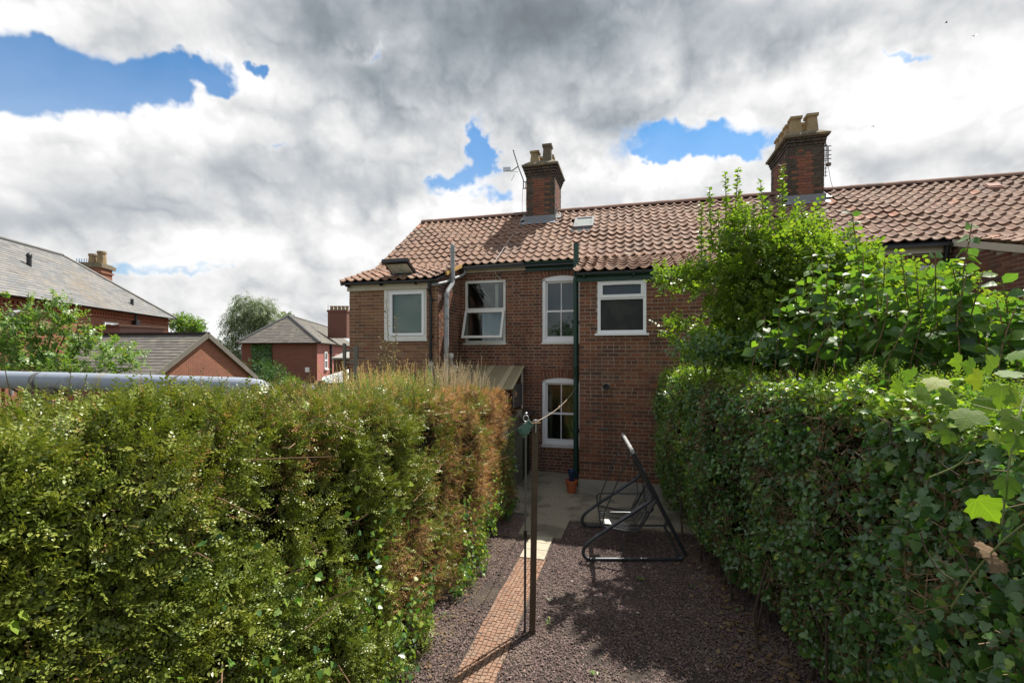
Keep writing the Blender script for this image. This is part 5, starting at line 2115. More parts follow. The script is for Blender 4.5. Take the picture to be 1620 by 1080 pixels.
def right_surface(N, y0, y1, part):
    y = rng.uniform(y0, y1, N)
    zt = ZR_(y)
    if part == 'face':
        lo = .10 + .30 * vnoise(np.stack([y, y * 0, y * 0], 1), 1.7, 61)
        z = lo + (zt - lo) * (1 - rng.random(N) ** 1.1)
        x = XR(y)
        edge = np.clip((z - (zt - .34)) / .34, 0, 1)
        x = x + .20 * edge ** 2 + (.03 + .20 * np.clip((y - 5.5) / 2.5, 0, 1)) * np.clip((1.1 - z) / 1.1, 0, 1)
        nr = unit(np.array([[-1.0, -.12, 0]]) * (1 - .7 * edge[:, None]) + UP[None] * (.05 + .85 * edge[:, None]))
    else:
        x = XR(y) + .15 + 1.15 * rng.random(N)
        z = zt - .02
        nr = unit(np.repeat(UP[None], N, 0) + np.array([[-.15, 0, 0]]))
    P = np.stack([x, y, z], 1)
    b = .34 * (vnoise(P, 1.4, 51) - .5) + .22 * (vnoise(P, 4.0, 52) - .5)
    return P + nr * b[:, None], nr, y, z


RO = Vector((2.9, 4.5, 0))
hedR = empty('hedge', RO)
tag(hedR, 'thick ivy covered hedge in shade on the right of the garden', 'hedge')
ps, ns_, nn_, zz_ = [], [], [], []
for N, a, b, part in ((17000, 1.0, 4.0, 'face'), (24000, 4.0, 8.75, 'face'), (7500, .8, 4.0, 'top'), (9500, 4.0, 8.7, 'top')):
    q = right_surface(N, a, b, part)
    ps.append(q[0]); ns_.append(q[1]); nn_.append(q[2]); zz_.append(q[3])
P_, Nr, yy, zz = map(np.concatenate, (ps, ns_, nn_, zz_))
keep = (vnoise(P_, 3.0, 55) * .6 + vnoise(P_, 7, 56) * .4) > .30 + .14 * rng.random(len(P_))
P_ = P_ - Nr * (~keep * rng.uniform(.06, .20, len(P_)))[:, None]
keep = keep | (rng.random(len(P_)) < .6)
P_, Nr, yy, zz = P_[keep], Nr[keep], yy[keep], zz[keep]
P_ = P_ - Nr * (rng.random(len(P_)) ** 1.5 * .20)[:, None]
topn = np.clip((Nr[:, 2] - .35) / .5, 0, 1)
nr = unit(Nr * .8 + UP[None] * .45 + rng.normal(size=P_.shape) * .55)
tip = unit(-UP[None] * (.9 - .6 * topn[:, None]) + Nr * .35 + rng.normal(size=P_.shape) * .65)
sz = rng.uniform(.020, .050, len(P_)) * np.where(yy < 3.2, 1.15, 1.0) * np.where(rng.random(len(P_)) < .12, 1.5, 1.0)
near = np.linalg.norm(P_ - np.array([0, 0, H]), axis=1) / sz
inv = (np.abs(P_[:, 0] / P_[:, 1]) < 1.1) & ((zz - H) / P_[:, 1] > -.72)
order = [i for i in np.argsort(near) if inv[i]]
pick = set(order[5:2000:7][:280])
yl = rng.random(len(P_)) < np.clip(.05 + .80 * topn, 0, 1)  # upward-facing leaves mostly take the sunlit colour
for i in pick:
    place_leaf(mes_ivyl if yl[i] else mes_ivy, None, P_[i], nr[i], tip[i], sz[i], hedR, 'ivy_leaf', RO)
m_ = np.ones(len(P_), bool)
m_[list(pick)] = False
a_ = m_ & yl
leaf_obj('sunlit_young_ivy_leaves', IVY, P_[a_], nr[a_], tip[a_], sz[a_], M_ivylit, hedR, origin=RO)
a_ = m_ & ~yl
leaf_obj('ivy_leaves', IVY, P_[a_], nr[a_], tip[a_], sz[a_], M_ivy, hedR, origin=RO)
# small hedge leaves between the ivy along the top and at the far end
q = [right_surface(1500, 2, 8.6, 'top'), right_surface(900, 6.0, 8.75, 'face')]
Pq = np.concatenate([q[0][0], q[1][0]])
Nq = np.concatenate([q[0][1], q[1][1]])
C, n_, t_, s_, d_, L_ = sprays(Pq, Nq, 9, .06, .16, .016, .028)
leaf_obj('leaves', LEAF2, C, n_, t_, s_, M_bush, hedR, origin=RO)
# dead leaves and bare stems
q = right_surface(5200, 1.0, 8.6, 'face')
k_ = vnoise(q[0], 1.8, 66) > .58
Pd, Nd = q[0][k_] - q[1][k_] * .04, q[1][k_]
leaf_obj('dead_leaves', IVY, Pd, unit(Nd + rng.normal(size=Pd.shape)), unit(-UP[None] + rng.normal(size=Pd.shape) * .7), rng.uniform(.015, .035, len(Pd)), M_litter, hedR, origin=RO)
q = right_surface(9000, 1.0, 8.7, 'face')
dt = unit(q[1] * .25 + rng.normal(size=q[0].shape) + UP[None] * .2)
Lt = rng.uniform(.06, .28, len(dt))
leaf_obj('twigs', STEM, q[0] - q[1] * .06 - dt * (Lt * .5)[:, None], rdir(len(dt)), dt, Lt, M_twig, hedR, None, rng.uniform(.003, .006, len(dt)), origin=RO)
# trunks showing under the leaves
for i in range(26):
    y = 2.8 + i * .17 + random.uniform(-.05, .05)
    x = float(XR(y)) + random.uniform(.05, .45)
    mb = MB(-RO)
    p = Vector((x - random.uniform(-.05, .12), y, 0))
    mb.tube([p, p + Vector((random.uniform(-.05, .08), random.uniform(-.05, .05), .35)), p + Vector((random.uniform(-.05, .15), random.uniform(-.1, .1), .85))], [random.uniform(.012, .024), .012, .009], 6)
    mb.build('stem', M_bark, hedR)
mb = MB(-RO)
for i in range(55):
    y = random.uniform(1.8, 7.0)
    z = random.uniform(.5, 2.5)
    p = Vector((float(XR(y)) - random.uniform(-.02, .10), y, z))
    d = Vector((random.uniform(-.12, .12), random.uniform(-.35, .35), random.uniform(-.22, .25)))
    mb.tube(smooth_pts([p, p + d * .35 + Vector(rng.normal(size=3)) * .03, p + d * .7 + Vector(rng.normal(size=3)) * .02, p + d], 1), .0038, 5)
mb.build('branches', M_bark, hedR, kind='stuff')
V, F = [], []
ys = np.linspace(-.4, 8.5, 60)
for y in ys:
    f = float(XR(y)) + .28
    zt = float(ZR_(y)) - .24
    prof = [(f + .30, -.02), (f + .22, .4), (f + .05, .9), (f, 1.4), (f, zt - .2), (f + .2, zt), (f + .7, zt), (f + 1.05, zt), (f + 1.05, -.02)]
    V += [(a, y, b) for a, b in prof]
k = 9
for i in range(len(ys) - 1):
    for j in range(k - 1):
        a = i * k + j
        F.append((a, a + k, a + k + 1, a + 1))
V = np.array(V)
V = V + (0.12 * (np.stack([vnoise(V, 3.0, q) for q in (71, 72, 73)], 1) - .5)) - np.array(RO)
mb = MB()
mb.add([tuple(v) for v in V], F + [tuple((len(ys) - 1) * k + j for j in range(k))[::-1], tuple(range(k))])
mb.build('inside', M_core, hedR)  # same dark core behind the ivy, colouring its gaps as shade

# sycamore seedling with big lobed leaves at the near end of the right hedge
SO = Vector((2.0, 1.75, 2.2))
syc = empty('sycamore_sapling', SO)
tag(syc, 'sycamore sapling with big lobed yellow-green leaves growing out of the right hedge', 'sapling')
mes_syc = tpl_mesh('leaf', MAPLE)
mes_syc.materials.append(M_syc)
mes_sycd = tpl_mesh('leaf', MAPLE)
mes_sycd.materials.append(mat('withered_leaf', [(.20, .13, .075), (.26, .17, .10)], .85, (60, .4, .01), None, (40, .2), 0, .15))
# pixel, depth, leaf length in px, tip tilt
for (px, py, D, ln_, ang_, up_) in ((1480, 605, 2.05, 62, 200, .75), (1545, 600, 2.0, 62, 170, .8), (1530, 660, 1.75, 80, 215, .7), (1600, 590, 1.9, 66, 30, .85), (1440, 592, 2.2, 46, 150, .9), (1585, 625, 1.75, 76, 250, .55),
                                  (1600, 665, 1.6, 70, 200, .45), (1560, 805, 1.68, 84, 300, .15), (1605, 700, 1.62, 66, 240, .4), (1595, 770, 1.6, 70, 260, .25), (1610, 560, 2.0, 60, 60, .9),
                                  (1570, 575, 2.15, 58, 120, .9), (1460, 625, 2.1, 40, 210, .8), (1500, 630, 1.95, 56, 190, .75), (1560, 640, 1.8, 60, 240, .7), (1420, 610, 2.3, 40, 170, .9), (1605, 630, 1.75, 60, 180, .8), (1535, 580, 2.2, 56, 150, .9), (1500, 690, 1.85, 48, 230, .4), (1515, 572, 2.3, 50, 180, .9)):
    c = world_px(px, py, D)
    L = ln_ / 720 * D * .54
    a = R(ang_)
    tip = Vector((math.cos(a), -.35, math.sin(a) * .8 - .15)).normalized()
    if random.random() < .55:
        up_ = random.uniform(-.1, .12)                     # hangs with the sun behind it
    nrm = Vector((-.25, -1 + up_, up_ * 1.1 + .15)) + Vector(rng.normal(size=3)) * .15
    place_leaf(mes_syc, None, c - tip * L * .4, nrm, tip, L, syc, 'leaf', SO)
for (px, py, D, ln_) in ((1560, 862, 1.70, 26), (1582, 885, 1.66, 28)):
    c = world_px(px, py, D)
    L = ln_ / 720 * D
    tip = Vector((-.7, -.2, -.6)) + Vector(rng.normal(size=3)) * .3
    place_leaf(mes_sycd, None, c, Vector((-.4, -1, .4)), tip, L, syc, 'leaf', SO)
mb = MB(-SO)
for pts, r_ in ((((1640, 815, 1.6), (1590, 850, 1.64), (1540, 905, 1.72), (1505, 960, 1.78)), .006), (((1650, 690, 1.55), (1600, 655, 1.6), (1540, 640, 1.75)), .005), (((1640, 640, 1.7), (1580, 650, 1.75)), .004),
                (((1470, 755, 1.95), (1520, 735, 1.9), (1535, 715, 1.85)), .007), (((1585, 830, 1.62), (1600, 700, 1.6), (1640, 560, 1.8)), .006)):
    mb.tube(smooth_pts([world_px(*p) for p in pts], 2), r_ * .55, 6)
mb.build('stem', mat('green_stem', (.16, .19, .06), .6, (30, .3, .01)), syc, True)


# ================================================================== shrubs and trees
def crown_points(blobs, N, shell=.55):
    w = np.array([b[3] * b[4] * b[5] for b in blobs]) ** .75
    idx = rng.choice(len(blobs), N, p=w / w.sum())
    B = np.array([b[:6] for b in blobs])[idx]
    d = rdir(N)
    r = shell + (1 - shell) * rng.random(N)
    P = B[:, :3] + d * B[:, 3:6] * r[:, None]
    return P, d


# small-leaved bush beyond the right hedge
BO = Vector((3.4, 6.6, 0))
bush = empty('tall_bush', BO)
tag(bush, 'tall small-leaved bush with upright shoots rising behind the right hedge', 'bush')


def pb_(px, py, D, rx, rz, ry):
    v = world_px(px, py, D)
    return (v.x, v.y, v.z, rx * D / 720, ry, rz * D / 720)


blobs = [pb_(1140, 450, 6.4, 52, 36, .5), pb_(1190, 430, 6.3, 66, 56, .55), pb_(1255, 425, 6.1, 66, 56, .6), pb_(1165, 500, 6.4, 62, 46, .55), pb_(1250, 490, 6.1, 95, 66, .7), pb_(1325, 460, 5.7, 70, 62, .6),
         pb_(1310, 525, 5.7, 100, 56, .7), pb_(1130, 545, 6.6, 52, 32, .45), pb_(1400, 520, 5.3, 90, 56, .6), pb_(1480, 530, 5.0, 90, 46, .6), pb_(1080, 440, 6.6, 44, 15, .3), pb_(1068, 522, 6.7, 26, 13, .25), pb_(1175, 372, 6.3, 26, 34, .3), pb_(1262, 368, 6.2, 26, 30, .3), pb_(1200, 560, 5.9, 120, 26, .5), pb_(1330, 560, 5.3, 120, 30, .5), pb_(1345, 450, 5.0, 44, 50, .5), pb_(1390, 500, 4.6, 60, 50, .5), pb_(1460, 520, 4.2, 70, 50, .5), pb_(1560, 540, 3.9, 80, 40, .4), pb_(1300, 420, 5.6, 44, 44, .5), pb_(1345, 440, 5.2, 50, 44, .5), pb_(1405, 462, 4.9, 56, 40, .45), pb_(1475, 480, 4.5, 60, 40, .4), pb_(1565, 520, 4.1, 70, 40, .4)]
P, d = crown_points(blobs, 7400, .35)
k_ = vnoise(P, 3.5, 81) + .25 * vnoise(P, 9, 82) > .40
P, d = P[k_], d[k_]
C, n_, t_, s_, d_, L_ = sprays(P, d, 8, .10, .28, .046, .078, .55, .6)
leaf_obj('leaves', LEAF6, C, n_ + UP[None] * .5, t_, s_, M_bush, bush, None, s_ * 1.15, origin=BO)
leaf_obj('twigs', STEM, P - d_ * .05, rdir(len(P)), d_, L_ + .05, M_bark, bush, None, np.full(len(P), .004), origin=BO)
# upright shoots
sh_spec = []
for (px, ptop, pbot, D) in ((1122, 296, 400, 6.7), (1148, 272, 400, 6.6), (1168, 264, 390, 6.6), (1203, 284, 400, 6.5), (1238, 260, 380, 6.4), (1110, 320, 420, 6.8), (1185, 320, 420, 6.6), (1215, 320, 410, 6.5), (1268, 318, 400, 6.4), (1290, 350, 430, 6.3),
                            (1135, 330, 420, 6.7), (1255, 345, 420, 6.4), (1310, 370, 450, 6.2), (1050, 425, 470, 6.9), (1040, 418, 450, 6.9)):
    a = world_px(px + random.uniform(-8, 8), pbot, D)
    b = world_px(px, ptop, D)
    sh_spec.append((a, b))
cs, nsv, ts, ss = [], [], [], []
mb = MB(-BO)
for a, b in sh_spec:
    L = (b - a).length
    mb.tube([a, a.lerp(b, .5) + Vector((random.uniform(-.03, .03), 0, 0)), b], [.009, .007, .003], 5)
    kk = int(L / .016)
    for i in range(kk):
        t = i / kk
        p = a.lerp(b, t)
        ang_ = i * 2.4 + random.uniform(-.4, .4)
        dirv = Vector((math.cos(ang_), math.sin(ang_), random.uniform(.1, .8)))
        cs.append(p); ts.append(dirv); nsv.append(Vector((0, 0, 1)) + Vector(rng.normal(size=3)) * .45); ss.append(random.uniform(.075, .115) * (1.1 - .45 * t))
mb.build('shoot_stems', M_twig, bush, kind='stuff')
cs, nsv, ts, ss = [np.array([tuple(v) for v in q]) for q in (cs, nsv, ts)] + [np.array(ss)]
leaf_obj('shoot_leaves', LEAF6, cs, nsv, ts, ss, M_bush, bush, None, ss * 1.1, origin=BO)
# limbs
mb = MB(-BO)
for i in range(9):
    a = Vector((3.5 + random.uniform(-.4, .6), 6.6 + random.uniform(-.3, .3), 0))
    b = a + Vector((random.uniform(-.7, .5), random.uniform(-.4, .4), random.uniform(2.4, 3.6)))
    mb.tube([a, a.lerp(b, .5) + Vector((random.uniform(-.1, .1), 0, 0)), b], [.035, .022, .010], 6)
mb.build('trunk', M_bark, bush)
# ivy in the lower part of the bush, dark against the hedge top
q = [pb_(1170, 552, 5.9, 120, 34, .4), pb_(1300, 550, 5.2, 120, 40, .4), pb_(1420, 553, 4.5, 120, 36, .4), pb_(1530, 556, 3.8, 120, 30, .35)]
P, d = crown_points(q, 6500, .2)
d[:, 1] = -np.abs(d[:, 1])
leaf_obj('ivy_leaves', IVY, P, unit(d + UP[None] * .6 + rng.normal(size=P.shape) * .5), unit(-UP[None] * .5 + d * .4 + rng.normal(size=P.shape) * .6), rng.uniform(.03, .055, len(P)), M_ivy, bush, origin=BO)

# broad-leaved shrub
DO = Vector((2.9, 3.4, 2.0))
dog = empty('broad_leaved_shrub', DO)
tag(dog, 'shrub with big rounded backlit leaves standing above the ivy hedge', 'shrub')
mes_dog = tpl_mesh('leaf', LEAF6)
mes_dog.materials.append(M_dog)
stems = []
for (px, ptop, pbot, D) in ((1347, 332, 520, 4.2), (1400, 405, 530, 4.0), (1425, 400, 545, 3.8), (1365, 400, 530, 4.1), (1450, 430, 560, 3.7), (1538, 352, 560, 3.4), (1505, 415, 560, 3.5), (1480, 400, 560, 3.6), (1585, 440, 570, 3.3),
                            (1610, 480, 590, 3.2), (1555, 430, 570, 3.4), (1330, 430, 540, 4.3), (1285, 400, 500, 4.7), (1260, 440, 520, 4.9), (1300, 450, 540, 4.5), (1235, 470, 540, 5.0), (1275, 480, 560, 4.6), (1315, 495, 560, 4.3), (1210, 500, 560, 5.0), (1250, 520, 575, 4.7), (1385, 440, 550, 4.0), (1520, 470, 580, 3.4), (1570, 500, 590, 3.3), (1460, 480, 580, 3.6), (1310, 400, 500, 4.4), (1420, 470, 570, 3.8), (1490, 500, 590, 3.5), (1625, 455, 600, 3.2), (1545, 520, 600, 3.3), (1350, 470, 570, 3.9), (1375, 490, 580, 3.8), (1405, 460, 570, 3.8), (1440, 500, 590, 3.5), (1465, 445, 570, 3.6), (1500, 450, 580, 3.5), (1530, 430, 570, 3.4), (1575, 470, 590, 3.2), (1600, 520, 600, 3.1), (1335, 500, 570, 4.0), (1560, 540, 610, 3.1)):
    b = world_px(px, ptop, D)
    a = world_px(px + random.uniform(-25, 15), pbot, D + random.uniform(-.1, .15))
    stems.append((a, b))
cs = []
mb = MB(-DO)
for a, b in stems:
    L = (b - a).length
    a = a + Vector((random.uniform(-.16, .16), random.uniform(-.1, .1), 0))
    mid = a.lerp(b, .5) + Vector((random.uniform(-.07, .07), random.uniform(-.05, .05), 0))
    mb.tube(smooth_pts([a + Vector((0, .1, -.5)), a, mid, b], 1), [.006, .006, .0055, .0055, .005, .005, .0045, .003], 5)
    kk = max(4, int(L / .072))
    for i in range(kk):
        t = (i + .5) / kk
        p = a.lerp(mid, t * 2) if t < .5 else mid.lerp(b, t * 2 - 1)
        for s in (0, math.pi):
            ang_ = i * 1.57 + s + random.uniform(-.4, .4)
            dirv = Vector((math.cos(ang_), math.sin(ang_), random.uniform(-.9, .25)))
            if t > .9:
                dirv.z += .7
            cs.append((p, dirv, Vector((0, 0, 1)) + Vector(rng.normal(size=3)) * .6, random.uniform(.11, .165) * (1.12 - .45 * t)))
mb.build('stems', M_twig, dog, kind='stuff')
random.shuffle(cs)
for c in cs[:298]:
    place_leaf(mes_dog, None, c[0], c[2], c[1], c[3], dog, 'leaf', DO)
r_ = cs[298:]
if r_:
    q = [np.array([tuple(c[j]) for c in r_]) for j in (0, 2, 1)]
    ss = np.array([c[3] for c in r_])
    leaf_obj('leaves', LEAF6, q[0], q[1], q[2], ss, M_dog, dog, None, ss * 1.3, origin=DO)
for o in dog.children:
    if o.name.startswith('leaf') and o.data == mes_dog:
        o.matrix_basis = o.matrix_basis @ Matrix.Diagonal((1.2, 1, 1.3, 1))

# apple tree on the left
AO = Vector((-12.0, 11.6, 0))
ap = empty('apple_tree', AO)
tag(ap, 'leafy apple tree behind the grey pipe on the left', 'tree')


def pa(px, py, D, rx, rz, ry):
    return pb_(px, py, D, rx, rz, ry)


blobs = [pa(30, 560, 11.20, 70, 50, .8), pa(95, 545, 11.40, 60, 48, .8), pa(150, 565, 11.50, 55, 34, .7), pa(195, 575, 11.60, 36, 20, .5), pa(35, 500, 11.30, 34, 34, .5), pa(90, 500, 11.40, 24, 34, .4), pa(120, 520, 11.50, 30, 30, .5), pa(10, 530, 11.00, 50, 50, .6), pa(60, 590, 11.00, 110, 30, .8), pa(185, 560, 11.60, 30, 18, .5)]
P, d = crown_points(blobs, 1500, .3)
k_ = vnoise(P, 2.6, 91) > .38
P, d = P[k_], d[k_]
C, n_, t_, s_, d_, L_ = sprays(P, d, 7, .14, .36, .075, .115, .5, .6)
leaf_obj('leaves', LEAF6, C, n_ + UP[None] * .6, t_, s_, M_apple, ap, None, s_ * 1.15, origin=AO)
sp = [(45, 462, 520), (84, 458, 510), (120, 482, 540), (60, 480, 530), (140, 490, 540), (15, 475, 530), (105, 470, 520)]
cs, nsv, ts, ss = [], [], [], []
mb = MB(-AO)
for px, ptop, pbot in sp:
    a, b = world_px(px + random.uniform(-6, 6), pbot, 11.3), world_px(px, ptop, 11.3)
    mb.tube([a, b], [.012, .004], 5)
    for i in range(20):
        t = (i + .5) / 20
        ang_ = i * 2.4
        cs.append(a.lerp(b, t)); ts.append(Vector((math.cos(ang_), math.sin(ang_), random.uniform(.2, 1)))); nsv.append(Vector((0, 0, 1)) + Vector(rng.normal(size=3)) * .4); ss.append(random.uniform(.08, .12) * (1.1 - .4 * t))
for i in range(8):
    a = AO + Vector((random.uniform(-.2, .2), random.uniform(-.2, .2), random.uniform(.8, 1.5)))
    b = Vector(P[random.randrange(len(P))])
    mb.tube([a, a.lerp(b, .5) + Vector((0, 0, .15)), b], [.05, .03, .012], 6)
mb.build('limbs', M_bark, ap, kind='stuff')
cs, nsv, ts = [np.array([tuple(v) for v in q]) for q in (cs, nsv, ts)]
ss = np.array(ss)
leaf_obj('shoot_leaves', LEAF6, cs, nsv, ts, ss, M_apple, ap, None, ss * 1.1, origin=AO)
mb = MB(-AO)
mb.tube([AO, AO + Vector((.05, 0, .8)), AO + Vector((0, .1, 1.6))], [.11, .09, .07], 10)
mb.build('trunk', M_bark, ap, True)


def tree(name, label, cat, px, D, blobs, N, lsize, m, droop=.0, trunk_r=.15, K=6, tl=(.2, .6)):
    base_ = Vector(((px - 810) / 720 * D, D, 0))
    t = empty(name, base_)
    tag(t, label, cat)
    P, d = crown_points(blobs, N, .3)
    k_ = vnoise(P, 1.1, 95) * .7 + vnoise(P, 3.0, 96) * .3 > .36
    P, d = P[k_], d[k_]
    C, n_, t_, s_, d_, L_ = sprays(P, d, K, tl[0], tl[1], lsize * .7, lsize * 1.2, .5 - droop * 1.9, .5)
    leaf_obj('crown', LEAF2, C, n_, t_, s_, m, t, None, s_ * (1.2 if droop == 0 else .7), origin=base_)
    mb = MB(-base_)
    tops = [Vector(P[random.randrange(len(P))]) for _ in range(10)]
    mean = Vector(P.mean(0))
    mb.tube([base_, base_.lerp(Vector((mean.x, mean.y, mean.z)), .5), mean], [trunk_r, trunk_r * .8, trunk_r * .4], 8)
    for q in tops:
        a = base_.lerp(mean, random.uniform(.45, .95))
        mb.tube([a, a.lerp(q, .5) + Vector((0, 0, .3)), q], [trunk_r * .35, trunk_r * .25, trunk_r * .08], 5)
    mb.build('trunk', M_bark, t, True)
    return t


D = 46
tree('weeping_tree', 'tall weeping birch-like tree between the far houses', 'tree', 400, D,
     [pb_(400, 500, D, 42, 34, 2), pb_(375, 520, D, 22, 40, 1.5), pb_(425, 515, D, 28, 34, 2), pb_(385, 478, D, 14, 20, 1), pb_(412, 490, D, 24, 24, 1.5), pb_(372, 565, D, 14, 36, 1.2), pb_(430, 555, D, 24, 30, 1.5), pb_(400, 560, D, 36, 36, 2), pb_(445, 510, D, 10, 16, 1)],
     5200, .20, M_willow, 1.0, .22, 9, (.4, 1.2))
D = 50
tree('distant_tree', 'small round tree peeping past the end of the slate roofed house', 'tree', 298, D, [pb_(298, 520, D, 22, 22, 1.5), pb_(285, 510, D, 12, 14, 1), pb_(310, 525, D, 14, 16, 1)], 700, .28, M_apple, 0, .15)
D = 48
tree('distant_tree', 'low dark tree between the brick gable and the weeping tree', 'tree', 352, D, [pb_(350, 560, D, 14, 20, 1), pb_(360, 580, D, 14, 24, 1)], 500, .22, M_shrub, 0, .12)
tree('distant_tree', 'thin tree top just right of the weeping tree', 'tree', 452, 60, [pb_(452, 510, 60, 14, 16, 1.5), pb_(448, 525, 60, 18, 16, 1.5)], 500, .25, M_willow, 0, .15)
D = 25
tree('round_bush', 'rounded dark green bush in front of the hipped brick house', 'bush', 412, D, [pb_(414, 592, D, 40, 24, 1.1), pb_(396, 602, D, 24, 24, 1), pb_(434, 600, D, 24, 24, 1), pb_(412, 620, D, 42, 24, 1)], 2600, .06, M_shrub, 0, .08, 7, (.1, .25))
D = 27
tree('low_bush', 'low bright green bush right of the rounded bush', 'bush', 460, D, [pb_(458, 606, D, 18, 11, .6), pb_(470, 608, D, 12, 9, .5)], 700, .06, M_bush, 0, .05, 6, (.1, .2))

# ------------------------------------------------------------------ behind the left hedge
# grey pipe
pA, pB, pC = world_px(-60, 599, 8.9), world_px(165, 604.5, 8.35), world_px(392, 612, 7.75)
pi_ = empty('grey_pipe', (pB.x, pB.y, 0))
tag(pi_, 'fat pale grey pipe lying level behind the left hedge', 'pipe')
po = Vector((pB.x, pB.y, 0))
M_pipe = mat('pipe_grey', (.27, .31, .37), .55, (4, .12, .01), [(2, (.33, .36, .40), .5, .7, .6), (5, (.17, .18, .18), .56, .74, .6)], (20, .05))
rp = .165
mb = MB(-po)
dd = (pC - pA).normalized()
mb.tube([pA - dd * 3, pB], rp, 24)
mb.build('segment', M_pipe, pi_, True)
mb = MB(-po)
mb.tube([pB + dd * .01, world_px(330, 610, 7.93)], rp * .985, 24)
mb.build('segment', M_pipe, pi_, True)
mb = MB(-po)
mb.tube(smooth_pts([world_px(330, 610, 7.93) + dd * .01, pC, pC + dd * .32 + Vector((0, 0, -.04)), pC + dd * .42 + Vector((0, .05, -.35)), pC + dd * .42 + Vector((0, .05, -.9))], 2), rp * .985, 24)
mb.build('elbow', M_pipe, pi_, True)
mb = MB(-po)
mb.tube([pB - dd * .06, pB + dd * .12], rp * 1.015, 24)
mb.build('collar', mat('pipe_collar', (.30, .30, .29), .6, None, None, (20, .1)), pi_, True)
for t in (.30, .78):
    q = pA.lerp(pC, t)
    mb = MB(-po)
    mb.tube([q - dd * .03, q + dd * .03], rp * 1.02, 24)
    mb.build('strap', M_greyg, pi_, True)
for t in (-.1, .35, .8):
    q = pA.lerp(pC, t)
    mb = MB(-po)
    mb.box(q.x - .06, q.x + .06, q.y - .06, q.y + .06, 0, q.z - rp + .01)
    mb.box(q.x - .12, q.x + .12, q.y - .12, q.y + .12, q.z - rp - .02, q.z - rp + .03)
    mb.build('pier', M_wood, pi_)

# dry grass behind the hedge
def blades(name, spots, N, zl, zh, w, lean, m, label):
    xs = []
    idx = rng.integers(0, len(spots), N)
    S = np.array(spots)[idx]
    e = S[:, 0] + rng.normal(0, 1, N) * S[:, 2]
    n = S[:, 1] + rng.normal(0, 1, N) * S[:, 3]
    top = S[:, 4] + rng.normal(0, .12, N) - np.abs(rng.normal(0, .16, N))
    z0 = np.full(N, zl)
    P = enz(e, n, z0)
    d = np.stack([rng.normal(0, lean, N), rng.normal(0, lean, N), np.ones(N)], 1)
    L = np.maximum(top - zl, .15)
    o = leaf_obj(name, STEM, P, rdir(N), d, L, m, None, None, rng.uniform(w * .6, w * 1.3, N))
    # feathery seed heads
    k_ = rng.random(N) < .34
    ud = unit(d)
    Ph = P[k_] + ud[k_] * (L[k_] * .86)[:, None]
    Kh = 9
    C = Ph[:, None] + ud[k_][:, None] * (rng.random((k_.sum(), Kh, 1)) * .16)
    C = C.reshape(-1, 3)
    tp = np.repeat(ud[k_], Kh, 0) + rng.normal(size=C.shape) * .45
    V1 = scatter(LEAF2, C, rdir(len(C)), tp, rng.uniform(.022, .045, len(C)), np.full(len(C), .014))
    me = raw_mesh(name, V1[0], V1[1], np.repeat(rng.random(len(C)), 2))
    h = link('seed_heads', me, m, o)
    h['kind'] = 'stuff'
    tag(o, label, 'grass', kind='stuff')
    return o


blades('dry_grass', [(-3.5, 5.9, .15, .35, 2.57), (-3.55, 5.2, .14, .3, 2.55), (-3.6, 6.6, .2, .3, 2.52)], 1000, 1.7, 2.5, .008, .22, M_dry, 'tall dry yellow grass growing behind the left hedge')
blades('dry_grass', [(-3.3, 8.2, .18, .25, 2.62), (-3.55, 8.3, .15, .3, 2.66), (-3.0, 8.3, .2, .2, 2.48)], 520, 1.4, 2.5, .006, .14, mat('pale_grass', [(.52, .44, .29), (.60, .52, .36), (.42, .34, .21)], .8, None, None, None, 0, .25, .3, (1.2, 1.1, .9)), 'pale feathery seeding grass below the grey soil pipe')
N = 450
n = rng.uniform(4.4, 7.4, N)
e = -3.35 + rng.normal(0, .15, N)
Pq = enz(e, n, np.full(N, 2.1) + rng.uniform(0, .32, N))
C, n_, t_, s_, d_, L_ = sprays(Pq, np.repeat(UP[None], N, 0), 9, .10, .3, .02, .035, .7, .5)
wd_ = leaf_obj('weeds', LEAF2, C, n_, t_, s_, M_apple, None, None)
tag(wd_, 'yellow-green weeds among the dry grass behind the hedge', 'weeds', kind='stuff')
# tall spindly weed in front of the casement window
wo = EN(-4.1, 7.6, 0)
tw = empty('tall_weed', wo)
tag(tw, 'spindly tall weed with grey-green leaves in front of the left casement wall', 'weed')
mb = MB(-wo)
cs, nsv, ts, ss = [], [], [], []
for (px0, px1, pt_) in ((615, 611, 470), (614, 600, 520), (618, 628, 500), (616, 606, 545), (620, 627, 540), (612, 598, 560)):
    a, b = world_px(px0, 620, 8.4), world_px(px1, pt_, 8.4)
    mid = a.lerp(b, .5) + Vector((.02, 0, 0))
    mb.tube([a - Vector((0, 0, .8)), a, mid, b], [.010, .009, .007, .003], 5)
    kk = int((b - a).length / .035)
    for i in range(kk):
        t = (i + .5) / kk
        ang_ = i * 2.4
        cs.append(a.lerp(b, t)); ts.append(Vector((math.cos(ang_), math.sin(ang_), random.uniform(-.2, .9)))); nsv.append(rng.normal(size=3) + np.array([0, 0, .6])); ss.append(random.uniform(.05, .10))
mb.build('stems', M_twig, tw, kind='stuff')
cs, nsv, ts = [np.array([tuple(v) for v in q]) for q in (cs, nsv, ts)]
leaf_obj('leaves', LEAF2, cs, nsv, ts, np.array(ss), mat('pale_weed', [(.20, .21, .10), (.27, .25, .13), (.15, .17, .08), (.31, .28, .17)], .6, None, None, None, 0, .25, .3, (1.3, 1.3, .8)), tw, None, np.array(ss) * .5, origin=wo)
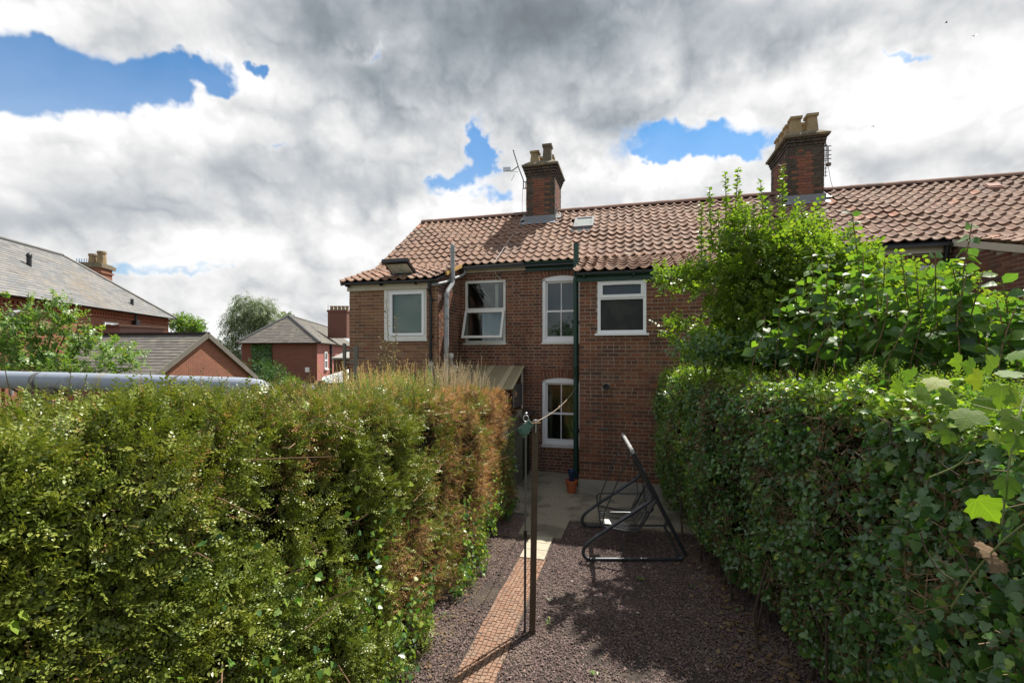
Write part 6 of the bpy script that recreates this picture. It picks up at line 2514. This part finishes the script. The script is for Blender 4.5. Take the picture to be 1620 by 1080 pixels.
# red-brown dock spikes
cs, ts, ss = [], [], []
mb = MB()
for i in range(16):
    px = random.choice((592, 588, 597, 640, 648, 660, 583)) + random.uniform(-5, 5)
    a, b = world_px(px, 625, 8.2), world_px(px + random.uniform(-8, 8), random.uniform(566, 592), 8.2)
    mb.tube([a - Vector((0, 0, .6)), a, b], [.007, .006, .003], 5)
    for k in range(26):
        cs.append(a.lerp(b, random.uniform(.45, 1))); ts.append(rng.normal(size=3)); ss.append(random.uniform(.02, .04))
do = mb.build('dock_weeds', M_twig)
tag(do, 'red-brown seeding dock spikes in the dry grass', 'weeds', kind='stuff')
leaf_obj('seeds', LEAF2, np.array([tuple(c) for c in cs]), rdir(len(cs)), np.array(ts), np.array(ss), mat('dock_seed', [(.20, .09, .05), (.27, .13, .07), (.15, .07, .045)], .8), do)

# timber frame by the left gable
tf = empty('timber_trellis', world_px(557, 620, 9.3) * Vector((1, 1, 0)))
tag(tf, 'grey timber trellis frame standing at the left corner of the terrace', 'trellis')
o_ = Vector(tf.location)


def TP_(x, y, D=9.3):
    return world_px(x, y, D) - o_


for (x, yt, w) in ((545, 543, .05), (563.5, 546, .075)):
    mb = MB()
    a = TP_(x, yt)
    mb.box(a.x - w / 2, a.x + w / 2, a.y - .04, a.y + .04, 0, a.z)
    mb.build('post', M_wood, tf)
for (y, h) in ((555, .03), (573, .025), (592, .03)):
    mb = MB()
    mb.bar(TP_(547, y), TP_(561, y - 1), .03, h * 1.4)
    mb.build('rail', M_wood, tf)
# stump, broken boards, grey fence, cold frame
D = 12
s_o = world_px(508, 640, D)
mb = MB()
a = world_px(508, 602, D)
mb.lathe([(0, a.z), (.085, a.z), (.095, a.z - .2), (.10, 0)], (0, 0, 0), 12)
o = mb.build('tree_stump', mat('cut_wood', (.16, .10, .055), .9, (30, .4, .01), None, (30, .4)), None, True, Vector((a.x, a.y, 0)))
tag(o, 'brown sawn stump standing in the dry grass', 'stump')
for i, (x0, y0, x1, y1) in enumerate(((455, 622, 470, 607), (440, 625, 463, 623), (474, 605, 476, 622), (480, 613, 497, 613))):
    a, b = world_px(x0, y0, 11.0 + i * .2), world_px(x1, y1, 11.0 + i * .2)
    mb = MB(-a)
    mb.bar(a, b, .09, .03, (0, 1, .2))
    o = mb.build('broken_board', [M_wood, MATS['cut_wood'], MATS['cut_wood'], M_whitepaint][i], None, loc=a)
    tag(o, ['grey broken board leaning beyond the hedge end of the pipe', 'brown board lying flat just right of the pipe end', 'dark upright board end beside the brown stump', 'pale board lying in front of the brown stump'][i], 'board', 'old boards behind the hedge')
    # feet so that the boards rest on something
mb = MB()
a, b = world_px(395, 612, 17), world_px(505, 612, 16)
fo = Vector((a.x, a.y, 0))
fe = empty('garden_fence', fo)
tag(fe, 'low grey panel fence far behind the left hedge', 'fence')
for i in range(6):
    p, q = a.lerp(b, i / 6), a.lerp(b, (i + .985) / 6)
    mb = MB(-fo)
    zt = world_px(400, 606, 16.5).z
    mb.add([(p.x, p.y, 0), (q.x, q.y, 0), (q.x, q.y, zt), (p.x, p.y, zt), (p.x, p.y + .05, 0), (q.x, q.y + .05, 0), (q.x, q.y + .05, zt), (p.x, p.y + .05, zt)], [(0, 1, 2, 3), (7, 6, 5, 4), (3, 2, 6, 7), (0, 3, 7, 4), (1, 5, 6, 2)])
    mb.build('panel', M_wood, fe)
D = 17
co = world_px(530, 640, D) * Vector((1, 1, 0))
cf = empty('greenhouse', co)
tag(cf, 'low glass roofed garden frame in front of the pink painted house', 'greenhouse')


def CP(x, y, dD=0):
    return world_px(x, y, D + dD) - co


rid = [CP(513, 597, 1), CP(551, 585, 2.5)]
ev = [CP(505, 606), CP(551, 606, .6)]
mb = MB()
mb.add([ev[0], ev[1], rid[1], rid[0]] + [p + Vector((0, .01, -.02)) for p in (ev[0], ev[1], rid[1], rid[0])], [(0, 1, 2, 3), (7, 6, 5, 4)])
mb.build('glass_roof', mat('dusty_glass', (.33, .36, .38), .15, None, [(3, (.42, .44, .44), .5, .7, .6)]), cf)
mb = MB()
for a, b in ((ev[0], rid[0]), (ev[0], ev[1]), (rid[0], rid[1]), (ev[0].lerp(ev[1], .5), rid[0].lerp(rid[1], .5)), (ev[0].lerp(ev[1], .55), rid[0].lerp(rid[1], .1)), (ev[1], rid[1])):
    mb.bar(a + Vector((0, -.02, .01)), b + Vector((0, -.02, .01)), .035)
mb.build('frame', M_whitepaint, cf)
mb = MB()
mb.add([ev[0], ev[1], Vector((ev[1].x, ev[1].y, 0)), Vector((ev[0].x, ev[0].y, 0)), rid[0], rid[1], Vector((rid[1].x, rid[1].y, 0)), Vector((rid[0].x, rid[0].y, 0))], [(0, 3, 2, 1), (0, 4, 7, 3), (1, 2, 6, 5)])
mb.build('base', M_wood, cf)

# ================================================================== far houses
def far_bricks(mb_, P0, P1, z0, z1):
    pass


def slate_roof(parent, off, poly, m, rows=26, name='slates', w=.42):
    """courses of slates on a planar roof polygon given from eave to ridge (3D points)"""
    off = Vector(off)
    P = [Vector(p) for p in poly]
    o = P[0]
    ex = (P[1] - P[0]).normalized()
    nrm = (P[1] - P[0]).cross(P[2] - P[0]).normalized()
    if nrm.z < 0:
        nrm = -nrm
    ey = nrm.cross(ex)
    if ey.z < 0:
        ey = -ey
    q = [((p - o).dot(ex), (p - o).dot(ey)) for p in P]
    ymax = max(b for a, b in q)
    mb = MB(-off)
    for r_ in range(rows):
        y0, y1 = ymax * r_ / rows, ymax * (r_ + 1) / rows
        ym = (y0 + y1) / 2
        xs = []
        for i in range(len(q)):
            (a, b), (c, d) = q[i], q[(i + 1) % len(q)]
            if (b - ym) * (d - ym) < 0:
                xs.append(a + (c - a) * (ym - b) / (d - b))
        if len(xs) < 2:
            continue
        x0, x1 = min(xs), max(xs)
        x = x0 - (w / 2 if r_ % 2 else 0)
        while x < x1:
            a, b = max(x, x0), min(x + w - .006, x1)
            x += w
            if b - a < .03:
                continue
            h = .022 + random.uniform(-.004, .006)
            mb.cur = random.random()
            v = [o + ex * a + ey * y0 + nrm * h, o + ex * b + ey * y0 + nrm * h, o + ex * b + ey * (y1 + .02) + nrm * .006, o + ex * a + ey * (y1 + .02) + nrm * .006,
                 o + ex * a + ey * y0, o + ex * b + ey * y0]
            mb.add(v, [(0, 1, 2, 3), (4, 5, 1, 0)])
    return mb.build(name, m, parent, kind='stuff')


def poly_obj(name, polys, m, parent, off):
    mb = MB(-Vector(off))
    for p in polys:
        mb.add(p, [tuple(range(len(p)))])
    return mb.build(name, m, parent)


def brick_wall_mat(c1=(.28, .085, .04), c2=(.20, .065, .035), c3=(.30, .19, .13)):
    m = bpy.data.materials.new('coursed_brick')
    m.use_nodes = True
    t = NT(m.node_tree)
    out = t.n('ShaderNodeOutputMaterial')
    b = t.n('ShaderNodeBsdfPrincipled')
    b.inputs['Roughness'].default_value = .9
    geo = t.n('ShaderNodeNewGeometry')
    sp = t.n('ShaderNodeSeparateXYZ')
    t.put(sp.inputs[0], geo.outputs['Position'])
    u = t.m('ADD', t.m('MULTIPLY', sp.outputs[0], .75), sp.outputs[1])
    c = t.n('ShaderNodeCombineXYZ')
    t.put(c.inputs[0], u)
    t.put(c.inputs[1], sp.outputs[2])
    br = t.n('ShaderNodeTexBrick')
    t.put(br.inputs['Vector'], c.outputs[0])
    br.inputs['Scale'].default_value = 1
    br.inputs['Brick Width'].default_value = .225
    br.inputs['Row Height'].default_value = .078
    br.inputs['Mortar Size'].default_value = .010
    br.inputs['Color1'].default_value = (*c1, 1)
    br.inputs['Color2'].default_value = (*c2, 1)
    br.inputs['Mortar'].default_value = (*c3, 1)
    f = t.sm(t.noise(geo.outputs['Position'], .8, 4, .6), .5, .7, 0, .5)
    t.put(b.inputs['Base Color'], t.mix(f, br.outputs[0], (.17, .07, .045)))
    t.put(out.inputs[0], b.outputs[0])
    return m


M_fb = brick_wall_mat()
dA = Vector((-.2, .98, 0)).normalized()
nA = Vector((-dA.y, dA.x, 0))      # to the left of the way it runs
# ---- A: long slate roofed house on the left
P0 = Vector((-22.0, 19.55, 0))
endA = P0 + dA * 14.5
b_ = 4.34
ha = empty('slate_house', endA)
tag(ha, 'long red brick house with a big grey slate roof at the far left', 'house')
off = endA
ZEa, ZRa = 5.42, 9.0
near_ = P0 - dA * 6
W = [near_, endA, endA + nA * 2 * b_, near_ + nA * 2 * b_]
z = lambda p, h: Vector((p.x, p.y, h))
in_ = .35
Wi = [near_ + nA * in_, endA + nA * in_ - dA * in_, endA + nA * (2 * b_ - in_) - dA * in_, near_ + nA * (2 * b_ - in_)]
poly_obj('wall', [[z(Wi[i], -.1), z(Wi[(i + 1) % 4], -.1), z(Wi[(i + 1) % 4], ZEa), z(Wi[i], ZEa)] for i in range(4)], M_fb, ha, off)
apx = endA + nA * b_ - dA * b_
rn = near_ + nA * b_
roofA = poly_obj('roof', [[z(W[0], ZEa), z(W[1], ZEa), z(apx, ZRa), z(rn, ZRa)], [z(W[1], ZEa), z(W[2], ZEa), z(apx, ZRa)], [z(W[2], ZEa), z(W[3], ZEa), z(rn, ZRa), z(apx, ZRa)]], M_black, ha, off)
slate_roof(roofA, off, [z(W[0], ZEa), z(W[1], ZEa), z(apx, ZRa), z(rn, ZRa)], M_slate, 24, w=.5)
slate_roof(roofA, off, [z(W[1], ZEa), z(W[2], ZEa), z(apx, ZRa)], M_slate, 24, w=.5)
mb = MB(-off)
mb.tube([z(rn, ZRa + .04), z(apx, ZRa + .04)], .10, 8)
mb.tube([z(apx, ZRa + .04), z(W[1], ZEa + .06)], .09, 8)
mb.build('ridge', M_greyg, roofA, True)
mb = MB(-off)
gutter(mb, z(W[0], ZEa + .0) - nA * .06, z(W[1], ZEa) - nA * .06, .07)
mb.build('gutter', M_black, ha)
mb = MB(-off)
cnt = int((Wi[1] - Wi[0]).length / .23)
for row, (zz0, zz1, pr) in enumerate(((5.22, 5.36, .10), (5.06, 5.22, .06), (4.98, 5.06, .10))):
    if row == 1:
        for i in range(cnt):
            p = Wi[0] + dA * (i * .23)
            mb.obox(z(p, (zz0 + zz1) / 2) - nA * .04, dA * .06, nA * .05, (0, 0, (zz1 - zz0) / 2))
    else:
        mb.obox(z((Wi[0] + Wi[1]) / 2, (zz0 + zz1) / 2) - nA * pr / 2, dA * (Wi[1] - Wi[0]).length / 2, nA * (pr / 2 + .02), (0, 0, (zz1 - zz0) / 2))
mb.build('dentil_course', M_farbrick, ha, kind='stuff')


def wallA(px, py):
    u = (px - 810) / 720
    # hit the wall line Wi0 + dA*t
    p = Wi[0]
    t = (u * p.y - p.x) / (dA.x - u * dA.y)
    q = p + dA * t
    return q, H + (560 - py) / 720 * q.y


for (x0, x1, y0, y1) in ((163, 185, 509, 530), (216, 241, 515, 536)):
    qa, za = wallA(x0, y0)
    qb, zb_ = wallA(x1, y1)
    zt, zb2 = za, za - 1.5
    mb = MB(-off)
    L = (qb - qa).length
    c = (qa + qb) / 2
    for t in (-1, 0, 1):
        mb.obox(z(c, (zt + zb2) / 2) + dA * (L / 2 - .05) * t - nA * .03, dA * .05, nA * .06, (0, 0, (zt - zb2) / 2))
    for zz0 in (zt - .05, zb2 + .05):
        mb.obox(z(c, zz0) - nA * .03, dA * L / 2, nA * .055, (0, 0, .06))
    w_ = mb.build('window', M_white, ha)
    mb = MB(-off)
    mb.obox(z(c, (zt + zb2) / 2) - nA * .02, dA * (L / 2 - .04), nA * .02, (0, 0, (zt - zb2) / 2 - .04))
    mb.build('pane', mat('far_pane', (.06, .08, .09), .08, None, None, None, 0, 0, .8), w_)
q, zq = wallA(211, 497)
mb = MB(-off)
mb.tube([z(q, ZEa - .02) - nA * .12, z(q, 4.6) - nA * .12, z(q, 0) - nA * .12], .09, 8)
mb.tube([z(q, ZEa + .3) + nA * .4 + dA * .6, z(q, ZEa + 1.0) + nA * .4 + dA * .6], .09, 8)
mb.obox(z(q, 4.75) - nA * .16, dA * .2, nA * .12, (0, 0, .25))
mb.build('downpipe', M_black, ha, True)
q, zq = wallA(9, 495)
mb = MB(-off)
mb.tube([z(q, zq + .15) - nA * .12 + dA * .5, z(q, zq) - nA * .2, z(q, zq - .25) - nA * .2, z(q, 1) - nA * .2], .08, 8)
mb.build('waste_pipe', M_grey, ha, True)
# roof vents
for (px, py0, py1, rad) in ((46, 421, 402, .12),):
    u = (px - 810) / 720
    # point on the roof slope
    for t in np.linspace(0, 1, 200):
        p = W[0] + nA * b_ * t
        tt = (u * p.y - p.x) / (dA.x - u * dA.y)
        s_ = p + dA * tt
        hz_ = ZEa + (ZRa - ZEa) * t
        if H + (560 - py0) / 720 * s_.y <= hz_:
            break
    mb = MB(-off)
    hh = (py0 - py1) / 720 * s_.y
    mb.tube([z(s_, hz_ - .1), z(s_, hz_ + hh * .85)], rad * .85, 10)
    mb.lathe([(rad * 1.05, 0), (rad * 1.05, .1), (rad * .6, .2), (0, .24)], z(s_, hz_ + hh * .75), 10)
    mb.build('vent_pipe', M_black, roofA, True)
# chimney of A
cp = Vector(((153 - 810) / 720 * 33.0, 33.0, 0))
mb = MB(-off)
zt = H + (560 - 424) / 720 * 33
mb.obox(z(cp, (6 + zt) / 2), dA * .62, nA * .62, (0, 0, (zt - 6) / 2))
mb.obox(z(cp, zt - .35), dA * .70, nA * .70, (0, 0, .06))
chA = mb.build('chimney_stack', M_fb, ha)
mb = MB(-off)
mb.obox(z(cp, zt + .06), dA * .78, nA * .78, (0, 0, .12))
mb.obox(z(cp, zt + .22), dA * .66, nA * .66, (0, 0, .06))
mb.build('cap', M_flaunch, chA)
for px, pyt, rr_ in ((147, 402, .26), (161, 398, .28)):
    p = Vector(((px - 810) / 720 * 33, 33, 0))
    zt2 = H + (560 - pyt) / 720 * 33
    mb = MB(-off)
    mb.lathe([(rr_ * 1.1, zt + .2), (rr_ * .85, zt2 - .2), (rr_, zt2 - .15), (rr_, zt2), (0, zt2)], p, 10)
    mb.build('chimney_pot', M_pot, chA)
mb = MB(-off)
p = Vector(((128 - 810) / 720 * 33, 33, 0))
a = H + (560 - 421) / 720 * 33
mb.tube([z(p, a - .6), z(p + Vector((-.1, 0, 0)), a + .35)], .03, 5)
for i in range(5):
    mb.tube([z(p, a + .3) + Vector((-.3 + i * .18, 0, -.2)), z(p, a + .3) + Vector((-.3 + i * .18, 0, .25))], .018, 4)
mb.tube([z(p, a + .3) + Vector((-.3, 0, 0)), z(p, a + .2) + Vector((.7, 0, 0))], .02, 4)
o = mb.build('tv_aerial', M_metal)
o.location = off
tag(o, 'far television aerial beside the chimney of the slate roofed house', 'aerial')
# flat-topped pink outbuilding in front of A
D = 25
mb = MB()
a, b = world_px(165, 519, D + .5), world_px(226, 521, D - 1)
oo = Vector((a.x, a.y, 0))
mb = MB(-oo)
ou = empty('outbuilding', oo)
tag(ou, 'flat topped pinkish brick outbuilding in front of the slate roofed house', 'outbuilding')
ln2 = Vector((b.x - a.x, b.y - a.y, 0)).normalized()
pn2 = Vector((-ln2.y, ln2.x, 0))
c = (a + b) / 2
hw_ = Vector((b.x - a.x, b.y - a.y, 0)).length / 2
mb.obox((c.x, c.y, a.z / 2), ln2 * hw_, pn2 * 1.0, (0, 0, a.z / 2 - .03))
mb.build('wall', mat('pink_brick', (.24, .13, .11), .9, (3, .3, .02), None, (9, .2)), ou)
mb = MB(-oo)
mb.obox((c.x, c.y, a.z), ln2 * (hw_ + .1), pn2 * 1.1, (0, 0, .05))
mb.build('roof', mat('rust_roof', (.14, .075, .05), .9, (3, .4, .02)), ou)

# ---- B: brick gable with a slate roof
rB = Vector((-.985, .17, 0)).normalized()       # ridge direction, away to the left
gB = Vector((.17, .985, 0)).normalized()        # along the gable
apB = world_px(325, 528, 20)
ZRb, hb, hwid = apB.z, 1.75, 2.75
gb = Vector((apB.x, apB.y, 0))
hb_ = empty('gabled_outhouse', gb)
tag(hb_, 'low brick outhouse with a brown slate roof, its gable facing the garden', 'outhouse')
Lb = 5.6
poly_obj('wall', [[z(gb - gB * hwid, -.1), z(gb + gB * hwid, -.1), z(gb + gB * hwid, hb), z(gb, ZRb - .06), z(gb - gB * hwid, hb)],
                  [z(gb - gB * hwid, -.1), z(gb - gB * hwid, hb), z(gb - gB * hwid + rB * Lb, hb), z(gb - gB * hwid + rB * Lb, -.1)],
                  [z(gb + gB * hwid, -.1), z(gb + gB * hwid + rB * Lb, -.1), z(gb + gB * hwid + rB * Lb, hb), z(gb + gB * hwid, hb)]], M_fb, hb_, gb)
ov = -rB * .12
sl0, sl1 = z(gb - gB * (hwid + .2) + ov, hb - .1), z(gb - gB * (hwid + .2) + rB * Lb, hb - .1)
rB_ = poly_obj('roof', [[sl0, sl1, z(gb + rB * Lb, ZRb), z(gb + ov, ZRb)], [z(gb + gB * (hwid + .2) + ov, hb - .1), z(gb + gB * (hwid + .2) + rB * Lb, hb - .1), z(gb + rB * Lb, ZRb), z(gb + ov, ZRb)]], M_black, hb_, gb)
slate_roof(rB_, gb, [sl1, sl0, z(gb + ov, ZRb), z(gb + rB * Lb, ZRb)], M_slate2, 17, w=.36)
mb = MB(-gb)
mb.bar(z(gb + ov, ZRb + .03), z(gb + rB * Lb, ZRb + .03), .26, .10)
mb.build('ridge', M_black, rB_)
for s in (-1, 1):
    mb = MB(-gb)
    mb.bar(z(gb - rB * .14, ZRb - .05), z(gb + gB * s * (hwid + .25) - rB * .14, hb - .17), .06, .20)
    mb.build('bargeboard', M_wood, hb_)

# ---- C: hipped house with painted side
cC = Vector((-13.7, 32, 0))
dC = Vector((-.2, .98, 0)).normalized()
lC = Vector((-.985, .17, 0)).normalized()
hc = empty('hipped_house', cC)
tag(hc, 'red brick house with a hipped slate roof and one pink painted side', 'house')
wC, LC, ZEc, ZRc = 6.0, 18.0, 3.62, 5.75
p1, p2, p3, p4 = cC, cC + lC * wC, cC + lC * wC + dC * LC, cC + dC * LC
poly_obj('wall', [[z(p2, -.1), z(p1, -.1), z(p1, ZEc), z(p2, ZEc)], [z(p2, -.1), z(p2, ZEc), z(p3, ZEc), z(p3, -.1)], [z(p3, -.1), z(p3, ZEc), z(p4, ZEc), z(p4, -.1)]], brick_wall_mat((.22, .075, .047), (.16, .056, .038), (.23, .14, .10)), hc, cC)
poly_obj('painted_wall', [[z(p1, -.1), z(p4, -.1), z(p4, ZEc), z(p1, ZEc)]], M_redpaint, hc, cC)
o1, o2, o4 = p1 - lC * .3 - dC * .3, p2 + lC * .3 - dC * .3, p4 - lC * .3
ap = cC + lC * (wC / 2) + dC * 2.6
rf_ = cC + lC * (wC / 2) + dC * LC
rC = poly_obj('roof', [[z(o2, ZEc), z(o1, ZEc), z(ap, ZRc)], [z(o1, ZEc), z(o4, ZEc), z(rf_, ZRc), z(ap, ZRc)], [z(o2, ZEc), z(ap, ZRc), z(rf_, ZRc), z(p3 + lC * .3, ZEc)]], M_black, hc, cC)
slate_roof(rC, cC, [z(o2, ZEc), z(o1, ZEc), z(ap, ZRc)], M_slate2, 18, w=.4)
slate_roof(rC, cC, [z(o1, ZEc), z(o4, ZEc), z(rf_, ZRc), z(ap, ZRc)], M_slate2, 18, w=.4)
mb = MB(-cC)
mb.tube([z(o1, ZEc + .04), z(ap, ZRc + .04)], .09, 6)
mb.tube([z(o2, ZEc + .04), z(ap, ZRc + .04)], .09, 6)
mb.tube([z(ap, ZRc + .04), z(rf_, ZRc + .04)], .09, 6)
mb.build('ridge', M_greyg, rC, True)
mb = MB(-cC)
gutter(mb, z(o2, ZEc) - dC * .05, z(o1, ZEc) - dC * .05, .06)
gutter(mb, z(o1, ZEc) - lC * .05, z(o4, ZEc) - lC * .05, .06)
q = p1 + dC * 4.6 - lC * .12
mb.tube([z(q, ZEc), z(q, 0)], .10, 6)
mb.build('gutter', M_black, hc)
for t_0, zz0 in ((2.6, .42), (6.2, .40)):
    mb = MB(-cC)
    a = cC + dC * t_0 + lC * (wC / 2) * (1 - zz0)
    sd = Vector((lC.x * wC / 2, lC.y * wC / 2, ZRc - ZEc)).normalized()
    base_ = Vector((a.x, a.y, ZEc + (ZRc - ZEc) * (1 - zz0) + .05))
    mb.obox(base_, dC * .55, sd * .22, Vector((0, 0, .05)))
    mb.build('roof_window', M_black, rC)
a = p1 + dC * 2.9 - lC * .02
mb = MB(-cC)
for t in (-1, 1):
    mb.obox(z(a, 2.35) + dC * .48 * t, dC * .07, lC * .05, (0, 0, .62))
for h in (1.72, 2.35, 2.97):
    mb.obox(z(a, h), dC * .42, lC * .05, (0, 0, .05))
mb.obox(z(a, 1.66) - lC * .05, dC * .6, lC * .1, (0, 0, .04))
w_ = mb.build('window', M_white, hc)
mb = MB(-cC)
mb.obox(z(a, 2.35), dC * .42, lC * .02, (0, 0, .6))
mb.build('pane', MATS['far_pane'], w_)
mb = MB(-cC)
mb.obox(z(p1 + lC * .75 - dC * .05, 1.72), lC * .16, dC * .05, (0, 0, .17))
mb.build('meter_box', M_white, hc)
# ivy on the brick end
N = 900
t_ = rng.uniform(3.6, 5.1, N)
h_ = rng.uniform(.4, 3.55, N)
Pi = np.stack([cC.x + lC.x * t_ - dC.x * .1, cC.y + lC.y * t_ - dC.y * .1, h_], 1)
leaf_obj('wall_ivy', IVY, Pi, unit(np.array([[.2, -.98, .4]]) + rng.normal(size=(N, 3)) * .4), unit(-UP[None] + rng.normal(size=(N, 3)) * .5), rng.uniform(.15, .24, N), M_ivy, hc, origin=cC)
# chimney of C
D = 39
a = Vector(((537 - 810) / 720 * D, D, 0))
zt = H + (560 - 491) / 720 * D
mb = MB(-cC)
mb.obox(z(a, (4.2 + zt) / 2), (.80, 0, 0), (0, .5, 0), (0, 0, (zt - 4.2) / 2))
mb.obox(z(a, zt - .1), (.86, 0, 0), (0, .56, 0), (0, 0, .08))
chC = mb.build('chimney_stack', mat('dark_stack', (.15, .065, .045), .9, (5, .3, .02)), hc)
for i in range(5):
    p = a + Vector((-.66 + i * .33, 0, 0))
    mb = MB(-cC)
    mb.lathe([(.15, zt), (.13, zt + .28), (.16, zt + .30), (.16, zt + .38), (0, zt + .38)], p, 10)
    mb.build('chimney_pot', M_pot, chC)
mb = MB(-cC)
p = Vector(((519 - 810) / 720 * D, D, 0))
mb.tube([z(p, 5.2), z(p, zt + .5)], .02, 4)
mb.build('aerial_mast', M_metal, chC)
# small shed roof beside C
D = 27
mb = MB()
a, b, c_ = world_px(527, 567, D), world_px(556, 567, D), world_px(545, 557, D + 1)
so_ = Vector((a.x, a.y, 0))
ls = empty('small_shed', so_)
tag(ls, 'small brown boarded shed with a pale roof beside the pink painted wall', 'shed')
mb = MB(-so_)
mb.obox(((a.x + b.x) / 2, D + 1, a.z / 2), ((b.x - a.x) / 2, 0, 0), (0, .9, 0), (0, 0, a.z / 2))
mb.build('wall', mat('brown_boards', (.13, .06, .035), .9, (6, .4, .02)), ls)
mb = MB(-so_)
mb.add([a + Vector((-.1, 0, -.03)), b + Vector((.1, 0, -.03)), b + Vector((.1, 1.6, .5)), a + Vector((.5, 1.6, .5)), a + Vector((-.1, 0, .05)), b + Vector((.1, 0, .05)), b + Vector((.1, 1.6, .58)), a + Vector((.5, 1.6, .58))],
       [(3, 2, 1, 0), (4, 5, 6, 7), (0, 1, 5, 4), (1, 2, 6, 5), (3, 0, 4, 7)])
mb.build('roof', mat('pale_felt', (.30, .29, .26), .9), ls)

# the trees on the other side of the gardens, seen only as dark reflections in the window panes
blobs = [(x_, y_, z_, 3.2, 2.2, 3.0) for x_, y_, z_ in ((-9, -15, 2.6), (-4.5, -16, 3.0), (0.5, -15, 2.4), (5, -16, 3.2), (9.5, -15, 2.6), (-13, -14, 2.4))]
P, d = crown_points(blobs, 9000, .5)
C, n_, t_, s_, d_, L_ = sprays(P, d, 5, .3, .7, .16, .26)
tl_ = leaf_obj('tree_line', LEAF2, C, n_, t_, s_, M_shrub)
tag(tl_, 'row of dark leafy trees reflected in the window panes of the terrace', 'trees', kind='stuff')
mb = MB()
for b_0 in blobs:
    mb.tube([(b_0[0], b_0[1], 0), (b_0[0] + .1, b_0[1], 2.0), (b_0[0], b_0[1], 4.2)], [.2, .16, .08], 7)
o = mb.build('trunks', M_bark, tl_, True, kind='stuff')

# birds
for (px, py, D, lab) in ((1497, 36, 60, 'tiny dark bird high above the tall chimney, upper one of the pair'), (1541, 57, 60, 'tiny dark bird high above the roof at the far right'), (1382, 200, 55, 'tiny dark bird just right of the tall chimney')):
    c = world_px(px, py, D)
    mb = MB()
    mb.lathe([(0, -.16), (.05, -.08), (.06, 0), (.03, .12), (0, .16)], (0, 0, 0), 6)
    mb.v = [(v[0], v[2], v[1]) for v in mb.v]
    mb.add([(0, .06, .02), (-.16, .02, .10), (-.30, -.08, .03), (-.05, -.06, .02)], [(0, 1, 2, 3)])
    mb.add([(0, .06, .02), (.16, .02, .10), (.30, -.08, .03), (.05, -.06, .02)], [(3, 2, 1, 0)])
    o = mb.build('bird', M_black, None, False, c)
    o.rotation_euler = (0, 0, random.uniform(-1, 1))
    tag(o, lab, 'bird', 'birds in the sky')
print('objects', len(bpy.data.objects), 'tris', sum(len(o.data.polygons) for o in bpy.data.objects if o.type == 'MESH'))
